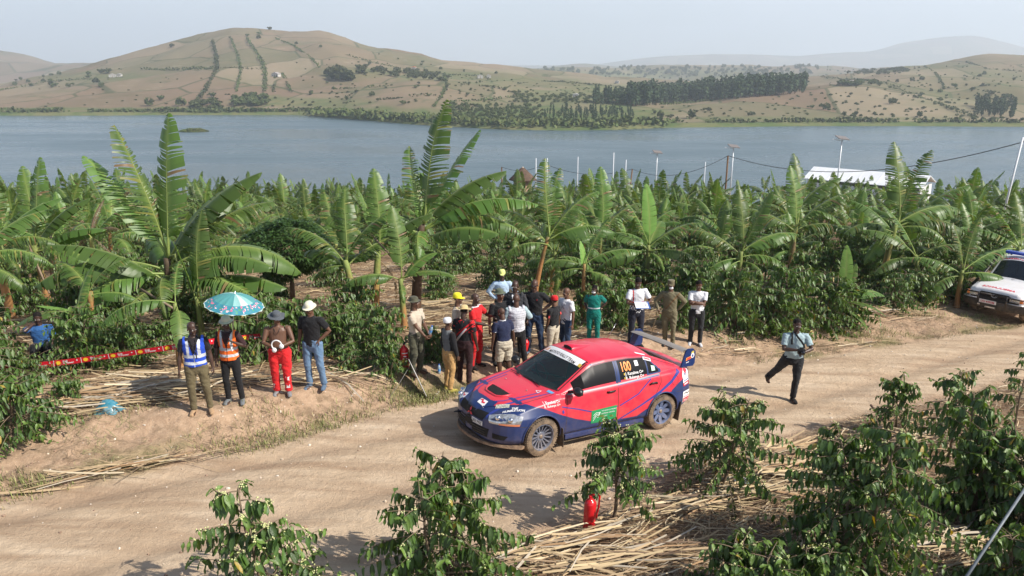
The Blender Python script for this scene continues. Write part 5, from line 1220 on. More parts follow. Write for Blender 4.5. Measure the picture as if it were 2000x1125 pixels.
def make_hat(hat, HP, Rh, sc_, e):
    kind, mt = hat[0], hat[1]; m = MB()
    def ring(r, z, fy=1.15, dy=.02, nn=28, wav=0): return [HP(((r + wav * math.sin(5 * a)) * math.cos(a), dy + (r + wav * math.cos(4 * a)) * fy * math.sin(a), z + wav * math.sin(3 * a + 1))) for a in np.arange(nn) * 2 * math.pi / nn]
    def loft(rings, closed=True):
        n = len(rings[0]); V = [p for r in rings for p in r]; F = [(j * n + i, j * n + (i + 1) % n, (j + 1) * n + (i + 1) % n, (j + 1) * n + i) for j in range(len(rings) - 1) for i in range(n)]
        if closed: F.append(tuple((len(rings) - 1) * n + i for i in range(n)))
        m.add(np.array(V), F)
    dome = [ring(.087, .045), ring(.086, .08), ring(.077, .115), ring(.055, .135), ring(.02, .143)]
    if kind == 'cap':
        loft([ring(.086, .03)] + dome)
        V = []; k = 9
        for t in (0, 1):
            for i in range(k):
                a = math.pi * (1.15 + .7 * i / (k - 1)); x = .085 * math.cos(a); y = .02 + .098 * math.sin(a)
                V.append(HP((x, y, .043 - .0)) if not t else HP((x * .82, y - .075 * math.sin(math.pi * i / (k - 1)) ** .5 - .01, .028)))
        F = [(i, i + 1, k + i + 1, k + i) for i in range(k - 1)]
        vb = MB(); vb.add(np.array(V), F); vb.add(np.array(V) - (0, 0, .005), F)
        for s_ in (m,): o = mesh_obj('cap', np.vstack(m.V) * sc_, m.F, mt, e)
        mesh_obj('visor', np.vstack(vb.V) * sc_, vb.F, hat[2] if len(hat) > 2 else mt, o); return
    if kind == 'kufi':
        loft([ring(.084, .02), ring(.087, .05), ring(.084, .095), ring(.070, .118), ring(.03, .126)]); mesh_obj('cap', np.vstack(m.V) * sc_, m.F, mt, e); return
    if kind == 'army':
        loft([ring(.086, .03), ring(.088, .10), ring(.090, .128), ring(.06, .134)]); 
        loft([ring(.086, .035), ring(.089, .038)], False)
        V = [HP((x, y, z)) for x, y, z in [(-.06, -.06, .04), (0, -.09, .04), (.06, -.06, .04), (-.05, -.12, .022), (0, -.145, .02), (.05, -.12, .022)]]; m.add(np.array(V), [(0, 1, 4, 3), (1, 2, 5, 4)])
        mesh_obj('cap', np.vstack(m.V) * sc_, m.F, mt, e); return
    bw, bd = {'bucket': (.135, -.012), 'wide': (.165, -.01), 'straw': (.16, .01), 'field': (.14, .0)}[kind]
    wv = {'wide': .012, 'straw': .012}.get(kind, .004)
    loft([ring(bw, .045 + bd, 1.08, .02, 28, wv), ring((bw + .09) / 2, .045 + bd * .3, 1.1, .02, 28, wv * .5), ring(.090, .045)] + dome)
    mesh_obj('hat', np.vstack(m.V) * sc_, m.F, mt, e)
def foot(u, v): return hit(u, v)
def hgt(u, vt, p, extra=0): return float(at_depth(u, vt, p[1])[2] - p[2]) - extra
C_ = {}
def cm(n, c, **k): C_[n] = cloth(n, c, **k); return C_[n]
cm('black', (.012, .012, .014)); cm('navy', (.018, .024, .060)); cm('white', (.68, .69, .72)); cm('cream', (.50, .44, .34)); cm('khaki', (.135, .110, .060)); cm('denim', (.11, .19, .31), c2=(.20, .28, .38)); cm('dkdenim', (.020, .040, .085)); cm('red', (.60, .018, .022)); cm('mustard', (.50, .30, .12))
cm('grey', (.13, .14, .145)); cm('blue', (.020, .075, .50)); cm('orange', (.95, .17, .025)); cm('silver', (.55, .58, .62), rough=.4); cm('tee', (.50, .42, .33)); cm('camo', (.11, .11, .07), c2=(.045, .04, .03), var=.9); cm('green', (.004, .165, .135)); cm('soldier', (.155, .135, .080)); cm('puffer', (.60, .60, .64)); cm('paleblue', (.42, .55, .70)); cm('blueshirt', (.03, .11, .30)); cm('maroon', (.035, .014, .016)); cm('yellow', (.80, .70, .03)); cm('paleyellow', (.70, .75, .25)); cm('hatgrey', (.085, .095, .11)); cm('hatwhite', (.72, .68, .52)); cm('straw', (.56, .42, .21)); cm('shirtblue', (.36, .47, .50)); cm('olive', (.10, .12, .08)); cm('boot', (.40, .26, .15)); cm('blackshoe', (.012, .011, .011)); cm('greyshoe', (.16, .17, .18)); cm('blueshoe', (.10, .15, .22)); cm('whiteshoe', (.6, .6, .62)); cm('brownshoe', (.09, .05, .03)); cm('redpale', (.65, .08, .07)); cm('darkgrey', (.035, .037, .042)); cm('sandal', (.22, .22, .23)); cm('pants', (.022, .023, .026))
def bands(ci, checks, base=0):
    """paint: list of (material index, test(c))"""
    def f(c):
        out = np.full(len(c), base)
        for mi, t in checks: out[t(c)] = mi
        return out
    return f
def vest_paint(c):
    x, z = np.abs(c[:, 0]), c[:, 2]; out = np.zeros(len(c), int)
    sil = (np.abs(z - 1.02) < .028) | (np.abs(z - 1.15) < .028) | ((np.abs(x - .095) < .026) & (z > 1.15)); out[sil] = 1
    op = (c[:, 1] < -.02) & (x < (z - 1.16) * .30) & (z > 1.16); out[op] = 2
    out[(c[:, 1] < -.03) & (x < .006) & (z < 1.2)] = 3
    return out
def ped(n, u, v, vt, rz, label, *a, extra=0, du=0, **k):
    p = foot(u, v); H = hgt(u + du, vt, p, extra); H = min(1.92, max(1.42, H))
    print('person', n, [round(float(t), 2) for t in p], 'H', round(H, 2), 'raw', round(hgt(u, vt, p, extra), 2))
    return person(p, rz, H, label, *a, **k)
GRP = None
P1 = ped('blue vest', 394, 806, 628, 15, 'person in a blue reflective vest and khaki trousers, far left of the row', cm('blackred', (.014, .012, .014)), C_['khaki'], C_['boot'], skin=2, hat=('bald',), yaw=35, pitch=4, hem=.98, collar=True,
   over=([C_['blue'], C_['silver'], cm('blacktee', (.02, .015, .018)), C_['silver']], .030, .95, 'none', 'vest'), overpaint=vest_paint, foot_a=(.16, 0, 0), foot_b=(-.13, 0, 0))
P2 = ped('orange', 458, 786, 618, 3, 'person in an orange reflective vest holding the umbrella', C_['maroon'], C_['black'], C_['greyshoe'], skin=2, hat=('bucket', C_['cream']), sleeve='half', hem=.95, w=1.0, pitch=8, leg_w=.97, baggy=.5,
   over=([C_['orange'], C_['silver'], C_['maroon'], C_['black']], .030, .92, 'none', 'vest'), overpaint=vest_paint, hand_a=(.16, -.20, 1.33), el_a=(.7, .2, -.8), foot_a=(.16, -.02, 0), foot_b=(-.11, 0, 0), curl=1.1)
P3 = ped('shirtless', 553, 770, 606, 8, 'shirtless person in red trousers and a wide grey hat holding headphones', None, C_['red'], C_['sandal'], skin=1, hat=('wide', C_['hatgrey']), w=1.2, belly=.07, yaw=20, pitch=14, extra=.02, baggy=1.5, leg_w=1.12,
   hand_a=(.10, -.27, 1.14), hand_b=(-.07, -.28, 1.13), el_a=(1, .4, -.4), el_b=(-1, .4, -.4), curl=.9, legs_mats=[C_['red'], C_['white']], legpaint=lambda c: ((c[:, 2] < .42) & (c[:, 2] > .16) & (c[:, 1] < -.0) & (np.abs(np.abs(c[:, 0]) - .13) < .035) & (fbm(c[:, 0] * 30, c[:, 2] * 16, 2, 5) > .55)).astype(int))
P4 = ped('white hat', 617, 757, 586, -12, 'person in black shirt, blue jeans and white bucket hat, hand on hip', C_['black'], C_['denim'], C_['blueshoe'], skin=1, hat=('bucket', C_['hatwhite']), w=1.12, pitch=16, yaw=-5, extra=.03, collar=True,
   hand_a=(.17, -.04, 1.03), el_a=(1, .6, .1), hand_b=(-.27, -.05, .84), foot_a=(.17, 0, 0), foot_b=(-.11, -.05, 0), curl=.8)
P5 = ped('camo', 815, 736, 577, 62, 'person in pale shirt and camouflage bush hat beside the dark board', C_['tee'], C_['camo'], C_['brownshoe'], skin=1, hat=('field', C_['camo']), yaw=10, extra=.03, hem=.88, hand_a=(.04, -.30, 1.02), hand_b=(-.10, -.30, .98), curl=.9, baggy=1.4)
def kp(c): return (np.abs(c[:, 0]) > .155).astype(int)
P6 = ped('kufi', 878, 762, 620, 125, 'person in white skullcap, grey jacket with black sleeves and mustard trousers', [C_['grey'], C_['black']], C_['mustard'], cm('yellowshoe', (.42, .36, .08)), skin=0, hat=('kufi', C_['white']), sleeve='long', hem=.88, baggy=1.6, paint=kp, w=1.10, hand_b=(-.25, -.10, .82))
P7 = ped('yellow cap', 897, 722, 571, 75, 'person in yellow cap and beige shirt behind the straw hatted one', C_['tee'], C_['khaki'], C_['brownshoe'], skin=1, hat=('cap', C_['yellow']), extra=.02)
P8 = ped('straw hat', 908, 748, 594, 155, 'person in straw hat, black and red shirt with a sling pouch, back to the road', [C_['black'], C_['red']], C_['maroon'], C_['brownshoe'], skin=2, hat=('straw', C_['straw']), hem=.86, pitch=12, extra=.03, baggy=1.5,
   paint=lambda c: ((np.abs(c[:, 0] * .9 + c[:, 2] - 1.25) < .022) | (np.abs(c[:, 0] * .9 + c[:, 2] - 1.17) < .012) | ((fbm(c[:, 0] * 25 + 3, c[:, 2] * 25, 2, 8) > .72) & (c[:, 2] > 1.2))).astype(int))
P9 = ped('red suit', 930, 718, 573, 62, 'person in bright red racing overalls with one arm held out', C_['red'], C_['red'], C_['blackshoe'], skin=2, hat=('bald',), w=1.0, hand_a=(.22, -.34, 1.22), hand_b=(-.05, -.30, 1.10), hem=.86, baggy=1.6,
   over=([C_['red']], .05, .92, 'none', 'tied_sleeves'), overpaint=None) if False else ped('red suit', 930, 718, 573, 62, 'person in bright red racing overalls with one arm held out', [C_['red'], C_['white']], C_['red'], C_['blackshoe'], skin=2, hat=('bald',), hand_a=(.22, -.34, 1.22), hand_b=(-.05, -.30, 1.10), hem=.86, baggy=1.6, paint=lambda c: (c[:, 2] > 1.475).astype(int))
P10 = ped('navy polo', 985, 742, 604, 205, 'person in navy polo shirt and cream shorts seen from behind at the bonnet', [C_['navy'], C_['white']], C_['cream'], C_['blackshoe'], skin=0, hat=('bald',), shorts=True, yaw=20, pitch=18, lean=.16, w=1.10, hem=.88, collar=True, baggy=1.7,
   paint=lambda c: ((c[:, 2] > 1.485) | ((np.abs(c[:, 2] - 1.235) < .010) & (np.abs(c[:, 0]) > .2)) | ((c[:, 1] > .07) & (np.abs(c[:, 2] - 1.0) < .022) & (c[:, 0] < -.02) & (c[:, 0] > -.12) & (np.sin(c[:, 0] * 150) > -.3))).astype(int))
P11 = ped('puffer', 1008, 722, 574, 188, 'person in white quilted vest and black trousers, back to the road', C_['shirtblue'], C_['black'], C_['blackshoe'], skin=0, hat=('bald',), sleeve='half', yaw=-15, hem=.95, foot_a=(-.02 + .16, .02, 0), foot_b=(-.22, -.05, 0),
   hand_b=(-.22, -.26, 1.08), el_b=(-.9, .5, -.4), curl=1.0, over=([C_['puffer'], cm('seam', (.36, .36, .40))], .034, .93, 'none', 'vest'), overpaint=lambda c: (np.mod(c[:, 2], .052) < .009).astype(int))
P12 = ped('green hat', 977, 712, 562, 28, 'person in black shirt and dark green bush hat behind the white vest', C_['black'], C_['pants'], C_['blackshoe'], skin=1, hat=('field', C_['olive']), extra=.03, yaw=20, collar=True)
P13 = ped('back yellow cap', 981, 655, 526, 2, 'person in pale blue shirt and lime cap standing at the back, hands on hips', C_['paleblue'], C_['pants'], C_['blackshoe'], skin=2, hat=('cap', C_['paleyellow']), sleeve='long', extra=.02, hand_a=(.17, -.04, 1.02), hand_b=(-.17, -.04, 1.02), el_a=(1, .2, 0), el_b=(-1, .2, 0), collar=True)
P14 = ped('grey gilet', 1006, 694, 548, -8, 'person in dark grey gilet over a white collar, between green hat and tall one', C_['darkgrey'], C_['pants'], C_['blackshoe'], skin=2, hat=('bald',), sleeve='long', over=([C_['darkgrey'], C_['white']], .03, .93, 'none', 'gilet'), overpaint=lambda c: ((c[:, 1] < -.06) & (np.abs(c[:, 0]) < .03 + (c[:, 2] - 1.3) * .2) & (c[:, 2] > 1.3)).astype(int))
P15 = ped('tall black', 1043, 693, 546, -12, 'tallest person in black polo, dark jeans and sunglasses, one elbow out', [C_['black'], C_['red']], C_['dkdenim'], C_['blueshoe'], skin=0, hat=('bald',), w=1.16, hand_a=(.19, .02, 1.06), el_a=(1, .5, .2), hem=.88, collar=True, foot_a=(.18, 0, 0), foot_b=(-.14, -.03, 0),
   paint=lambda c: (np.hypot(c[:, 0] - .075, c[:, 2] - 1.34) < .012).astype(int))
P16 = ped('red cap', 1080, 705, 576, 232, 'person in red and white cap, black polo and cream trousers facing left', [C_['black'], C_['redpale']], C_['cream'], C_['blackshoe'], skin=1, hat=('cap', C_['red'], C_['white']), extra=.02, w=1.10, hand_a=(.15, -.12, .88), hem=.90, collar=True, paint=lambda c: ((np.abs(c[:, 0]) > .21) & (np.abs(c[:, 2] - 1.27) < .03) & (c[:, 1] > 0)).astype(int) * 1)
P17 = ped('white tee', 1104, 693, 562, -50, 'person in plain white T-shirt and jeans behind the red cap, facing left', [C_['white'], C_['black']], C_['dkdenim'], C_['blackshoe'], skin=1, hat=('bald',), w=1.10, hem=.86, hand_b=(-.2, -.1, .86), paint=lambda c: ((np.abs(np.abs(c[:, 0]) - np.abs(c[:, 2] - 1.31)) < .010) & (np.abs(c[:, 0]) < .05) & (c[:, 1] < 0)).astype(int))
P18 = ped('green overalls', 1158, 672, 557, -10, 'person in green medical overalls and white face mask, elbow out', [C_['green'], C_['silver']], C_['green'], C_['blackshoe'], skin=2, hat=None, w=1.16, belly=.02, hand_a=(.15, .10, 1.05), el_a=(1, .5, .3), hand_b=(-.17, .02, 1.0), hem=.86, yaw=-15, pitch=4, baggy=1.5, collar=True,
   paint=lambda c: ((np.abs(c[:, 2] - 1.12) < .018) | ((np.abs(c[:, 0]) > .30) & (c[:, 2] > 1.15) & (c[:, 2] < 1.25) & (np.abs(c[:, 0]) > .37))).astype(int))
def chk(c):
    z = c[:, 2]; out = np.zeros(len(c), int)
    k = (np.floor(np.arctan2(c[:, 1], c[:, 0]) * 4.2).astype(int) + np.floor(z / .055).astype(int)) % 2
    out[(z < 1.10) & (np.abs(c[:, 0]) < .2)] = 2; out[(z < 1.10) & (k == 0) & (np.abs(c[:, 0]) < .2)] = 0
    out[(np.abs(c[:, 0]) > .235) & (z < 1.26)] = 1; out[(np.abs(z - 1.17) < .022) & (np.abs(c[:, 0]) < .2)] = 1; out[(np.abs(c[:, 0] + .12) < .012) & (z > 1.2)] = 1
    return out
P19 = ped('checked', 1240, 676, 541, 8, 'person in white shirt with black and white checked hem, writing on papers', [C_['white'], C_['red'], cm('checkblack', (.03, .03, .05))], cm('navytrousers', (.016, .018, .032)), C_['blackshoe'], skin=0, hat=None, pitch=22, w=1.12, hem=.90, paint=chk, hand_a=(.12, -.26, 1.16), hand_b=(-.06, -.26, 1.15), el_a=(1, .4, -.5), el_b=(-1, .4, -.5), curl=.9)
P20 = ped('soldier', 1304, 674, 546, -20, 'person in khaki uniform with peaked cap and white mask, stick in hand', [C_['soldier'], cm('strap', (.17, .09, .04))], C_['soldier'], C_['blackshoe'], skin=1, hat=('army', C_['soldier']), sleeve='long', hem=.84, extra=.02, yaw=15, hand_b=(-.26, -.16, 1.0), el_b=(-1, .5, 0), hand_a=(.20, .12, 1.0), el_a=(1, .3, 0), collar=True, baggy=1.4, curl=1.0,
   paint=lambda c: ((np.abs(c[:, 0] * 1.0 - (c[:, 2] - 1.16) * .75) < .016) & (c[:, 1] < 0)).astype(int), foot_b=(-.08, .02, 0))
P21 = ped('arms folded', 1357, 673, 547, -8, 'person in white T-shirt and black trousers with arms folded, rightmost of the line', [C_['white'], cm('printblue', (.15, .28, .42))], C_['pants'], C_['whiteshoe'], skin=1, hat=None, w=1.12, hand_a=(-.10, -.22, 1.25), hand_b=(.04, -.24, 1.20), el_a=(1, -.2, -.9), el_b=(-1, -.2, -.9), yaw=10, pitch=14, curl=.8, hem=.90,
   paint=lambda c: ((c[:, 1] < 0) & (np.hypot(c[:, 0], c[:, 2] - 1.21) < .07) & (fbm(c[:, 0] * 40, c[:, 2] * 40, 2, 3) > .56)).astype(int))
P22 = ped('photographer', 1541, 779, 622, -5, 'photographer in pale blue shirt and black trousers striding along the road with a camera', C_['shirtblue'], C_['pants'], C_['blackshoe'], skin=2, hat=None, w=1.18, belly=.03, hem=.96, collar=True, lean=.05, hand_a=(.10, -.28, 1.16), hand_b=(-.02, -.26, 1.20), el_a=(1, .3, -.6), el_b=(-1, .3, -.6), curl=1.0,
   foot_a=(.06, -.06, 0), foot_b=(-.36, .50, .18), heel_b=-48, du=5)
ps = hit(72, 688); 
P23 = person(at_depth(72, 607, 15.2) - (0, 0, 1.10), 25, 1.72, 'person in blue shirt on the phone, half hidden among the bushes at far left', C_['blueshirt'], C_['pants'], C_['blackshoe'], skin=2, hat=None, hipz=.28, hand_b=(-.08, -.13, 1.55), el_b=(-1, -.3, -.8), hand_a=(.15, -.30, 1.05), foot_a=(.2, -.50, 0), foot_b=(-.2, -.45, 0), pitch=8, lean=.1)
print('sit z', float(at_depth(72, 607, 15.2)[2] - 1.12), float(ground(*at_depth(72, 607, 15.2)[:2])))

# ================================================================== HAND HELD AND WORN THINGS
def worn(P, s, name, m, mat, parent_e=None):
    pass
BLK = pm('black_plastic', (.012, .012, .013), .4, .5); WHT = pm('white_plastic', (.75, .75, .76), .35, .5); SILV = pm('silver_metal', (.55, .56, .58), .3, .5, metal=.9); GLS = pm('dark_lens', (.01, .01, .012), .1, .8)
# masks, sunglasses and straps are worn: parts of the person
def face_part(P, name, mat, c, r, sq=1):
    e, d = P; m = MB(); ellip(m, d['head'](c), r, d['Rh'], 14); mesh_obj(name, np.vstack(m.V) * d['sc'], m.F, mat, e)
face_part(P18, 'face_mask', WHT, (0, -.068, -.062), (.056, .040, .040)); face_part(P20, 'face_mask', WHT, (0, -.066, -.055), (.056, .040, .042))
for P in (P15,):
    e, d = P; m = MB()
    for s in (1, -1): ellip(m, d['head']((s * .033, -.092, -.004)), (.028, .008, .016), d['Rh'], 10)
    m.tube([d['head']((-.075, -.03, .0)), d['head']((-.06, -.085, 0)), d['head']((.06, -.085, 0)), d['head']((.075, -.03, 0))], [.003] * 4, 5)
    mesh_obj('sunglasses', np.vstack(m.V) * d['sc'], m.F, GLS, e)
def strap_on(P, pts, r, name='strap', mat=None, w=.018):
    e, d = P; m = MB(); m.tube(np.array(pts), [(w, .006)] * len(pts), 6, up=(0, -1, 0)); mesh_obj(name, np.vstack(m.V) * d['sc'], m.F, mat or C_['black'], e)
strap_on(P22, [(-.09, -.05, 1.50), (-.10, -.13, 1.44), (-.105, -.150, 1.36), (-.10, -.160, 1.28)], 1, 'camera_strap', w=.02)
strap_on(P22, [(-.04, -.07, 1.51), (.0, -.145, 1.44), (.07, -.175, 1.36), (.13, -.165, 1.28), (.16, -.13, 1.20)], 1, 'camera_strap', w=.02)
strap_on(P1, [(-.045, -.10, 1.47), (.0, -.165, 1.35), (.04, -.170, 1.22), (.05, -.17, 1.12)], 1, 'lanyard', w=.008); strap_on(P1, [(.055, -.10, 1.47), (.055, -.165, 1.35), (.05, -.172, 1.14)], 1, 'lanyard', w=.008)
strap_on(P3, [(-.06, -.07, 1.45), (-.03, -.118, 1.38), (.0, -.125, 1.34), (.03, -.118, 1.38), (.06, -.07, 1.45)], 1, 'necklace', w=.004)
strap_on(P8, [(-.13, -.10, 1.42), (-.16, 0, 1.40), (-.10, .12, 1.30), (.02, .145, 1.15), (.13, .12, 1.0)], 1, 'sling', cloth('slingwhite', (.5, .45, .45)), w=.02)
strap_on(P5, [(.10, -.05, 1.46), (.09, -.13, 1.30), (.13, -.13, 1.05), (.17, -.08, .88)], 1, 'strap', C_['olive'], w=.012)
def mbwing(m, P, pts, r, n=8): m.tube([P[1]['W'](p) for p in pts], r, n)
# photographer's camera
W = P22[1]['W']; m = MB(); c = W((.045, -.33, 1.20)); e = empty('camera', c, 0, 'black camera held at the chest by the photographer on the road', 'camera')
MB().box((0, 0, 0), (.14, .075, .10), bev=.012).box((0, 0, .06), (.06, .06, .04), bev=.01).build('camera_body', BLK, e, auto=35)
MB().lathe([(.034, .02), (.038, .03), (.038, .10), (.034, .105)], 18, 'y', (0, -.14, -.0)).build('lens', GLS, e, True)
# headphones in the shirtless person's hands
c = P3[1]['W']((.02, -.37, 1.18)); e = empty('headphones', c, 0, 'white over ear headphones held by the shirtless person', 'headphones')
MB().tube([(.085 * math.cos(a), 0, .02 + .085 * math.sin(a)) for a in np.linspace(.1, 4.2, 16)], [.012] * 16, 8).build('headband', WHT, e, True)
for p in ((.085, -.01, .0), (-.04, -.02, -.065)): m = MB(); ellip(m, p, (.042, .025, .045), None, 14); m.build('ear_cup', WHT, e, True)
# papers and clipboard
c = P19[1]['W']((.03, -.34, 1.17)); e = empty('clipboard', c, math.radians(8), 'clipboard with white papers held by the checked shirt person', 'clipboard'); e.rotation_euler = (.45, .05, .14)
MB().box((0, 0, 0), (.34, .24, .008)).build('board', cloth('clipblue', (.05, .12, .35)), e); MB().box((-.02, .0, .007), (.30, .21, .005)).build('paper', WHT, e); MB().tube([(.05, -.05, .01), (.09, .02, .12)], .005, 6).build('pen', BLK, e)
# walking stick
a = P20[1]['W']((-.27, -.20, 1.05)); b_ = np.array(hit(1272, 652)); m = MB().tube([a - (b_ - a) * .08, (a + b_) / 2 + (.01, 0, 0), b_], [.010, .011, .009], 8)
tag(m.build('walking_stick', pm('cane', (.42, .34, .22), .6), None, True), 'thin pale cane held by the uniformed person, tip on the ground', 'stick')
# bottle in the camo hatted person's hand, phone, bottle on the ground
def bottle(c, label, rx=0.0):
    e = empty('water_bottle', c, 0, label, 'bottle'); e.rotation_euler = (rx, .3 if rx else 0, 0)
    MB().lathe([(.028, 0), (.031, .01), (.031, .13), (.026, .155), (.012, .18)], 16).build('bottle_body', glass_mat('clear_plastic', (.45, .6, .75), .35, .1), e, True)
    MB().lathe([(.014, .18), (.014, .20)], 12).build('cap', pm('blue_cap', (.02, .12, .5), .4), e, True); MB().lathe([(.0318, .05), (.0318, .10)], 16, cap=False).build('bottle_label', pm('blue_label', (.1, .3, .65), .4), e, True)
bottle(P5[1]['W']((-.02, -.38, 1.02)), 'clear water bottle in the hand of the camouflage hat person', .3)
bottle(hit(858, 732), 'water bottle standing on the ground left of the mustard trousers'); 
c = P11[1]['W'](np.array(P11[1]['hand'][-1]) + (0, -.10, .0)); tag(MB().box((0, 0, 0), (.075, .15, .012), bev=.004).build('mobile_phone', WHT), 'white mobile phone held by the white quilted vest person', 'phone').location = c
c = P15[1]['W']((.30, -.25, 1.12)); 
# the umbrella
def umbrella():
    hnd = P2[1]['W'](np.array(P2[1]['hand'][1]) + (-.0, -.07, .02)); topc = at_depth(459, 574, hnd[1] - .02)
    ax = topc - hnd; Ls = np.linalg.norm(ax); ax /= Ls
    e = empty('umbrella', hnd, 0, 'turquoise umbrella with pink flower border, held open by the orange vest', 'umbrella')
    e.rotation_euler = Vector(ax).to_track_quat('Z', 'Y').to_euler()
    n = 16; R_ = .475; dep = .20; V = []; F = []; M = []; rings = 30; sub = 10; tot = n * sub
    for j in range(rings + 1):
        t = j / rings
        for i in range(tot):
            a = 2 * math.pi * i / tot; ph = (i % sub) / sub; sag = math.sin(math.pi * ph) * .035 * t
            r = R_ * t * (1 - sag * .9); z = Ls - dep * (t ** 1.9) - sag * .35
            if j == rings: z += .02 * math.sin(math.pi * ph) 
            V.append((r * math.cos(a), r * math.sin(a), z))
    g = np.random.default_rng(4); fl = [(g.uniform(0, 6.28), g.uniform(.70, .93), g.uniform(.008, .022), int(g.integers(3))) for _ in range(190)]
    for j in range(rings):
        for i in range(tot):
            F.append((j * tot + i, j * tot + (i + 1) % tot, (j + 1) * tot + (i + 1) % tot, (j + 1) * tot + i))
            t = (j + .5) / rings; a = 2 * math.pi * (i + .5) / tot; k = (i // sub); mi = [0, 0, 1, 2, 1, 0, 0, 0, 1, 0, 0, 2, 1, 0, 0, 0][(k + 9) % 16]
            if t > .66: mi = 3
            for (fa, fr, fs, fc) in fl:
                if (t * math.cos(a) - fr * math.cos(fa)) ** 2 + (t * math.sin(a) - fr * math.sin(fa)) ** 2 < (fs * 1.5) ** 2 and t > .66: mi = 4 + fc
            if t > .965: mi = 2
            M.append(mi)
    ms = [pm('umbrella_teal', (.12, .38, .40), .45, .4, trans=.35), pm('umbrella_light', (.32, .60, .60), .4, .4, trans=.35), pm('umbrella_pale', (.66, .78, .75), .4, .4, trans=.35), pm('umbrella_rim', (.07, .30, .40), .45, .4, trans=.35), pm('flower_pink', (.75, .18, .30), .5, trans=.2), pm('flower_pale', (.80, .55, .58), .5, trans=.2), pm('flower_leaf', (.10, .35, .20), .5, trans=.2)]
    cp = mesh_obj('canopy', np.array(V), F, ms, e, True, M)
    MB().tube([(0, 0, -.12), (0, 0, Ls + .05)], .006, 8).build('shaft', SILV, e, True)
    MB().tube([(0, 0, -.08), (0, 0, -.14), (.025, 0, -.165), (.05, 0, -.15)], .011, 8).build('handle', WHT, e, True)
    for k in range(n):
        a = 2 * math.pi * k / n; MB().tube([(R_ * t * math.cos(a), R_ * t * math.sin(a), Ls - dep * t ** 1.9 - .008) for t in (.02, .3, .6, .8, 1)], .0028, 5).build('rib', SILV, e, True)
umbrella()
# ================================================================== THE RALLY CAR
# car frame: x forward, y to its left, z up; origin on the ground between the axles
CYAW = 3.7126
def car_matrix(cx, cy, yaw, z0, tx, ty):
    fx = Vector((math.cos(yaw), math.sin(yaw), tx)).normalized(); fy = Vector((-math.sin(yaw), math.cos(yaw), ty)); fz = fx.cross(fy).normalized(); fy = fz.cross(fx)
    m = Matrix((fx, fy, fz)).transposed().to_4x4(); m.translation = Vector((cx, cy, z0)); return m
def catm(xs, ys, x):
    return np.interp(x, xs, ys)
class Shell:
    """a lofted vehicle shell: half sections at stations x; columns run sill, side, shoulder, pillar, roof"""
    def __init__(s, X, ctrl, seg, crown):
        # ctrl: function x -> list of (y,z) for the half section control points; seg: points per segment
        s.X = X; rows = []
        for x in X:
            P = np.array(ctrl(x), float); pts = []
            for k in range(len(P) - 1):
                t = np.linspace(0, 1, seg[k] + 1)[:-1 if k < len(P) - 2 else None]
                q = P[k] + (P[k + 1] - P[k]) * t[:, None]
                if k in crown:
                    y0, y1 = P[k, 0], P[k + 1, 0]; w = crown[k]
                    if k == len(P) - 2: q[:, 1] = P[k + 1, 1] + (P[k, 1] - P[k + 1, 1]) * np.abs(q[:, 0] / (P[k, 0] + 1e-9)) ** 2.2
                    else: q[:, 0] += w * np.sin(math.pi * t)
                pts.append(q)
            rows.append(np.vstack(pts))
        A = np.array(rows)                       # nx, nc, 2
        for _ in range(2): A[:, 1:-1] = (A[:, :-2] + 4 * A[:, 1:-1] + A[:, 2:]) / 6
        s.A = A; s.cum = np.r_[0, np.cumsum(seg)]
        nx, nc = A.shape[:2]; half = np.stack([np.repeat(X[:, None], nc, 1), A[:, :, 0], A[:, :, 1]], -1)
        other = half[:, ::-1][:, 1:] * (1, -1, 1)
        s.G = np.concatenate([half, other], 1); s.nx, s.nc, s.m = nx, nc, s.G.shape[1]
        i = np.arange(nx - 1)[:, None] * s.m + np.arange(s.m - 1)[None, :]
        s.F = np.stack([i, i + 1, i + s.m + 1, i + s.m], -1).reshape(-1, 4)
        s.V = s.G.reshape(-1, 3)
        s.C = s.V[s.F].mean(1)
        j = np.tile(np.arange(s.m - 1), nx - 1); s.col = np.where(j < nc - 1, j, 2 * (nc - 1) - 1 - j)   # column from the sill up
        e1 = s.V[s.F[:, 2]] - s.V[s.F[:, 0]]; e2 = s.V[s.F[:, 3]] - s.V[s.F[:, 1]]; n = np.cross(e1, e2); s.N = n / (np.linalg.norm(n, axis=1)[:, None] + 1e-12)
        if (s.N[np.abs(s.C[:, 1]) < .3][:, 2].mean()) < 0: s.F = s.F[:, ::-1]; s.N = -s.N
        s.bvh = BVHTree.FromPolygons([Vector(v) for v in s.V], [tuple(f) for f in s.F])
    def obj(s, name, mask, mats, mi, parent, off=0):
        F = s.F[mask]; used, inv = np.unique(F, return_inverse=True); V = s.V[used].copy()
        return mesh_obj(name, V, inv.reshape(F.shape), mats, parent, True, None if mi is None else mi[mask])
    def snap(s, P, off):
        out = []
        for p in P:
            h = s.bvh.find_nearest(Vector(p)); out.append(np.array(h[0] + h[1] * off) if h[0] else p)
        return np.array(out)
    def cast(s, P, d, off):
        out = []; dv = Vector(d).normalized()
        for p in P:
            h = s.bvh.ray_cast(Vector(p) - dv * 3, dv)
            if h[0] is None: h = s.bvh.find_nearest(Vector(p) if abs(p[2]) < 1.9 and abs(p[0]) < 2.5 else Vector((min(p[0], 2.1), p[1], min(p[2], 1.0))))
            q = h[0] if h[0] is not None else Vector(p)
            n = h[1] if h[0] is not None else -dv
            if n @ dv > 0: n = -n
            out.append(np.array(q + n * off))
        return np.array(out)
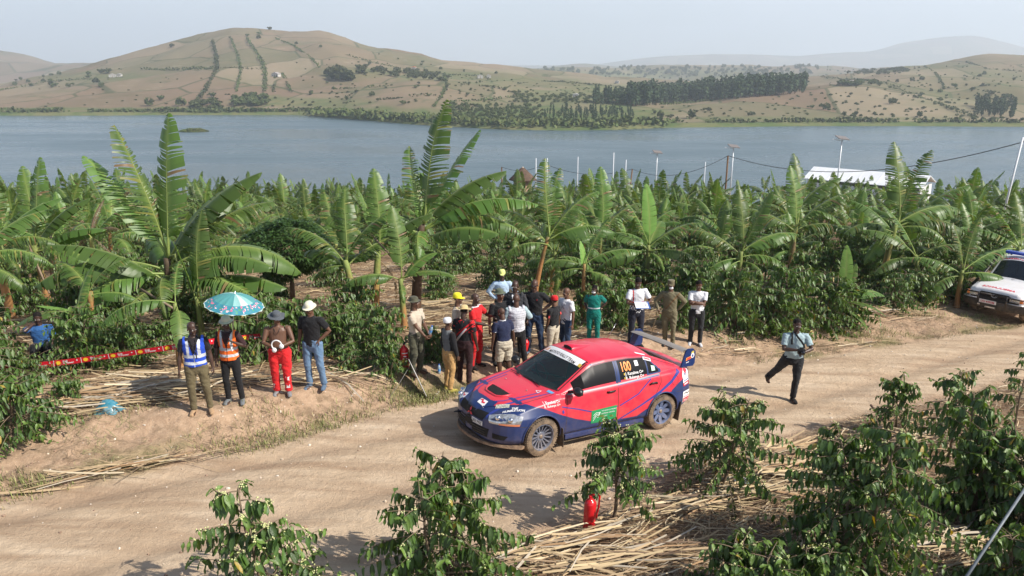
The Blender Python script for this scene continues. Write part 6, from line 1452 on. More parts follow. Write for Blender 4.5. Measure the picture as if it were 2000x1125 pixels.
def in_poly(px, pz, poly):
    r = np.zeros(len(px), bool); n = len(poly)
    for i in range(n):
        x1, y1 = poly[i]; x2, y2 = poly[(i + 1) % n]
        c = ((y1 > pz) != (y2 > pz)) & (px < (x2 - x1) * (pz - y1) / (y2 - y1 + 1e-12) + x1); r ^= c
    return r
# ---- shape tables
def rc_ctrl(x):
    I = np.interp
    w = float(I(x, [-2.17, -2.15, -2.10, -2.0, -1.8, -1.5, -.9, 0, .9, 1.3, 1.6, 1.72, 1.82, 1.92, 2.0, 2.07, 2.12, 2.16, 2.18], [.50, .62, .72, .80, .86, .885, .865, .86, .865, .885, .872, .855, .82, .755, .68, .57, .45, .28, .12]))
    zt = float(I(x, [-2.17, -2.14, -2.08, -1.95, -1.80, -1.45, -1.15, -.85, -.4, 0, .22, .34, .62, .98, 1.06, 1.5, 1.85, 2.05, 2.12, 2.16, 2.18], [.90, 1.02, 1.065, 1.075, 1.085, 1.25, 1.375, 1.425, 1.440, 1.435, 1.415, 1.385, 1.21, .985, .955, .905, .845, .775, .73, .66, .58]))
    zr = float(I(x, [-2.17, -2.08, -1.88, -1.5, -1.05, -.6, -.1, .18, .30, .88, .95, 1.06, 1.5, 1.85, 2.05, 2.12, 2.16, 2.18], [.88, 1.035, 1.045, 1.18, 1.335, 1.375, 1.375, 1.35, 1.30, .985, .955, .94, .88, .815, .745, .71, .64, .57]))
    zb = float(I(x, [-2.17, -2.12, -1.95, -1.6, 1.6, 1.95, 2.1, 2.18], [.42, .36, .32, .22, .22, .22, .24, .32]))
    yr = float(I(x, [-2.17, -1.9, -1.05, -.4, .2, .6, .93, 1.1, 1.6, 1.95, 2.1, 2.18], [.45, .62, .575, .57, .56, .615, .655, .60, .52, .42, .28, .06]))
    zbelt = float(I(x, [-2.17, -2.1, -1.9, -1.5, -1.2, -.3, .6, 1.0, 1.4, 1.75, 1.95, 2.08, 2.15, 2.18], [.86, .99, 1.03, 1.035, 1.02, .972, .935, .915, .865, .79, .725, .67, .60, .54]))
    yb = w - float(I(x, [-2.17, -1.8, -1, 0, 1, 1.6, 2.18], [.10, .105, .07, .065, .08, .10, .05]))
    yg = min(yb - .03, float(I(x, [-2.17, -1.8, -1.2, -.3, .6, .9, 1.1, 1.6, 2.18], [.55, .70, .745, .775, .755, .72, .70, .66, .05])))
    zg = max(zbelt + .012, min(zr, zbelt + .03)) if x > .9 or x < -1.9 else zbelt + .014
    yg = max(yg, .02); yr = min(yr, yg - .01)
    return [(0.0, zb), (w - .08, zb), (w - .012, zb + .10), (w, .52), (w - .012, .66 if x < 1.8 else min(.66, zbelt - .02)), (yb + .012, zbelt - .03), (yg + .008, zg), (yr, zr), (0.0, zt)]
XS = np.unique(np.r_[np.linspace(-2.17, -2.0, 16), np.linspace(-2.0, 1.9, 262), np.linspace(1.9, 2.18, 30)])
SEG = [4, 4, 12, 6, 14, 4, 24, 30]
CAR = Shell(XS, rc_ctrl, SEG, {6: .028, 7: 1})
def build_car():
    S = CAR; C, N, colm, cum = S.C, S.N, S.col, S.cum; x, y, z = C[:, 0], np.abs(C[:, 1]), C[:, 2]
    z0 = float(np.mean([ground(*(np.array((CX, CY)) + np.array((math.cos(CYAW) * X - math.sin(CYAW) * Y, math.sin(CYAW) * X + math.cos(CYAW) * Y)))) for X in (-1.31, 1.31) for Y in (-.8, .8)]))
    e = empty('rally_car', (0, 0, 0), 0, 'dusty pink red and blue rally sedan numbered 100 parked on the dirt road', 'rally car')
    e.matrix_world = car_matrix(CX, CY, CYAW, 0.0, .0819, .0212)
    RED = pm('car_red', (.66, .012, .045), .33, .5, coat=.3, dirt=(.26, 5, .1, 1.6)); BLUE = pm('car_blue', (.006, .028, .125), .36, .45, coat=.2, dirt=(.20, 5, .05, 1.0))
    DARK = pm('car_black', (.012, .012, .013), .5, .4, dirt=(.5, 8, .1, 1.0)); RUB = pm('rubber', (.03, .028, .026), .85, .2, dirt=(.9, 9, 0, .9)); MUD = pm('muddy', (.30, .20, .13), .9, .2, var=.8, vscale=14, c2=(.12, .08, .06), bump=.8, bscale=40)
    WH = pm('decal_white', (.75, .74, .74), .45, .4); ORA = pm('decal_orange', (.95, .30, .06), .4, .4); GRN = pm('decal_green', (.02, .28, .10), .4, .4); BLK = MATS['black_plastic']
    GL = glass_mat('car_glass', (.020, .034, .034), .50, .04); SGL = glass_mat('side_glass', (.012, .012, .014), .08, .36, .12)
    # --- openings
    wheel = ((np.hypot(x - 1.3125, z - .325) < .362) | (np.hypot(x + 1.3125, z - .325) < .362) | ((np.abs(np.abs(x) - 1.3125) < .362) & (z < .325))) & (y > .5)
    sidecol = (colm >= cum[6] + 2) & (colm < cum[7] - 3)
    hgt_ = np.interp(x, [.30, .88], [1.30, .985])
    fw = sidecol & (x > -.245) & (x < .70) ; rw = sidecol & (x > -.975) & (x < -.345); qw = sidecol & (x > -1.235) & (x < -1.0) & (z < np.interp(x, [-1.235, -1.0], [1.10, 1.31]))
    rw &= z < np.interp(x, [-.98, -.7], [1.315, 1.5]); fw &= ~((x > .62) & (z < 5) & (x > .66))
    ws = (colm >= cum[7] + 2) & (x < 1.0 - .10 * (y / .6) ** 2) & (x > .315 - .06 * (y / .5) ** 2)
    rg = (colm >= cum[7] + 2) & (x > -1.74) & (x < -1.17)
    tri = fw & (x > .44); fw &= ~tri; body = ~(wheel | fw | rw | qw | ws | rg)
    # --- livery by face
    side = (np.abs(N[:, 1]) > .45) & (colm < cum[6])
    blue = np.zeros(len(x), bool)
    sideblue = [(2.4, 0), (2.4, .74), (1.95, .765), (1.74, .83), (1.60, .868), (1.30, .79), (.92, .62), (.66, .52), (.33, .42), (-.30, .345), (-.72, .335), (-1.10, .50), (-1.43, .655), (-1.70, .80), (-2.0, .92), (-2.1, 1.2), (-3, 1.2), (-3, 0)]
    blue |= in_poly(x, z, sideblue) & (colm < cum[6] + 1)
    blue |= (colm < cum[2])
    top = (colm >= cum[6]) & (x > 1.0)
    vx = 1.90 - .30 * 0 + .0 * y
    blue |= top & (x > 1.90 - .30 * np.maximum(0, y - .18)) & (y < .34) & (x < 2.4)
    blue |= top & (x > 2.10)
    blue |= (x > 1.98) & (z < .70) | (x < -1.95) & (z < .90)
    BT = (colm >= cum[6]) & (colm < cum[7] + 2) & (x < .80) & (x > -1.3)    # blue window surrounds
    frame = BT & (colm >= cum[6]) & (z < np.interp(x, [-1.28, -1.0, .3, .85], [1.10, 1.325, 1.325, 1.0])) & (colm < cum[7] - 1)
    blue |= frame & (((x < -.24) & (x > -.35)) | (x < -.96) | (z > 1.30))
    mi = blue.astype(int); mi[tri] = 2
    S.obj('body', body, [RED, BLUE, pm('window_black', (.008, .008, .009), .9, .1)], mi, e)
    S.obj('windshield', ws, GL, None, e); S.obj('rear_window', rg, GL, None, e)
    for nm, mk in (('side_window', fw), ('side_window', rw), ('side_window', qw)):
        for sgn in (1, -1): S.obj(nm, mk & (C[:, 1] * sgn > 0), SGL, None, e)
    for sgn in (1, -1):
        # tail and nose closing caps are part of the bumpers
        pass
    fr = S.G[-1]; bk = S.G[0]
    mesh_obj('bumper_nose', np.r_[fr, [fr.mean(0)]], [(i, i + 1, len(fr)) for i in range(len(fr) - 1)], BLUE, e)
    mesh_obj('tail_panel', np.r_[bk, [bk.mean(0)]], [(i, i + 1, len(bk)) for i in range(len(bk) - 1)], BLUE, e)
    # --- arches and wells
    for X in (1.3125, -1.3125):
        for sg in (1, -1):
            a = np.linspace(-.12, math.pi + .12, 30)
            P = np.c_[X + .368 * np.cos(a), np.full(30, sg * .9), .325 + .368 * np.sin(a)]; Q = S.cast(P, (0, -sg, 0), .006)
            m = MB(); m.tube(Q, .013, 6); m.build('arch_lip', BLUE, e, True)
            V = []; F = []
            for i, t in enumerate(a):
                for yy in (.86, .42): V.append((X + .364 * math.cos(t), sg * yy, .325 + .364 * math.sin(t)))
            F = [(2 * i, 2 * i + 1, 2 * i + 3, 2 * i + 2) for i in range(29)]; V.append((X, sg * .42, .325)); F += [(2 * i + 1, 2 * i + 3, len(V) - 1) for i in range(29)]
            mesh_obj('wheel_well', np.array(V), F, DARK, e)
    # --- wheels
    def wheel_(X, sg, spokes, fat, steer):
        w = bpy.data.objects.new('wheel', None); col.objects.link(w); w.parent = e; w.location = (X, sg * .765, .318); w.rotation_euler = (0, 0, steer); w.empty_display_size = .1
        m = MB(); prof = [(.215, -.10), (.235, -.115), (.290, -.112), (.308, -.098), (.318, -.07), (.319, 0), (.318, .07), (.308, .098), (.290, .112), (.235, .115), (.215, .10)]
        m.lathe(prof, 48, 'y', cap=False)
        for k in range(48):
            for r_, yy in ((.320, .055), (.320, -.055), (.320, 0)):
                a = 2 * math.pi * (k + (.5 if yy == 0 else 0)) / 48; m.box((r_ * math.cos(a), yy, r_ * math.sin(a)), (.024, .040, .012), rot=(0, -a + math.pi / 2, 0))
            a = 2 * math.pi * k / 48; m.box((.306 * math.cos(a), sg * .101, .306 * math.sin(a)), (.02, .014, .022), rot=(0, -a + math.pi / 2, 0))
        m.build('tyre', RUB, w, auto=40)
        RIM = pm('rim_blue', (.075, .11, .18), .45, .5, dirt=(.7, 14, -.4, .5)) if fat == 0 else pm('rim_blue_bright', (.05, .11, .25), .45, .5, dirt=(.6, 14, -.4, .5))
        m = MB(); m.lathe([(.214, -.10), (.222, -.10), (.222, sg * .11), (.214, sg * .112), (.204, sg * .10), (.198, sg * .06), (.198, -.09)], 48, 'y', cap=False)
        m.lathe([(.035, 0), (.075, sg * .01), (.085, sg * .05), (.07, sg * .062), (.04, sg * .062)], 24, 'y')
        for k in range(spokes):
            a = 2 * math.pi * k / spokes; c_, s_ = math.cos(a), math.sin(a); wd = .011 if not fat else .034; t = np.array((-s_, 0, c_))
            P = [np.array((.07 * c_, sg * .055, .07 * s_)), np.array((.14 * c_, sg * .068, .14 * s_)), np.array((.203 * c_, sg * .085, .203 * s_))]
            ws_ = [wd * .9, wd * (1 if not fat else 1.15), wd * (1.2 if not fat else .75)]; V = []
            for p, q in zip(P, ws_): V += [p - t * q, p + t * q, p + t * q * .8 - (0, sg * .025, 0), p - t * q * .8 - (0, sg * .025, 0)]
            F = []
            for i in range(2): F += [(i * 4 + j, i * 4 + (j + 1) % 4, i * 4 + 4 + (j + 1) % 4, i * 4 + 4 + j) for j in range(4)]
            m.add(np.array(V), F + [(0, 3, 2, 1), (8, 9, 10, 11)])
        m.build('rim', RIM, w, auto=35)
        MB().lathe([(.0, sg * .03), (.033, sg * .03), (.033, sg * .068), (.02, sg * .072), (0, sg * .072)], 16, 'y', cap=False).build('hub', pm('hub_metal', (.35, .27, .2), .5, .5, metal=.5, var=.6, vscale=30), w, True)
        MB().lathe([(.0, -.02), (.13, -.02), (.13, .0), (.0, 0)], 24, 'y', cap=False).build('brake_disc', pm('brake', (.12, .11, .11), .5, .5, metal=.6), w, True)
        MB().lathe([(.0, -.08), (.20, -.08)], 24, 'y', cap=False).build('rim_back', DARK, w)
    for sg in (1, -1): wheel_(1.3125, sg, 15, 0, .06); wheel_(-1.3125, sg, 8, 1, 0)
    # mud flaps
    for sg in (1, -1):
        MB().box((.925, sg * .80, .26), (.012, .24, .34), rot=(0, .10, 0), bev=.004).build('mud_flap', DARK, e); MB().box((-1.72, sg * .76, .28), (.012, .28, .36), rot=(0, -.08, 0), bev=.004).build('mud_flap', DARK, e)
    # front lip, sills
    a = np.linspace(-1, 1, 41); px = 2.20 - .50 * np.abs(a) ** 2.6; py = a * .885
    m = MB(); V = []
    for X, Y in zip(px, py): V += [(X + .012, Y, .235), (X + .022, Y * 1.01, .195), (X - .12, Y * .93, .185), (X - .12, Y * .93, .23)]
    F = [(i * 4 + j, i * 4 + (j + 1) % 4, i * 4 + 4 + (j + 1) % 4, i * 4 + 4 + j) for i in range(40) for j in range(4)] + [(0, 1, 2, 3), (160, 163, 162, 161)]
    m.add(np.array(V), F); m.build('front_lip', MUD, e, auto=50)
    for sg in (1, -1): MB().box((0, sg * .862, .245), (1.72, .05, .085), bev=.015).build('side_skirt', BLUE, e, auto=40)
    # --- helpers for things laid on the shell
    def line(name, pts, w, mat, direction=(0, -1, 0), off=.003, n=10, parent=e, taper=None):
        P = []; 
        for p, q in zip(pts[:-1], pts[1:]):
            for t in np.linspace(0, 1, n, endpoint=False): P.append(np.array(p) + (np.array(q) - p) * t)
        P.append(np.array(pts[-1])); P = np.array(P); T = np.gradient(P, axis=0); T /= np.linalg.norm(T, axis=1)[:, None]
        d = np.array(direction, float); sdv = np.cross(T, d); sdv /= np.linalg.norm(sdv, axis=1)[:, None]
        W_ = w * (np.ones(len(P)) if taper is None else np.interp(np.linspace(0, 1, len(P)), np.linspace(0, 1, len(taper)), taper))
        k = 4; V = np.vstack([S.cast(P + sdv * (W_ * (f - .5))[:, None], direction, off) for f in np.linspace(0, 1, k)])
        L_ = len(P); F = [(j * L_ + i, j * L_ + i + 1, (j + 1) * L_ + i + 1, (j + 1) * L_ + i) for j in range(k - 1) for i in range(L_ - 1)]
        return mesh_obj(name, V, F, mat, parent, True)
    def patch(name, c4, mat, off=.004, nu=14, nv=8, direction=None, parent=e, mi=None, mats=None):
        c4 = [np.array(c, float) for c in c4]; P = []
        for v in np.linspace(0, 1, nv + 1):
            for u in np.linspace(0, 1, nu + 1): P.append((c4[0] * (1 - u) + c4[1] * u) * (1 - v) + (c4[3] * (1 - u) + c4[2] * u) * v)
        V = S.snap(P, off) if direction is None else S.cast(P, direction, off)
        F = [(j * (nu + 1) + i, j * (nu + 1) + i + 1, (j + 1) * (nu + 1) + i + 1, (j + 1) * (nu + 1) + i) for j in range(nv) for i in range(nu)]
        return mesh_obj(name, V, F, mats or mat, parent, True, mi(nu, nv) if mi else None)
    def text(name, s, size, org, dx, dy, mat, direction, off=.006, parent=e, bold=.012, shear=0, sx=1):
        cu = bpy.data.curves.new('t', 'FONT'); cu.body = s; cu.size = 1; cu.offset = bold; cu.shear = shear; cu.resolution_u = 3
        o = bpy.data.objects.new('t', cu); col.objects.link(o); dg = bpy.context.evaluated_depsgraph_get(); me = bpy.data.meshes.new_from_object(o.evaluated_get(dg)); bpy.data.objects.remove(o)
        if not len(me.vertices): return
        co = np.array([v.co[:] for v in me.vertices]); fs = [tuple(p.vertices) for p in me.polygons]
        bm = bmesh.new(); bm.from_mesh(me); bmesh.ops.triangulate(bm, faces=bm.faces); bmesh.ops.subdivide_edges(bm, edges=[q for q in bm.edges if q.calc_length() > .35], cuts=2); bmesh.ops.triangulate(bm, faces=bm.faces)
        co = np.array([v.co[:] for v in bm.verts]); fs = [tuple(v.index for v in f.verts) for f in bm.faces]; bm.free()
        P = np.array(org) + np.outer(co[:, 0] * size * sx, dx) + np.outer(co[:, 1] * size, dy)
        V = S.cast(P, direction, off) if direction is not None else P
        return mesh_obj(name, V, fs, mat, parent, False)
    SD = (0, -1, 0)
    # stripes and shut lines on both sides
    LB = pm('stripe_blue', (.035, .055, .27), .4, .4)
    for sg in (1, -1):
        D_ = (0, -sg, 0); Y = sg * 1.0
        q = lambda L_: [(X, Y, Z) for X, Z in L_]
        line('livery_edge', q([(1.66, .852), (1.60, .860), (1.30, .782), (.92, .612), (.66, .512), (.33, .412), (-.30, .338), (-.72, .328), (-.94, .43)]), .030, BLUE, D_, .002)
        line('livery_edge', q([(-1.50, .69), (-1.70, .792), (-2.0, .912)]), .030, BLUE, D_, .002)
        line('stripe', q([(-.30, .60), (-.72, .745), (-1.015, .975)]), .022, LB, D_); line('stripe', q([(-.30, .345), (-.885, .574), (-1.237, .719), (-1.504, .862), (-1.72, 1.02)]), .055, LB, D_, taper=[.4, .6, .8, 1, 1.3]); line('stripe', q([(.93, .765), (.60, .68), (.33, .595), (-.25, .60)]), .018, LB, D_)
        line('stripe', q([(-.26, .955), (-1.22, 1.005)]), .016, LB, D_); line('window_trim', q([(.78, .93), (-.26, .965), (-1.24, 1.018)]), .020, pm('trim_grey', (.25, .25, .28), .4, .5), D_, .006)
        for L_ in ([(.80, .945), (.835, .70), (.845, .30)], [(-.29, 1.33), (-.27, .97), (-.26, .28)], [(-1.245, 1.05), (-1.25, .88), (-1.12, .68), (-1.0, .52), (-.955, .28)], [(.845, .285), (-.955, .285)], [(1.585, .55), (1.75, .56)], [(-1.60, .655), (-2.06, .65)]): line('shut_line', q(L_), .008, DARK, D_, .003)
        for X in (-.11, -1.07):
            hd = [S.cast([(X + dx_, Y, .875 + (0 if X > -.5 else .022))], D_, .028)[0] for dx_ in np.linspace(.085, -.085, 6)]; hd[0] = S.cast([(X + .09, Y, .87)], D_, .004)[0]; hd[-1] = S.cast([(X - .09, Y, .875)], D_, .004)[0]
            MB().tube(hd, [(.012, .016)] * 6, 8, up=(0, 0, 1)).build('door_handle', BLK, e, True)
        a = np.linspace(0, 2 * math.pi, 25); line('fuel_flap' if sg > 0 else 'shut_line', [(-1.60 + .085 * math.cos(t), Y, .865 + .085 * math.sin(t)) for t in a], .006, DARK, D_, .003, n=1)
        # mirror
        m = MB(); mc = np.array((.70, sg * .93, 1.02)); ellip(m, mc, (.075, .105, .075), None, 16); m.V[0][:, 0] = np.maximum(m.V[0][:, 0], mc[0] - .045); mo = m.build('mirror', BLK, e, True); MB().tube([(.74, sg * .74, .97), (.71, sg * .86, 1.0)], [.025, .03], 8).build('stalk', BLK, mo, True); MB().box((.652, sg * .93, 1.02), (.004, .15, .10)).build('mirror_glass', pm('mirror', (.6, .6, .6), .05, 1, metal=1), mo)
        # names, number, stickers
        dx = (-sg, 0, 0)
        ox = lambda X, W_: X if sg > 0 else X - W_
        text('number', '100', .20, (ox(-.375, .30), Y, 1.155), (-sg, 0, -.0), (.0, 0, 1), ORA, D_, .010, bold=.02, sx=.80)
        patch('sticker', [(-.715, Y, 1.285), (-.795, Y, 1.285), (-.795, Y, 1.205), (-.715, Y, 1.205)], WH, .008, 3, 3, D_)
        for i, t in enumerate(('J. Kansiime O+', 'R. Bukenya O+')): text('crew_name', t, .068, (ox(-.46, .46), Y, 1.085 - i * .068), dx, (0, 0, 1), WH, D_, .010, bold=.02); patch('flag', [(-.43, Y, 1.125 - i * .068), (-.455, Y, 1.125 - i * .068), (-.455, Y, 1.09 - i * .068), (-.43, Y, 1.09 - i * .068)], pm('flag_mix', (.5, .35, .05), .5), .008, 2, 2, D_)
        for i, t in enumerate(('J. Kansiime O+', 'R. Bukenya O+')): text('crew_name', t, .052, (ox(1.28, .34), Y, .845 - i * .05), dx, (0, 0, 1), WH, D_, .006, bold=.02)
        pt = patch('sticker', [(.32, Y, .605), (-.225, Y, .625), (-.235, Y, .375), (.315, Y, .38)], GRN, .006, 10, 5, D_)
        for i, t in enumerate(('THE UGANDA GOVERNMENT', 'NATIONAL COUNCIL', 'OF SPORTS')): text('lettering', t, [.025, .030, .026][i], (ox(.11, .30), Y, .565 - i * .048), dx, (0, 0, 1), WH, D_, .009, bold=.01)
        g = np.random.default_rng(3)
        for k in range(3): line('emblem', [(.28, Y, .42 + k * .05), (.22, Y, .50 + k * .03), (.18, Y, .47 + k * .04), (.13, Y, .56)], .010, WH, D_, .008, n=4, parent=pt)
        patch('sticker', [(-1.075, Y, 1.175), (-1.155, Y, 1.155), (-1.155, Y, 1.085), (-1.07, Y, 1.085)], pm('pale_green', (.5, .75, .6), .4), .009, 3, 3, D_)
        p1 = patch('sticker', [(-1.80, Y, .625), (-2.03, Y, .635), (-2.03, Y, .43), (-1.80, Y, .42)], WH, .007, 8, 6, D_)
        line('red_band', [(-1.81, Y, .465), (-2.02, Y, .475)], .075, pm('sticker_red', (.6, .03, .05), .4), D_, .010, n=8, parent=p1); text('lettering', 'RALLY', .055, (ox(-1.83, .18), Y, .445), dx, (0, 0, 1), WH, D_, .013, parent=p1); line('marks', [(-1.84, Y, .575), (-1.90, Y, .60), (-1.94, Y, .57), (-2.0, Y, .60)], .018, DARK, D_, .010, n=5, parent=p1); line('marks', [(-1.82, Y, .525), (-2.0, Y, .535)], .010, pm('sticker_red', (.6, .03, .05)), D_, .010, n=5, parent=p1)
        # round white badge with banner
        pts = [(-1.90 + .105 * math.cos(t), Y, .92 + .115 * math.sin(t)) for t in np.linspace(0, 2 * math.pi, 28, endpoint=False)]; V = np.vstack([S.cast(pts, D_, .006), S.cast([(-1.90, Y, .92)], D_, .006)]); bd = mesh_obj('badge', V, [(i, (i + 1) % 28, 28) for i in range(28)], WH, e)
        line('banner', [(-1.81, Y, .80), (-1.90, Y, .815), (-2.0, Y, .83)], .055, WH, D_, .008, n=5, parent=bd); line('banner', [(-1.81, Y, .745), (-2.0, Y, .765)], .055, pm('sticker_red', (.6, .03, .05)), D_, .008, n=5, parent=bd); line('marks', [(-1.83, Y, .805), (-1.99, Y, .83)], .016, LB, D_, .011, n=5, parent=bd); line('marks', [(-1.84, Y, .748), (-1.97, Y, .763)], .020, WH, D_, .011, n=5, parent=bd)
        line('marks', [(-1.87, Y, .95), (-1.885, Y, .90), (-1.90, Y, .95)], .014, LB, D_, .009, n=3, parent=bd); line('marks', [(-1.93, Y, .95), (-1.925, Y, .89), (-1.94, Y, .89)], .014, pm('sticker_red', (.6, .03, .05)), D_, .009, n=3, parent=bd)
        patch('sticker', [(.935, Y, .70), (.90, Y, .715), (.885, Y, .665), (.92, Y, .65)], LB, .006, 3, 3, D_)
        for k in range(3): line('lettering', [(-.86 - k * .012, Y, 1.372 - k * .0), (-1.03, Y, 1.335)], .012, WH, D_, .006, n=4) if k == 0 else None
        line('sticker', [(-.95, Y, 1.30), (-1.12, Y, 1.25)], .045, WH, D_, .006, n=5); line('marks', [(-.97, Y, 1.297), (-1.10, Y, 1.258)], .020, pm('sticker_red', (.6, .03, .05)), D_, .009, n=5)
        # lights
        def hl(nu, nv): return [1 if j >= nv - 2 and i > nu * .3 else 0 for j in range(nv) for i in range(nu)]
        LAMP = pm('lamp_silver', (.62, .64, .66), .12, .8, metal=.55, var=.7, vscale=22, c2=(.18, .17, .16), coat=1); AMB = pm('lamp_amber', (.60, .20, .10), .2, .6, coat=1)
        h = patch('headlight', [(2.075, sg * .43, .690), (1.68, sg * .85, .735), (1.755, sg * .85, .575), (2.09, sg * .50, .575)], None, .010, 20, 10, None, mats=[LAMP, AMB], mi=hl)
        for cc in ((1.99, .60, .645), (1.86, .74, .65)):
            p = S.snap([(cc[0], sg * cc[1], cc[2])], .006)[0]; m = MB(); ellip(m, p, (.045, .045, .045), None, 14); m.build('bulb_reflector', pm('chrome', (.75, .75, .78), .08, 1, metal=1), h, True)
        patch('tail_light', [(-2.00, Y, .90), (-2.13, Y, .90), (-2.14, Y, .70), (-2.02, Y, .71)], pm('tail_lamp', (.75, .70, .70), .15, .7, coat=1), .010, 5, 7, D_)
    # --- hood
    UPD = (0, 0, -1)
    for sg in (1, -1):
        line('hood_stripe', [(1.02, sg * .62, 2), (1.30, sg * .575, 2), (1.612, sg * .525, 2), (1.85, sg * .46, 2), (2.10, sg * .40, 2)], .045, LB, UPD, .003, taper=[.45, .7, .9, 1.0, 1.1])
        line('hood_stripe', [(1.15, sg * .50, 2), (1.45, sg * .46, 2), (1.77, sg * .37, 2), (1.88, sg * .28, 2)], .022, LB, UPD, .003)
        line('shut_line', [(1.02, sg * .695, 2), (1.45, sg * .665, 2), (1.70, sg * .62, 2), (1.90, sg * .56, 2), (2.08, sg * .43, 2)], .008, DARK, UPD, .003)
        MB().tube([S.cast([(1.29, sg * .32, 2)], UPD, 0)[0], S.cast([(1.29, sg * .32, 2)], UPD, .02)[0]], .008, 8).build('hood_pin', pm('steel', (.5, .5, .5), .3, metal=1), e, True)
        m = MB(); w0 = S.cast([(1.03 - .02, sg * .1 + .0, 2)], UPD, .02)[0]
        P = S.cast([(1.035, .33 if sg > 0 else -.28, 2), (.90, .12 if sg > 0 else -.40, 2)], UPD, .022); Q = S.cast([(1.0, (.33 if sg > 0 else -.28) - .05 + t, 2) for t in np.linspace(0, .48, 8) * (-1 if sg > 0 else -.6)], UPD, .018)
        MB().tube(Q, .007, 6).tube([P[0], Q[3]], .008, 6).build('wiper', BLK, e, True)
    line('hood_edge', [(2.125, -.34, 2), (2.15, 0, 2), (2.125, .34, 2)], .02, DARK, UPD, .003)
    v4 = [(1.575, -.28, 2), (1.575, .28, 2), (1.76, .20, 2), (1.76, -.20, 2)]
    vt = patch('hood_vent', v4, pm('vent_black', (.008, .008, .008), .7), .005, 10, 6, UPD)
    for k in range(7): t = k / 6; line('vent_slat', [(1.59 + .158 * t, -.27 + .075 * t, 2), (1.59 + .158 * t, .27 - .075 * t, 2)], .008, DARK, UPD, .012, n=6, parent=vt)
    rim = S.cast([(1.565, -.30, 2), (1.72, -.235, 2), (1.785, -.15, 2), (1.80, 0, 2), (1.785, .15, 2), (1.72, .235, 2), (1.565, .30, 2)], UPD, .004); MB().tube(rim, .018, 8).build('vent_rim', RED, e, True)
    text('lettering', 'THE', .055, (1.78, .625, 2), (-.80, .60, 0), (-.6, -.80, 0), WH, UPD, .006, bold=.04, shear=.2); text('lettering', 'HUMBLE LION', .055, (1.915, .575, 2), (-.80, .60, 0), (-.6, -.80, 0), WH, UPD, .006, bold=.04, shear=.2)
    patch('sticker', [(1.90, .36, 2), (1.74, .52, 2), (1.78, .56, 2), (1.94, .40, 2)], pm('sticker_cream', (.6, .6, .48), .5, var=.8, vscale=30, c2=(.1, .1, .1)), .006, 5, 3, UPD)
    for yy in (.10, -.52):
        lg = patch('sticker', [(1.97, yy - .07, 2), (1.95, yy + .10, 2), (2.05, yy + .12, 2), (2.07, yy - .05, 2)], WH, .005, 6, 4, UPD); line('lettering', [(2.00, yy - .05, 2), (1.98, yy + .0, 2), (2.02, yy + .03, 2), (2.0, yy + .08, 2)], .028, pm('sticker_red', (.6, .03, .05)), UPD, .009, n=5, parent=lg)
    line('warning_triangle', [(1.16, .40, 2), (1.10, .47, 2), (1.19, .49, 2), (1.16, .40, 2)], .012, WH, UPD, .005, n=5)
    patch('scoop_tape', [(.99, .52, 2), (.97, .66, 2), (1.03, .66, 2), (1.05, .54, 2)], pm('tape_blue', (.1, .35, .6), .5), .006, 4, 3, UPD)
    # --- nose
    FD = (-1, 0, 0)
    patch('grille', [(3, .40, .685), (3, -.40, .685), (3, -.36, .57), (3, .36, .57)], pm('grille_black', (.006, .006, .007), .8), .006, 16, 6, FD)
    for k in range(3):
        a = math.pi / 2 + k * 2.094; cx_, cz = .035 + .040 * math.cos(a), .615 + .040 * math.sin(a); r = .036
        c4 = [(3, cx_ + r * math.cos(a), cz + r * math.sin(a)), (3, cx_ + .020 * math.cos(a + 1.57), cz + .020 * math.sin(a + 1.57)), (3, cx_ - r * math.cos(a), cz - r * math.sin(a)), (3, cx_ - .020 * math.cos(a + 1.57), cz - .020 * math.sin(a + 1.57))]
        patch('emblem', c4, pm('sticker_red', (.6, .03, .05), .4), .020, 3, 3, FD)
    patch('intake', [(3, .50, .465), (3, -.50, .465), (3, -.46, .315), (3, .46, .315)], MATS['grille_black'], .006, 18, 6, FD); patch('intake', [(3, .28, .51), (3, -.28, .51), (3, -.28, .485), (3, .28, .485)], MATS['grille_black'], .006, 12, 3, FD)
    for sg in (1, -1): patch('intake', [(3, sg * .56, .42), (3, sg * .76, .40), (3, sg * .72, .33), (3, sg * .56, .33)], MATS['grille_black'], .006, 6, 4, FD)
    for k in range(3): MB().tube(S.cast([(3, yy, .35 + k * .04) for yy in np.linspace(-.42, .42, 9)], FD, .012), .004, 5).build('intake_bar', DARK, e, True)
    pl = patch('number_plate', [(3, .40, .555), (3, .68, .555), (3, .68, .485), (3, .40, .485)], WH, .022, 8, 4, (-1, -.35, 0)); text('lettering', 'UAX 793Z', .062, (3, .415, .50), (0, 1, 0), (0, 0, 1), BLK, (-1, -.35, 0), .026, parent=pl, bold=.02, sx=.88)
    MB().tube([(2.14, -.33, .47), (2.22, -.36, .47), (2.24, -.39, .46), (2.20, -.41, .46), (2.12, -.38, .46)], .010, 6).build('tow_hook', BLK, e, True)
    # --- screen banner
    # points at the head of the windshield
    def wsx(y): return .315 - .06 * (y / .5) ** 2
    V = []; k = 24
    for f in (0.0, .05, .10, .15):
        P = [(wsx(yy) - .02 + f * 1.05, yy, 2) for yy in np.linspace(-.50 - f * .1, .50 + f * .1, k)]; V.append(S.cast(P, UPD, .006))
    V = np.vstack(V); bn = mesh_obj('sun_strip', V, [(j * k + i, j * k + i + 1, (j + 1) * k + i + 1, (j + 1) * k + i) for j in range(3) for i in range(k - 1)], WH, e, True)
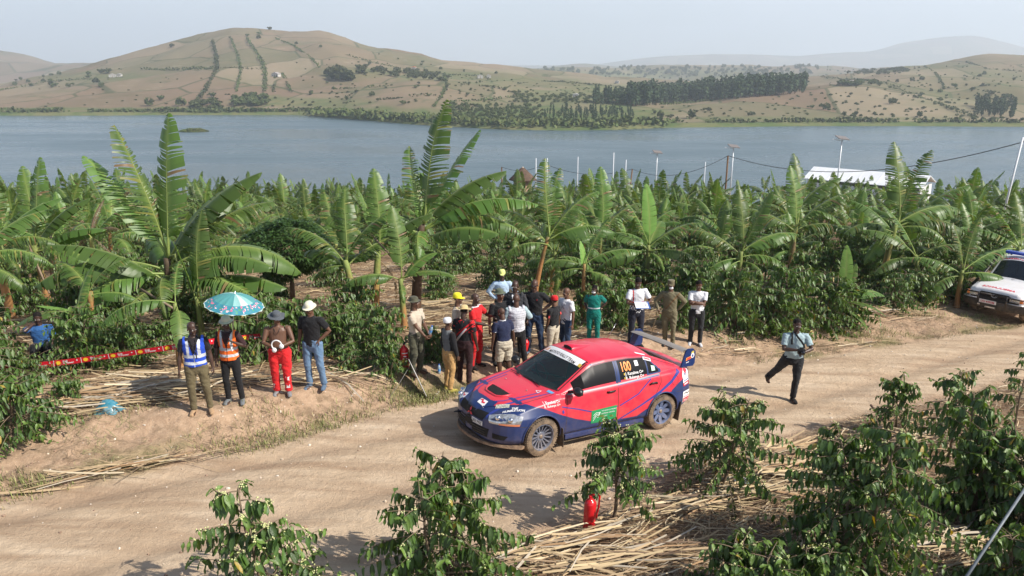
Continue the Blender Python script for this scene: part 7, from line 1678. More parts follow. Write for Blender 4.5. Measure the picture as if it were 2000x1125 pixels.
    text('lettering', 'MATAYO RALLY TEAM', .078, (wsx(0) + .104, -.325, 2), (0, 1, 0), (-1, 0, 0), BLK, UPD, .010, parent=bn, bold=.01, sx=.92); text('lettering', '100', .095, (wsx(.4) + .112, -.49, 2), (0, 1, 0), (-1, 0, 0), ORA, UPD, .010, parent=bn, bold=.01, sx=.85)
    patch('flag', [(wsx(.4) + .06, .47, 2), (wsx(.4) + .055, .53, 2), (wsx(.4) + .115, .54, 2), (wsx(.4) + .12, .48, 2)], pm('flag_mix', (.5, .35, .05), .5), .010, 3, 3, UPD, parent=bn)
    for sg in (1, -1): line('rubber_seal', [(.26, sg * .555, 2), (.60, sg * .61, 2), (.90, sg * .655, 2)], .018, DARK, UPD, .004); line('roof_gutter', [(.2, sg * .60, 2), (-.4, sg * .60, 2), (-1.05, sg * .605, 2), (-1.7, sg * .66, 2)], .012, pm('gutter', (.12, .01, .03), .5), UPD, .003)
    line('rubber_seal', [(1.0 - .1 * (yy / .6) ** 2 + .01, yy, 2) for yy in np.linspace(-.64, .64, 12)], .03, DARK, UPD, .004, n=2); line('rubber_seal', [(wsx(yy) - .02, yy, 2) for yy in np.linspace(-.54, .54, 12)], .02, DARK, UPD, .004, n=2)
    for xx in (-1.17, -1.74): line('rubber_seal', [(xx, yy, 2) for yy in np.linspace(-.56, .56, 12)], .03, DARK, UPD, .004, n=2)
    # --- roof scoop
    m = MB(); V = []; sx_ = [.20, .16, .05, -.10, -.28]; hh = [.062, .075, .062, .034, .004]; ww = [.13, .13, .115, .09, .06]; n = 12
    for X, h_, w_ in zip(sx_, hh, ww):
        zc = S.cast([(X, -.06, 2)], UPD, 0)[0][2] - .004
        for t in np.linspace(0, math.pi, n): V.append((X, -.06 + w_ * math.cos(t), zc + h_ * math.sin(t) ** .6))
    m.add(np.array(V), [(i * n + j, i * n + j + 1, (i + 1) * n + j + 1, (i + 1) * n + j) for i in range(4) for j in range(n - 1)]); m.build('roof_scoop', RED, e, True)
    m = MB(); zc = S.cast([(.19, -.06, 2)], UPD, 0)[0][2]; m.add(np.array([(.195, -.06 + .12 * math.cos(t), zc + .055 * math.sin(t) ** .6) for t in np.linspace(0, math.pi, n)] + [(.195, -.06, zc)]), [(i, i + 1, n) for i in range(n - 1)]); m.build('scoop_mouth', MATS['vent_black'], e)
    # --- wing
    AL = pm('wing_grey', (.20, .18, .165), .5, .4, var=.5, vscale=8, c2=(.28, .24, .2)); m = MB(); V = []; prof = [(-1.80, 1.345), (-1.86, 1.362), (-1.96, 1.352), (-2.07, 1.330), (-2.07, 1.322), (-1.96, 1.335), (-1.86, 1.34)]
    for yy in np.linspace(-.68, .72, 9): V += [(px_, yy, pz_ + .01 * math.cos(yy * 2)) for px_, pz_ in prof]
    k = len(prof); m.add(np.array(V), [(i * k + j, i * k + (j + 1) % k, (i + 1) * k + (j + 1) % k, (i + 1) * k + j) for i in range(8) for j in range(k)]); wg = m.build('rear_wing', AL, e, auto=50)
    for sg in (1, -1):
        pr = [(-1.80, 1.055), (-1.88, 1.33), (-1.94, 1.385), (-2.06, 1.385), (-2.135, 1.32), (-2.14, 1.10), (-2.10, 1.05)]
        m = MB(); y0, y1 = sorted((sg * (.715 if sg > 0 else .675), sg * (.740 if sg > 0 else .70))); m.prism(pr, y0, y1, 'xz'); ep = m.build('endplate', BLUE, wg, auto=60)
        yy = sg * (.7435 if sg > 0 else .7035)
        mk = lambda poly, mt, o: mesh_obj('emblem', np.array([(a_, yy + sg * o, b_) for a_, b_ in poly]), [tuple(range(len(poly)))], mt, ep, False)
        mk([(-1.90, 1.16), (-2.03, 1.20), (-2.035, 1.25), (-1.905, 1.22)], ORA, .001); mk([(-1.93, 1.175), (-2.02, 1.205), (-2.022, 1.235), (-1.93, 1.21)], pm('sticker_red', (.6, .03, .05)), .003); mk([(-2.06 + .045 * math.cos(t), 1.255 + .05 * math.sin(t)) for t in np.linspace(0, 6.28, 16, endpoint=False)], WH, .002); mk([(-2.02, 1.30), (-2.04, 1.345), (-2.055, 1.315), (-2.08, 1.35), (-2.09, 1.305)], pm('sticker_yellow', (.8, .6, .08)), .002); mk([(-2.06 + .02 * math.cos(t), 1.25 + .025 * math.sin(t)) for t in np.linspace(0, 6.28, 12, endpoint=False)], LB, .004); mk([(-1.91, 1.12), (-1.98, 1.135), (-1.98, 1.15), (-1.91, 1.135)], WH, .002)
    # shadow gap under the boot line, antenna
    line('shut_line', [(-1.86, -.60, 2), (-1.84, 0, 2), (-1.86, .60, 2)], .010, DARK, UPD, .004)
    p = S.cast([(-1.0, -.42, 2)], UPD, 0)[0]; MB().tube([p, p + (-.18, .0, .28)], .004, 5).build('antenna', pm('steel', (.5, .5, .5)), e, True)
    # --- inside
    IN = pm('interior', (.02, .02, .022), .9); m = MB()
    MB().box((-.3, 0, .36), (2.7, 1.5, .06)).box((1.02, 0, .65), (.06, 1.4, .55)).box((-1.5, 0, .65), (.06, 1.35, .6)).build('cabin_floor', IN, e)
    m = MB(); m.box((.80, 0, .86), (.34, 1.36, .12), bev=.04); m.build('dashboard', IN, e)
    for sg in (1, -1):
        sm = pm('seat_cloth', (.03, .04, .09), .9)
        s_ = MB().box((-.05, sg * .36, .56), (.50, .46, .14), bev=.05).build('seat', sm, e, auto=40); MB().box((-.30, sg * .36, .88), (.14, .46, .62), rot=(0, -.2, 0), bev=.06).build('backrest', sm, s_, auto=40)
        cg = pm('roll_cage', (.16, .17, .18), .5)
        MB().tube([(.78, sg * .60, .5), (.72, sg * .56, .93), (.20, sg * .46, 1.28), (-.30, sg * .46, 1.31), (-.34, sg * .54, .95), (-.35, sg * .60, .4)], .020, 8).tube([(-.30, sg * .53, 1.33), (-1.45, sg * .50, .85)], .020, 8).tube([(.50, sg * .68, .88), (-.3, -sg * .0 + sg * .66, .60)], .020, 8).build('roll_cage', cg, e, True)
    MB().tube([(-.30, -.53, 1.34), (-.30, .53, 1.34)], .02, 8).tube([(.24, -.53, 1.30), (.24, .53, 1.30)], .02, 8).tube([(-.32, .58, .5), (-.3, -.53, 1.32)], .02, 8).build('roll_cage', MATS['roll_cage'], e, True)
    m = MB(); m.tube([(.52 + .05 * math.sin(t), -.36 + .17 * math.cos(t), .95 + .17 * math.sin(t)) for t in np.linspace(0, 6.28, 25)], .014, 8); m.build('steering_wheel', BLK, e, True)
    return e
RALLY = build_car()

# ================================================================== THE AMBULANCE
AMB_YAW, AMB_UV = 219, (2006, 633)
def build_ambulance():
    A_YAW = math.radians(AMB_YAW); p = np.array(hit(*AMB_UV))
    fx = np.array((math.cos(A_YAW), math.sin(A_YAW))); fy = np.array((-fx[1], fx[0])); o2 = p[:2] - fx * 1.49 - fy * .78
    e = empty('ambulance', (0, 0, 0), 0, 'white ambulance with blue roof light and black bull bar, at the right edge', 'ambulance')
    zc = float(ground(*o2, rough=False)); zf = float(ground(*(o2 + fx * 1.49), rough=False)); zl = float(ground(*(o2 + fy * .78), rough=False))
    e.matrix_world = car_matrix(o2[0], o2[1], A_YAW, zc, (zf - zc) / 1.49 * .6, (zl - zc) / .78 * .1)
    e.scale = (.90, .90, .84)
    WP = pm('ambulance_white', (.74, .74, .75), .35, .5, coat=.3, dirt=(.45, 4, .4, 2.0)); BK = pm('ambulance_black', (.010, .010, .011), .5, .4, dirt=(.35, 8, .3, 1.2)); RD_ = pm('lettering_red', (.62, .03, .06), .5); GLA = glass_mat('ambulance_glass', (.010, .014, .018), .2, .05); BK0 = MATS['black_plastic']
    def ctrl(x):
        I = np.interp
        w = float(I(x, [-3.2, -3.1, 1.0, 1.9, 2.15, 2.28, 2.32], [.80, .86, .86, .85, .83, .78, .72]))
        zt = float(I(x, [-3.2, -3.1, -.2, .35, .45, 1.12, 1.2, 1.9, 2.25, 2.30, 2.32], [2.0, 2.12, 2.16, 2.10, 2.00, 1.30, 1.265, 1.20, 1.13, 1.08, 1.0]))
        zr = float(I(x, [-3.2, -3.1, -.2, .30, .40, 1.06, 1.15, 1.9, 2.25, 2.30, 2.32], [1.95, 2.02, 2.05, 2.0, 1.93, 1.28, 1.24, 1.17, 1.10, 1.05, .98]))
        yr = float(I(x, [-3.2, -.2, .4, 1.1, 1.9, 2.32], [.70, .70, .68, .72, .68, .62])); zb = float(I(x, [-3.2, 1.9, 2.32], [.55, .55, .62]))
        zbelt = float(I(x, [-3.2, 1.0, 2.2, 2.32], [1.22, 1.20, 1.04, .96]))
        zt -= .16 * float(I(x, [.4, 1.1], [1, 0])); zr -= .16 * float(I(x, [.4, 1.1], [1, 0]))
        return [(0, zb), (w - .05, zb), (w, zb + .08), (w, .95), (w - .03, zbelt), (w - .05, zbelt + .02), (yr, zr), (0, zt)]
    X = np.unique(np.r_[np.linspace(-3.2, 2.1, 190), np.linspace(2.1, 2.32, 16)]); S = Shell(X, ctrl, [4, 4, 10, 8, 2, 18, 22], {6: 1}); C, colm, cum = S.C, S.col, S.cum; x, y, z = C[:, 0], np.abs(C[:, 1]), C[:, 2]
    wheel = (((np.hypot(x - 1.49, z - .42) < .47)) | ((np.hypot(x + 1.49, z - .42) < .47)) | ((np.abs(np.abs(x) - 1.49) < .47) & (z < .42))) & (y > .45)
    ws = (colm >= cum[6] + 2) & (x > .43) & (x < 1.07); sc_ = (colm >= cum[5] + 2) & (colm < cum[6] - 3)
    fw = sc_ & (x > -.55) & (x < .62) & (z < 1.72); rw = sc_ & (x > -1.6) & (x < -.75) & (z < 1.72)
    S.obj('body', ~(wheel | ws | fw | rw), WP, None, e); S.obj('windshield', ws, GLA, None, e)
    for mk in (fw, rw):
        for sg in (1, -1): S.obj('side_window', mk & (C[:, 1] * sg > 0), GLA, None, e)
    for G_ in (S.G[-1], S.G[0]): mesh_obj('front_panel' if G_[0, 0] > 0 else 'rear_panel', np.r_[G_, [G_.mean(0)]], [(i, i + 1, len(G_)) for i in range(len(G_) - 1)], WP if G_[0, 0] < 0 else BK, e)
    UPD = (0, 0, -1)
    for sg in (1, -1):
        for X_ in (1.49, -1.49):
            a = np.linspace(-.1, math.pi + .1, 24); m = MB(); V = []
            for t in a: V += [(X_ + .47 * math.cos(t), sg * .84, .42 + .47 * math.sin(t)), (X_ + .50 * math.cos(t), sg * .90, .42 + .50 * math.sin(t)), (X_ + .56 * math.cos(t), sg * .855, .42 + .55 * math.sin(t))]
            m.add(np.array(V), [(3 * i + j, 3 * i + j + 1, 3 * i + 4 + j, 3 * i + 3 + j) for i in range(23) for j in range(2)]); m.build('wheel_arch', BK, e, True)
            V = []; [V.extend([(X_ + .47 * math.cos(t), sg * .85, .42 + .47 * math.sin(t)), (X_ + .47 * math.cos(t), sg * .35, .42 + .47 * math.sin(t))]) for t in a]; V.append((X_, sg * .35, .42))
            mesh_obj('wheel_well', np.array(V), [(2 * i, 2 * i + 1, 2 * i + 3, 2 * i + 2) for i in range(23)] + [(2 * i + 1, 2 * i + 3, 48) for i in range(23)], BK, e)
            w = bpy.data.objects.new('wheel', None); col.objects.link(w); w.parent = e; w.location = (X_, sg * .76, .40)
            MB().lathe([(.22, -.12), (.30, -.125), (.37, -.12), (.395, -.09), (.40, 0), (.395, .09), (.37, .12), (.30, .125), (.22, .12)], 40, 'y', cap=False).build('tyre', pm('rubber', (.03, .028, .026), .85), w, auto=40)
            m = MB().lathe([(.225, -.10), (.225, sg * .11), (.20, sg * .10), (.18, sg * .03), (.10, sg * .02), (.09, sg * .08), (0.001, sg * .08)], 32, 'y', cap=False); m.build('rim', pm('steel_rim', (.22, .22, .23), .4, .5, metal=.4, dirt=(.5, 12, -.4, .6)), w, auto=40)
            for k in range(6): a_ = k * math.pi / 3; MB().tube([(.14 * math.cos(a_), sg * .026, .14 * math.sin(a_)), (.14 * math.cos(a_), sg * .034, .14 * math.sin(a_))], .030, 10).build('rim_hole', BK0, w)
        # headlights, indicators, bull bar side
        h = MB().box((2.325, sg * .60, .90), (.05, .30, .17), bev=.02).build('headlight', pm('lamp_silver', (.6, .6, .6)), e, auto=40); MB().box((2.31, sg * .785, .90), (.07, .10, .15), bev=.02).build('indicator', pm('lamp_orange', (.85, .22, .04), .2, .6, coat=1), h, auto=40)
        MB().box((1.25, sg * .98, 1.32), (.10, .18, .24), bev=.03).tube([(1.15, sg * .82, 1.25), (1.22, sg * .95, 1.28)], .02, 8).build('mirror', BK0, e, auto=40)
        MB().tube([(2.50, sg * .42, .62), (2.53, sg * .42, .80), (2.50, sg * .42, 1.0)], .026, 10).build('bull_bar_post', BK, e, True)
        MB().tube([(2.49, sg * .05, .985), (2.49, sg * .60, .985), (2.44, sg * .78, .97), (2.30, sg * .88, .95), (2.10, sg * .90, .90)], .024, 10).build('bull_bar', BK, e, True)
        MB().tube([(2.49, sg * .42, .78), (2.47, sg * .74, .78), (2.34, sg * .90, .76), (2.12, sg * .93, .74)], .020, 10).build('bull_bar', pm('bright_bar', (.45, .45, .46), .3, metal=.8), e, True)
        MB().box((1.55, sg * .73, 1.18), (.9, .012, .012)).build('hood_seam', pm('seam_grey', (.2, .2, .2)), e)
    a = np.linspace(-1, 1, 21); V = []
    for t in a: X_ = 2.52 - .22 * abs(t) ** 3; V += [(X_, t * .93, .74), (X_ + .03, t * .93, .66), (X_ - .02, t * .92, .48), (X_ - .25, t * .90, .46), (X_ - .25, t * .90, .74)]
    m = MB(); m.add(np.array(V), [(i * 5 + j, i * 5 + (j + 1) % 5, (i + 1) * 5 + (j + 1) % 5, (i + 1) * 5 + j) for i in range(20) for j in range(5)] + [(0, 1, 2, 3, 4), (100, 104, 103, 102, 101)]); m.build('bumper', BK, e, auto=50)
    MB().box((2.335, 0, .92), (.04, .84, .20), bev=.01).build('grille', pm('grille_black', (.006, .006, .007)), e)
    for k in range(5): MB().box((2.36, 0, .84 + k * .04), (.012, .80, .010)).build('grille_bar', BK, e)
    m = MB().tube([(2.375, .085 * math.cos(t), .92 + .055 * math.sin(t)) for t in np.linspace(0, 6.28, 20)], .009, 6).tube([(2.375, .040 * math.cos(t), .92 + .05 * math.sin(t)) for t in np.linspace(0, 6.28, 16)], .006, 6); m.build('emblem', pm('steel', (.5, .5, .5)), e, True)
    def text(name, s, size, org, dx, dy, mat, direction=None, off=.01, mirror=False, sx=1, bold=.02, parent=e, shear=0):
        cu = bpy.data.curves.new('t', 'FONT'); cu.body = s; cu.size = 1; cu.offset = bold; cu.align_x = 'CENTER'; cu.shear = shear
        o = bpy.data.objects.new('t', cu); col.objects.link(o); me = bpy.data.meshes.new_from_object(o.evaluated_get(bpy.context.evaluated_depsgraph_get())); bpy.data.objects.remove(o)
        co = np.array([v.co[:] for v in me.vertices]); fs = [tuple(p_.vertices) for p_ in me.polygons]
        if mirror: co[:, 0] *= -1
        P = np.array(org) + np.outer(co[:, 0] * size * sx, dx) + np.outer(co[:, 1] * size, dy)
        if direction: P = S.cast(P, direction, off)
        return mesh_obj(name, P, fs, mat, parent, False)
    text('lettering', 'AMBULANCE', .17, (2.16, 0, 3), (0, 1, 0), (-1, 0, 0), RD_, UPD, .008, True, .98, shear=-.1); text('lettering', 'AMBULANCE', .17, (.385, 0, 3), (0, 1, 0), (-.6, 0, 0), RD_, UPD, .008, False, 1.15)
    pl = MB().box((2.565, -.10, .73), (.012, .50, .12)).build('number_plate', pm('plate_white', (.72, .66, .62), .5), e); text('lettering', 'UG 4495M', .095, (2.573, -.10, .695), (0, 1, 0), (0, 0, 1), RD_, None, 0, False, .95, parent=pl)
    MB().box((2.58, .0, .56), (.03, .30, .05)).box((2.56, -.35, .60), (.03, .08, .05)).build('fog_lamp', pm('lamp_silver', (.6, .6, .6)), e)
    lb = MB().box((.12, 0, 2.085), (.26, 1.22, .11), bev=.03).build('light_bar', pm('light_bar_blue', (.01, .05, .50), .2, .6, coat=1, trans=0), e, auto=40)
    for sg in (1, -1): MB().box((.12, sg * .45, 2.01), (.05, .05, .06)).build('bracket', BK0, lb)
    MB().tube([(1.75, -.90, 1.05), (1.40, -.92, 1.16), (.98, -.90, 1.32), (.36, -.82, 1.80), (.30, -.82, 1.90)], [.05, .05, .05, .045, .05], 12).tube([(.30, -.82, 1.88), (.30, -.82, 2.02)], [.075, .065], 14).build('snorkel', BK, e, True)
    MB().tube([(1.12, .0, 1.30), (1.0, .45, 1.36)], .010, 6).tube([(1.12, -.5, 1.30), (1.0, -.05, 1.36)], .010, 6).build('wiper', BK0, e, True)
    MB().box((-.5, 0, .62), (4.6, 1.5, .1)).box((.9, 0, 1.1), (.4, 1.5, .2)).build('cabin_floor', pm('interior', (.02, .02, .022)), e)
    return e
AMBU = build_ambulance()

# ================================================================== ROADSIDE THINGS
def extinguisher(p, label, h=.60, r=.085, tilt=(0, 0), text_=True, hose=1):
    e = empty('fire_extinguisher', p, 0, label, 'extinguisher'); e.rotation_euler = (tilt[0], tilt[1], .3)
    RX = pm('extinguisher_red', (.60, .012, .018), .3, .5, coat=.3); k = h / .6
    MB().lathe([(.0, .0), (r * .95, .0), (r, .02), (r, h * .72), (r * .93, h * .78), (r * .6, h * .84), (.025, h * .87), (.022, h * .92)], 28, cap=False).build('cylinder', RX, e, True)
    MB().lathe([(r * .96, -.012), (r * 1.0, .012)], 28).build('foot_ring', MATS['black_plastic'], e, True)
    MB().box((0, 0, h * .93), (.05, .04, .04), bev=.008).tube([(0, 0, h * .95), (.10, 0, h * .99), (.12, 0, h * .97)], .010, 6).tube([(0, 0, h * .97), (.09, 0, h * 1.05)], .009, 6).build('valve', RX if hose == 1 else MATS['black_plastic'], e, True)
    MB().tube([(0, .01, h * .94), (.06, .03, h * 1.02), (r + .055, .02, h * .88), (r + .04, 0, h * .6), (r + .02, 0, h * .42), (r + .02, 0, h * .3)], .013, 8).build('hose', RX if hose == 1 else MATS['black_plastic'], e, True)
    if text_:
        lb = MB()
        for j, (zz, w_) in enumerate([(h * .66, 1.0), (h * .56, .5), (h * .48, .8), (h * .40, .8), (h * .32, .6)]):
            for i in range(5):
                a = -1.57 + (i - 2) * .28 * w_; lb.box(((r + .0015) * math.cos(a), (r + .0015) * math.sin(a), zz), (.014 * w_ + .006, .002, .020), rot=(0, 0, a + 1.57))
        lb.build('label_lettering', pm('decal_white', (.75, .74, .74)), e)
    return e
extinguisher(hit(791, 728), 'tall red fire extinguisher with white lettering beside the dark board', .62, .085, (0, 0), True, 2)
extinguisher(hit(1150, 1034), 'red fire extinguisher with red hose standing under the tiered coffee bush', .52, .080, (0, .03), False, 1)
extinguisher(hit(1020, 698), 'red fire extinguisher half hidden among the spectators legs', .45, .075, (0, .25), False, 2)
def board():
    a, b_ = hit(834, 775), hit(797, 700); e = empty('board', a, 0, 'thin black board leaning with pale edge and wire strap, by the pale shirt person', 'board')
    top = at_depth(797, 700, a[1] + .25) - a; bot = np.array((0, 0, 0.01)); side = np.array((-.06, .16, .03))
    n = np.cross(top, side); n /= np.linalg.norm(n); m = MB()
    V = []
    for s_ in (0, 1):
        for t, w_ in ((0, .25), (.15, .8), (.5, 1.25), (.85, 1.0), (1, .3)): V += [bot + top * t - side * w_ + n * .012 * s_, bot + top * t + side * w_ + n * .012 * s_]
    F = [(2 * i, 2 * i + 1, 2 * i + 3, 2 * i + 2) for i in range(4)] + [(10 + 2 * i, 12 + 2 * i, 13 + 2 * i, 11 + 2 * i) for i in range(4)] + [(2 * i, 2 * i + 2, 12 + 2 * i, 10 + 2 * i) for i in range(4)] + [(2 * i + 1, 11 + 2 * i, 13 + 2 * i, 2 * i + 3) for i in range(4)]
    m.add(np.array(V), F); m.build('panel', MATS['black_plastic'], e)
    MB().tube([V[0], V[2], V[4], V[6], V[8]], .008, 6).build('edge_trim', pm('edge_pale', (.55, .53, .5), .5), e, True)
    q = hit(760, 780) - a; MB().tube([top * .85, top * .42 + q * .5, q + (0, 0, .02)], .004, 6).build('support_wire', pm('wire_grey', (.25, .24, .22)), e, True)
board()
def tape():
    P = [np.array(at_depth(u, v, D)) for u, v, D in ((-160, 748, 13.6), (0, 722, 13.7), (130, 707, 13.8), (240, 692, 13.95), (345, 677, 14.1), (420, 666, 14.6), (520, 655, 15.2))]
    t = np.linspace(0, len(P) - 1, 150); C = np.c_[[np.interp(t, range(len(P)), [p[i] for p in P]) for i in range(3)]].T
    for _ in range(8): C[1:-1] = (C[:-2] + C[1:-1] * 2 + C[2:]) / 4
    hw = .055; tw = .25 * np.sin(np.linspace(0, 9, 150)); up = np.c_[np.zeros(150), np.sin(tw), np.cos(tw)]
    e = empty('barrier_tape', (0, 0, 0), 0, 'red printed barrier tape stretched through the bushes at left', 'tape')
    V = np.r_[C - up * hw, C + up * hw]; n = 150
    mesh_obj('tape', V, [(i, i + 1, n + i + 1, n + i) for i in range(n - 1)], pm('tape_red', (.62, .015, .03), .35, .4, trans=.15), e)
    s = np.r_[0, np.cumsum(np.linalg.norm(np.diff(C, axis=0), axis=1))]; off = np.array((0, -.004, 0))
    def at(d): return np.array([np.interp(d, s, C[:, i]) for i in range(3)]), np.array([np.interp(d, s, up[:, i]) for i in range(3)])
    def put(name, pts2, mat, fs):
        V = []
        for (a, b_) in pts2: p, u_ = at(a); V.append(p + u_ * b_ + off)
        mesh_obj(name, np.array(V), fs, mat, e, False)
    W_ = pm('decal_white', (.75, .74, .74)); Y_ = pm('print_yellow', (.85, .55, .03), .5); unit = .50
    cu = bpy.data.curves.new('t', 'FONT')
    def tx(s_, size, x0, y0, shear=0):
        cu = bpy.data.curves.new('t', 'FONT'); cu.body = s_; cu.offset = .02; cu.shear = shear; o = bpy.data.objects.new('t', cu); col.objects.link(o); me = bpy.data.meshes.new_from_object(o.evaluated_get(bpy.context.evaluated_depsgraph_get())); bpy.data.objects.remove(o)
        return [((v.co.x * size + x0), v.co.y * size + y0) for v in me.vertices], [tuple(p.vertices) for p in me.polygons]
    a1, f1 = tx('Shell', .048, 0, .003); a2, f2 = tx('V-Power', .055, 0, -.034, .25)
    for k in range(int(s[-1] / unit)):
        d0 = k * unit + .03
        put('print_bar', [(d0, -hw), (d0 + .010, -hw), (d0 + .010, hw), (d0, hw)], W_, [(0, 1, 2, 3)])
        sh = [(d0 + .085 + (.042 + .006 * (i % 2)) * math.cos(t), .0 + (.034 + .004 * (i % 2)) * math.sin(t)) for i, t in enumerate(np.linspace(0, 6.28, 18, endpoint=False))]; put('print_shell', sh, Y_, [tuple(range(18))])
        put('print_lettering', [(d0 + .17 + a, b_) for a, b_ in a1], W_, f1); put('print_lettering', [(d0 + .17 + a, b_) for a, b_ in a2], W_, f2)
        put('print_mark', [(d0 + .43 + .014 * math.cos(t), .012 + .014 * math.sin(t)) for t in np.linspace(0, 6.28, 10, endpoint=False)], W_, [tuple(range(10))])
tape()
def bag():
    p = hit(212, 802); g = np.random.default_rng(2); n = 26; V = []; F = []
    for j in range(9):
        for i in range(n):
            a = 2 * math.pi * i / n; t = j / 8; r = (.19 * (1 - t) ** .6 + .01) * (1 + .22 * math.sin(5 * a + j) * (1 - t) + g.uniform(-.06, .06)); V.append((r * 1.15 * math.cos(a), r * .8 * math.sin(a), .20 * t ** .8 + g.uniform(-.01, .01)))
    F = [(j * n + i, j * n + (i + 1) % n, (j + 1) * n + (i + 1) % n, (j + 1) * n + i) for j in range(8) for i in range(n)] + [tuple(8 * n + i for i in range(n))]
    o = mesh_obj('plastic_bag', np.array(V), F, pm('bag_blue', (.02, .22, .32), .3, .5, var=.8, vscale=9, c2=(.25, .4, .45), trans=.2), None, True); o.location = p; tag(o, 'crumpled blue green plastic bag lying on the straw left of the row', 'bag')
bag()
# litter in the straw on the near side
p = hit(1450, 952); o = mesh_obj('plastic_wrapper', np.array([(-.12, -.06, .09), (.12, -.07, .11), (.14, .05, .10), (0, .08, .13), (-.13, .05, .10)]), [(0, 1, 3), (1, 2, 3), (0, 3, 4)], glass_mat('clear_film', (.6, .7, .8), .4, .15)); o.location = p; tag(o, 'clear plastic wrapper lying on the pale stalks at the near side', 'wrapper')
# silver pole at the lower right, leaning stalks, props
a, b_ = at_depth(1872, 1150, 6.0), at_depth(2035, 905, 7.2)
tag(MB().tube([a, (a + b_) / 2, b_], .014, 10).build('metal_pole', pm('galvanised', (.17, .19, .21), .6, .4, metal=.3, var=.4, vscale=20), None, True), 'thin grey metal pole slanting through the lower right corner', 'pole')
for i, (u1, v1, u2, v2, D1, D2, r, lab) in enumerate([(1700, 790, 1772, 885, 13.2, 12.7, .022, 'dark dry stalk leaning over the small slim coffee bush'), (1715, 810, 1800, 905, 13.0, 12.5, .016, 'thinner dry stalk lying just below the dark leaning one'),
    (52, 470, 78, 530, 20.5, 20.0, .030, 'pale wooden prop leaning beside the orange trunk at far left'), (95, 460, 150, 500, 22, 21.5, .022, 'thin prop pole left of the withered banana plant'), (275, 565, 325, 595, 16.8, 16.3, .03, 'brown pole leaning against the largest banana plant'), (725, 458, 775, 512, 19.0, 18.9, .024, 'pale pole slanting between the rusty trunk and the short green plant')]):
    a, b_ = at_depth(u1, v1, D1), at_depth(u2, v2, D2)
    if i >= 2: 
        gb_ = float(ground(b_[0], b_[1])); k = (a[2] - gb_) / max(.05, (a[2] - b_[2])); b_ = a + (b_ - a) * min(k, 1.7)
    tag(MB().tube([a, (a + b_) / 2 + (0, 0, .01), b_], [r, r * .9, r * .8], 8).build('prop_pole' if i >= 2 else 'dry_stalk', pm('weathered_wood', (.30, .22, .15), .85, .2, var=.6, vscale=12) if i >= 2 else pm('dark_stalk', (.16, .10, .07), .85), None, True), lab, 'pole' if i >= 2 else 'stalk')
# ================================================================== DOWN BY THE LAKE
GALV = pm('galvanised_pole', (.62, .64, .66), .45, .5, metal=.3)
def solar_lamp(u, vt, D, label):
    t = at_depth(u, vt, D); g_ = float(ground(t[0], t[1], False)); h = t[2] - g_; e = empty('solar_street_lamp', (t[0], t[1], g_), 0, label, 'street lamp', 'solar lamps by the lake')
    MB().tube([(0, 0, -.3), (0, 0, h * .5), (0, 0, h)], [.10, .08, .055], 10).build('post', GALV, e, True)
    sp = MB().box((0, 0, h + .12), (1.30, .95, .05), rot=(.30, .12, .2)).build('solar_panel', pm('solar_panel', (.20, .17, .15), .35, .6), e); MB().box((0, .04, h + .085), (1.36, 1.0, .02), rot=(.30, .12, .2)).build('frame', GALV, sp)
    arm = MB().tube([(0, 0, h - .25), (-.55, 0, h - .12)], .03, 8).build('arm', GALV, e, True); MB().box((-.80, 0, h - .08), (.55, .22, .07), rot=(0, .1, 0), bev=.02).build('lamp_head', GALV, arm)
solar_lamp(1645, 271, 85, 'nearest solar street lamp, standing against the white roofed building'); solar_lamp(1433, 287, 97, 'solar street lamp beside the brown utility pole'); solar_lamp(1284, 298, 112, 'smallest solar street lamp, farthest left, over the plantation')
def post(u, vt, D, r, mat, label, name='pole', cat='pole', group=None, lean=0):
    t = at_depth(u, vt, D); g_ = float(ground(t[0], t[1], False)); o = MB().tube([(-lean, 0, -.3), (0, 0, t[2] - g_)], [r, r * .8], 8).build(name, mat, None, True); o.location = (t[0], t[1], g_); return tag(o, label, cat, group), t
PG = pm('white_pole', (.70, .72, .74), .6)
for u, vt, D, lab in [(1199, 298, 108, 'tall white pole standing left of the smallest solar lamp'), (1223, 312, 115, 'white pole between the tall white pole and the smallest solar lamp'), (1047, 309, 112, 'white pole just right of the thatched hut'), (1069, 309, 108, 'second white pole right of the thatched hut'), (1129, 306, 125, 'short white pole above the banana tops left of centre gap'), (1378, 316, 125, 'thin white pole left of the brown utility pole'), (1998, 268, 60, 'grey white pole leaning at the right edge of the view')]:
    post(u, vt, D, .07 if D > 70 else .09, PG, lab, 'white_pole', lean=0 if D > 70 else .6)
WOOD = pm('utility_wood', (.20, .115, .06), .85, .2, var=.5, vscale=4)
pl = {}
for k, (u, vt, D, lab) in enumerate([(1422, 304, 92, 'brown wooden utility pole carrying the cable beside a solar lamp'), (1235, 330, 118, 'pale wooden utility pole leaning below the smallest solar lamp'), (1064, 320, 120, 'brown wooden pole behind the white poles right of the hut'), (980, 326, 125, 'thin brown pole left of the thatched hut')]):
    pl[k] = post(u, vt, D, .12, WOOD, lab, 'utility_pole', 'utility pole', lean=.5 if k == 1 else 0)[1]
def cable(a, b_, sag, label, r=.03):
    t = np.linspace(0, 1, 30); P = a + (b_ - a) * t[:, None]; P[:, 2] -= sag * 4 * t * (1 - t); tag(MB().tube(P, r, 5).build('cable', MATS['black_plastic'], None, True), label, 'cable')
cable(pl[0], at_depth(2040, 265, 60), 2.3, 'sagging cable from the brown pole to the right edge', .035); cable(pl[1], pl[0], 1.6, 'cable sagging between the pale pole and the brown utility pole'); cable(pl[2], pl[1], 1.2, 'cable between the two left hand wooden poles'); cable(pl[3], pl[2], .8, 'faint cable over the thatched hut')
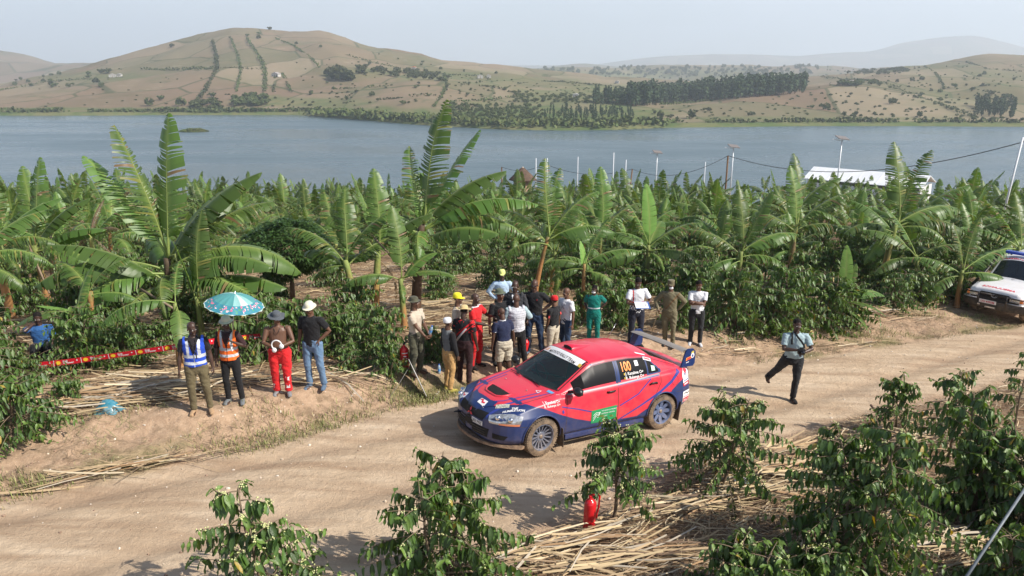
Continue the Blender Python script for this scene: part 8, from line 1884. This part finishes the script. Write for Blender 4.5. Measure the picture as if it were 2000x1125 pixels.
def hut():
    t = at_depth(1021, 327, 112); g_ = float(ground(t[0], t[1], False)); h = t[2] - g_; e = empty('thatched_hut', (t[0], t[1], g_), 0, 'round hut with conical brown thatched roof above the banana rows', 'hut')
    V, F = [], []; MB().lathe([(1.3, 0), (1.3, h - 1.7)], 20).build('wall', pm('mud_wall', (.30, .2, .13), .9), e, True)
    MB().lathe([(2.0, h - 1.75), (1.9, h - 1.62), (1.0, h - .75), (.25, h - .05), (.05, h)], 28).build('thatched_roof', pm('thatch', (.14, .095, .07), .95, .1, var=.8, vscale=3, c2=(.07, .05, .04), bump=1, bscale=12), e, True)
    MB().lathe([(.22, h - .12), (.10, h + .10)], 12).build('roof_cap', pm('cap_pale', (.5, .42, .35), .8), e, True)
hut()
def hall():
    a = at_depth(1588, 339, 104); b_ = at_depth(1820, 331, 95); d = (b_ - a)[:2]; Ls = float(np.linalg.norm(d)); rz = math.atan2(d[1], d[0]); e = empty('long_building', (a[0], a[1], (a[2] + b_[2]) / 2), rz, 'long white roofed building between the plantation and the lake', 'building')
    RW = pm('white_roof', (.78, .79, .80), .4, .4, var=.15, vscale=.4)
    MB().prism([(-3.6, -1.15), (0, 0), (3.6, -1.15), (3.6, -1.07), (0, .1), (-3.6, -1.07)], 0, Ls, 'yz').build('roof', RW, e).rotation_euler = (0, 0, 0)
    MB().box((Ls / 2, -2.8, -3.6), (Ls - .6, .2, 4.0)).box((Ls / 2, 2.8, -3.6), (Ls - .6, .2, 4.0)).box((.4, 0, -3.4), (.2, 5.6, 4.4)).box((Ls - .4, 0, -3.4), (.2, 5.6, 4.4)).build('wall', RW, e)
    for k in range(12): MB().box((Ls * (k + .5) / 12, -1.85, -.50), (.10, 3.7, .06), rot=(.309, 0, 0)).build('roof_rib', RW, e)
    for k in range(8): MB().box((Ls * (k + .5) / 8, -2.92, -2.9), (1.2, .06, .9)).build('window', pm('far_window', (.05, .06, .07), .3), e)
    MB().box((Ls / 2, -5.2, -3.2), (Ls * .75, 4.0, .12), rot=(.2, 0, 0)).build('porch_roof', RW, e)
hall()
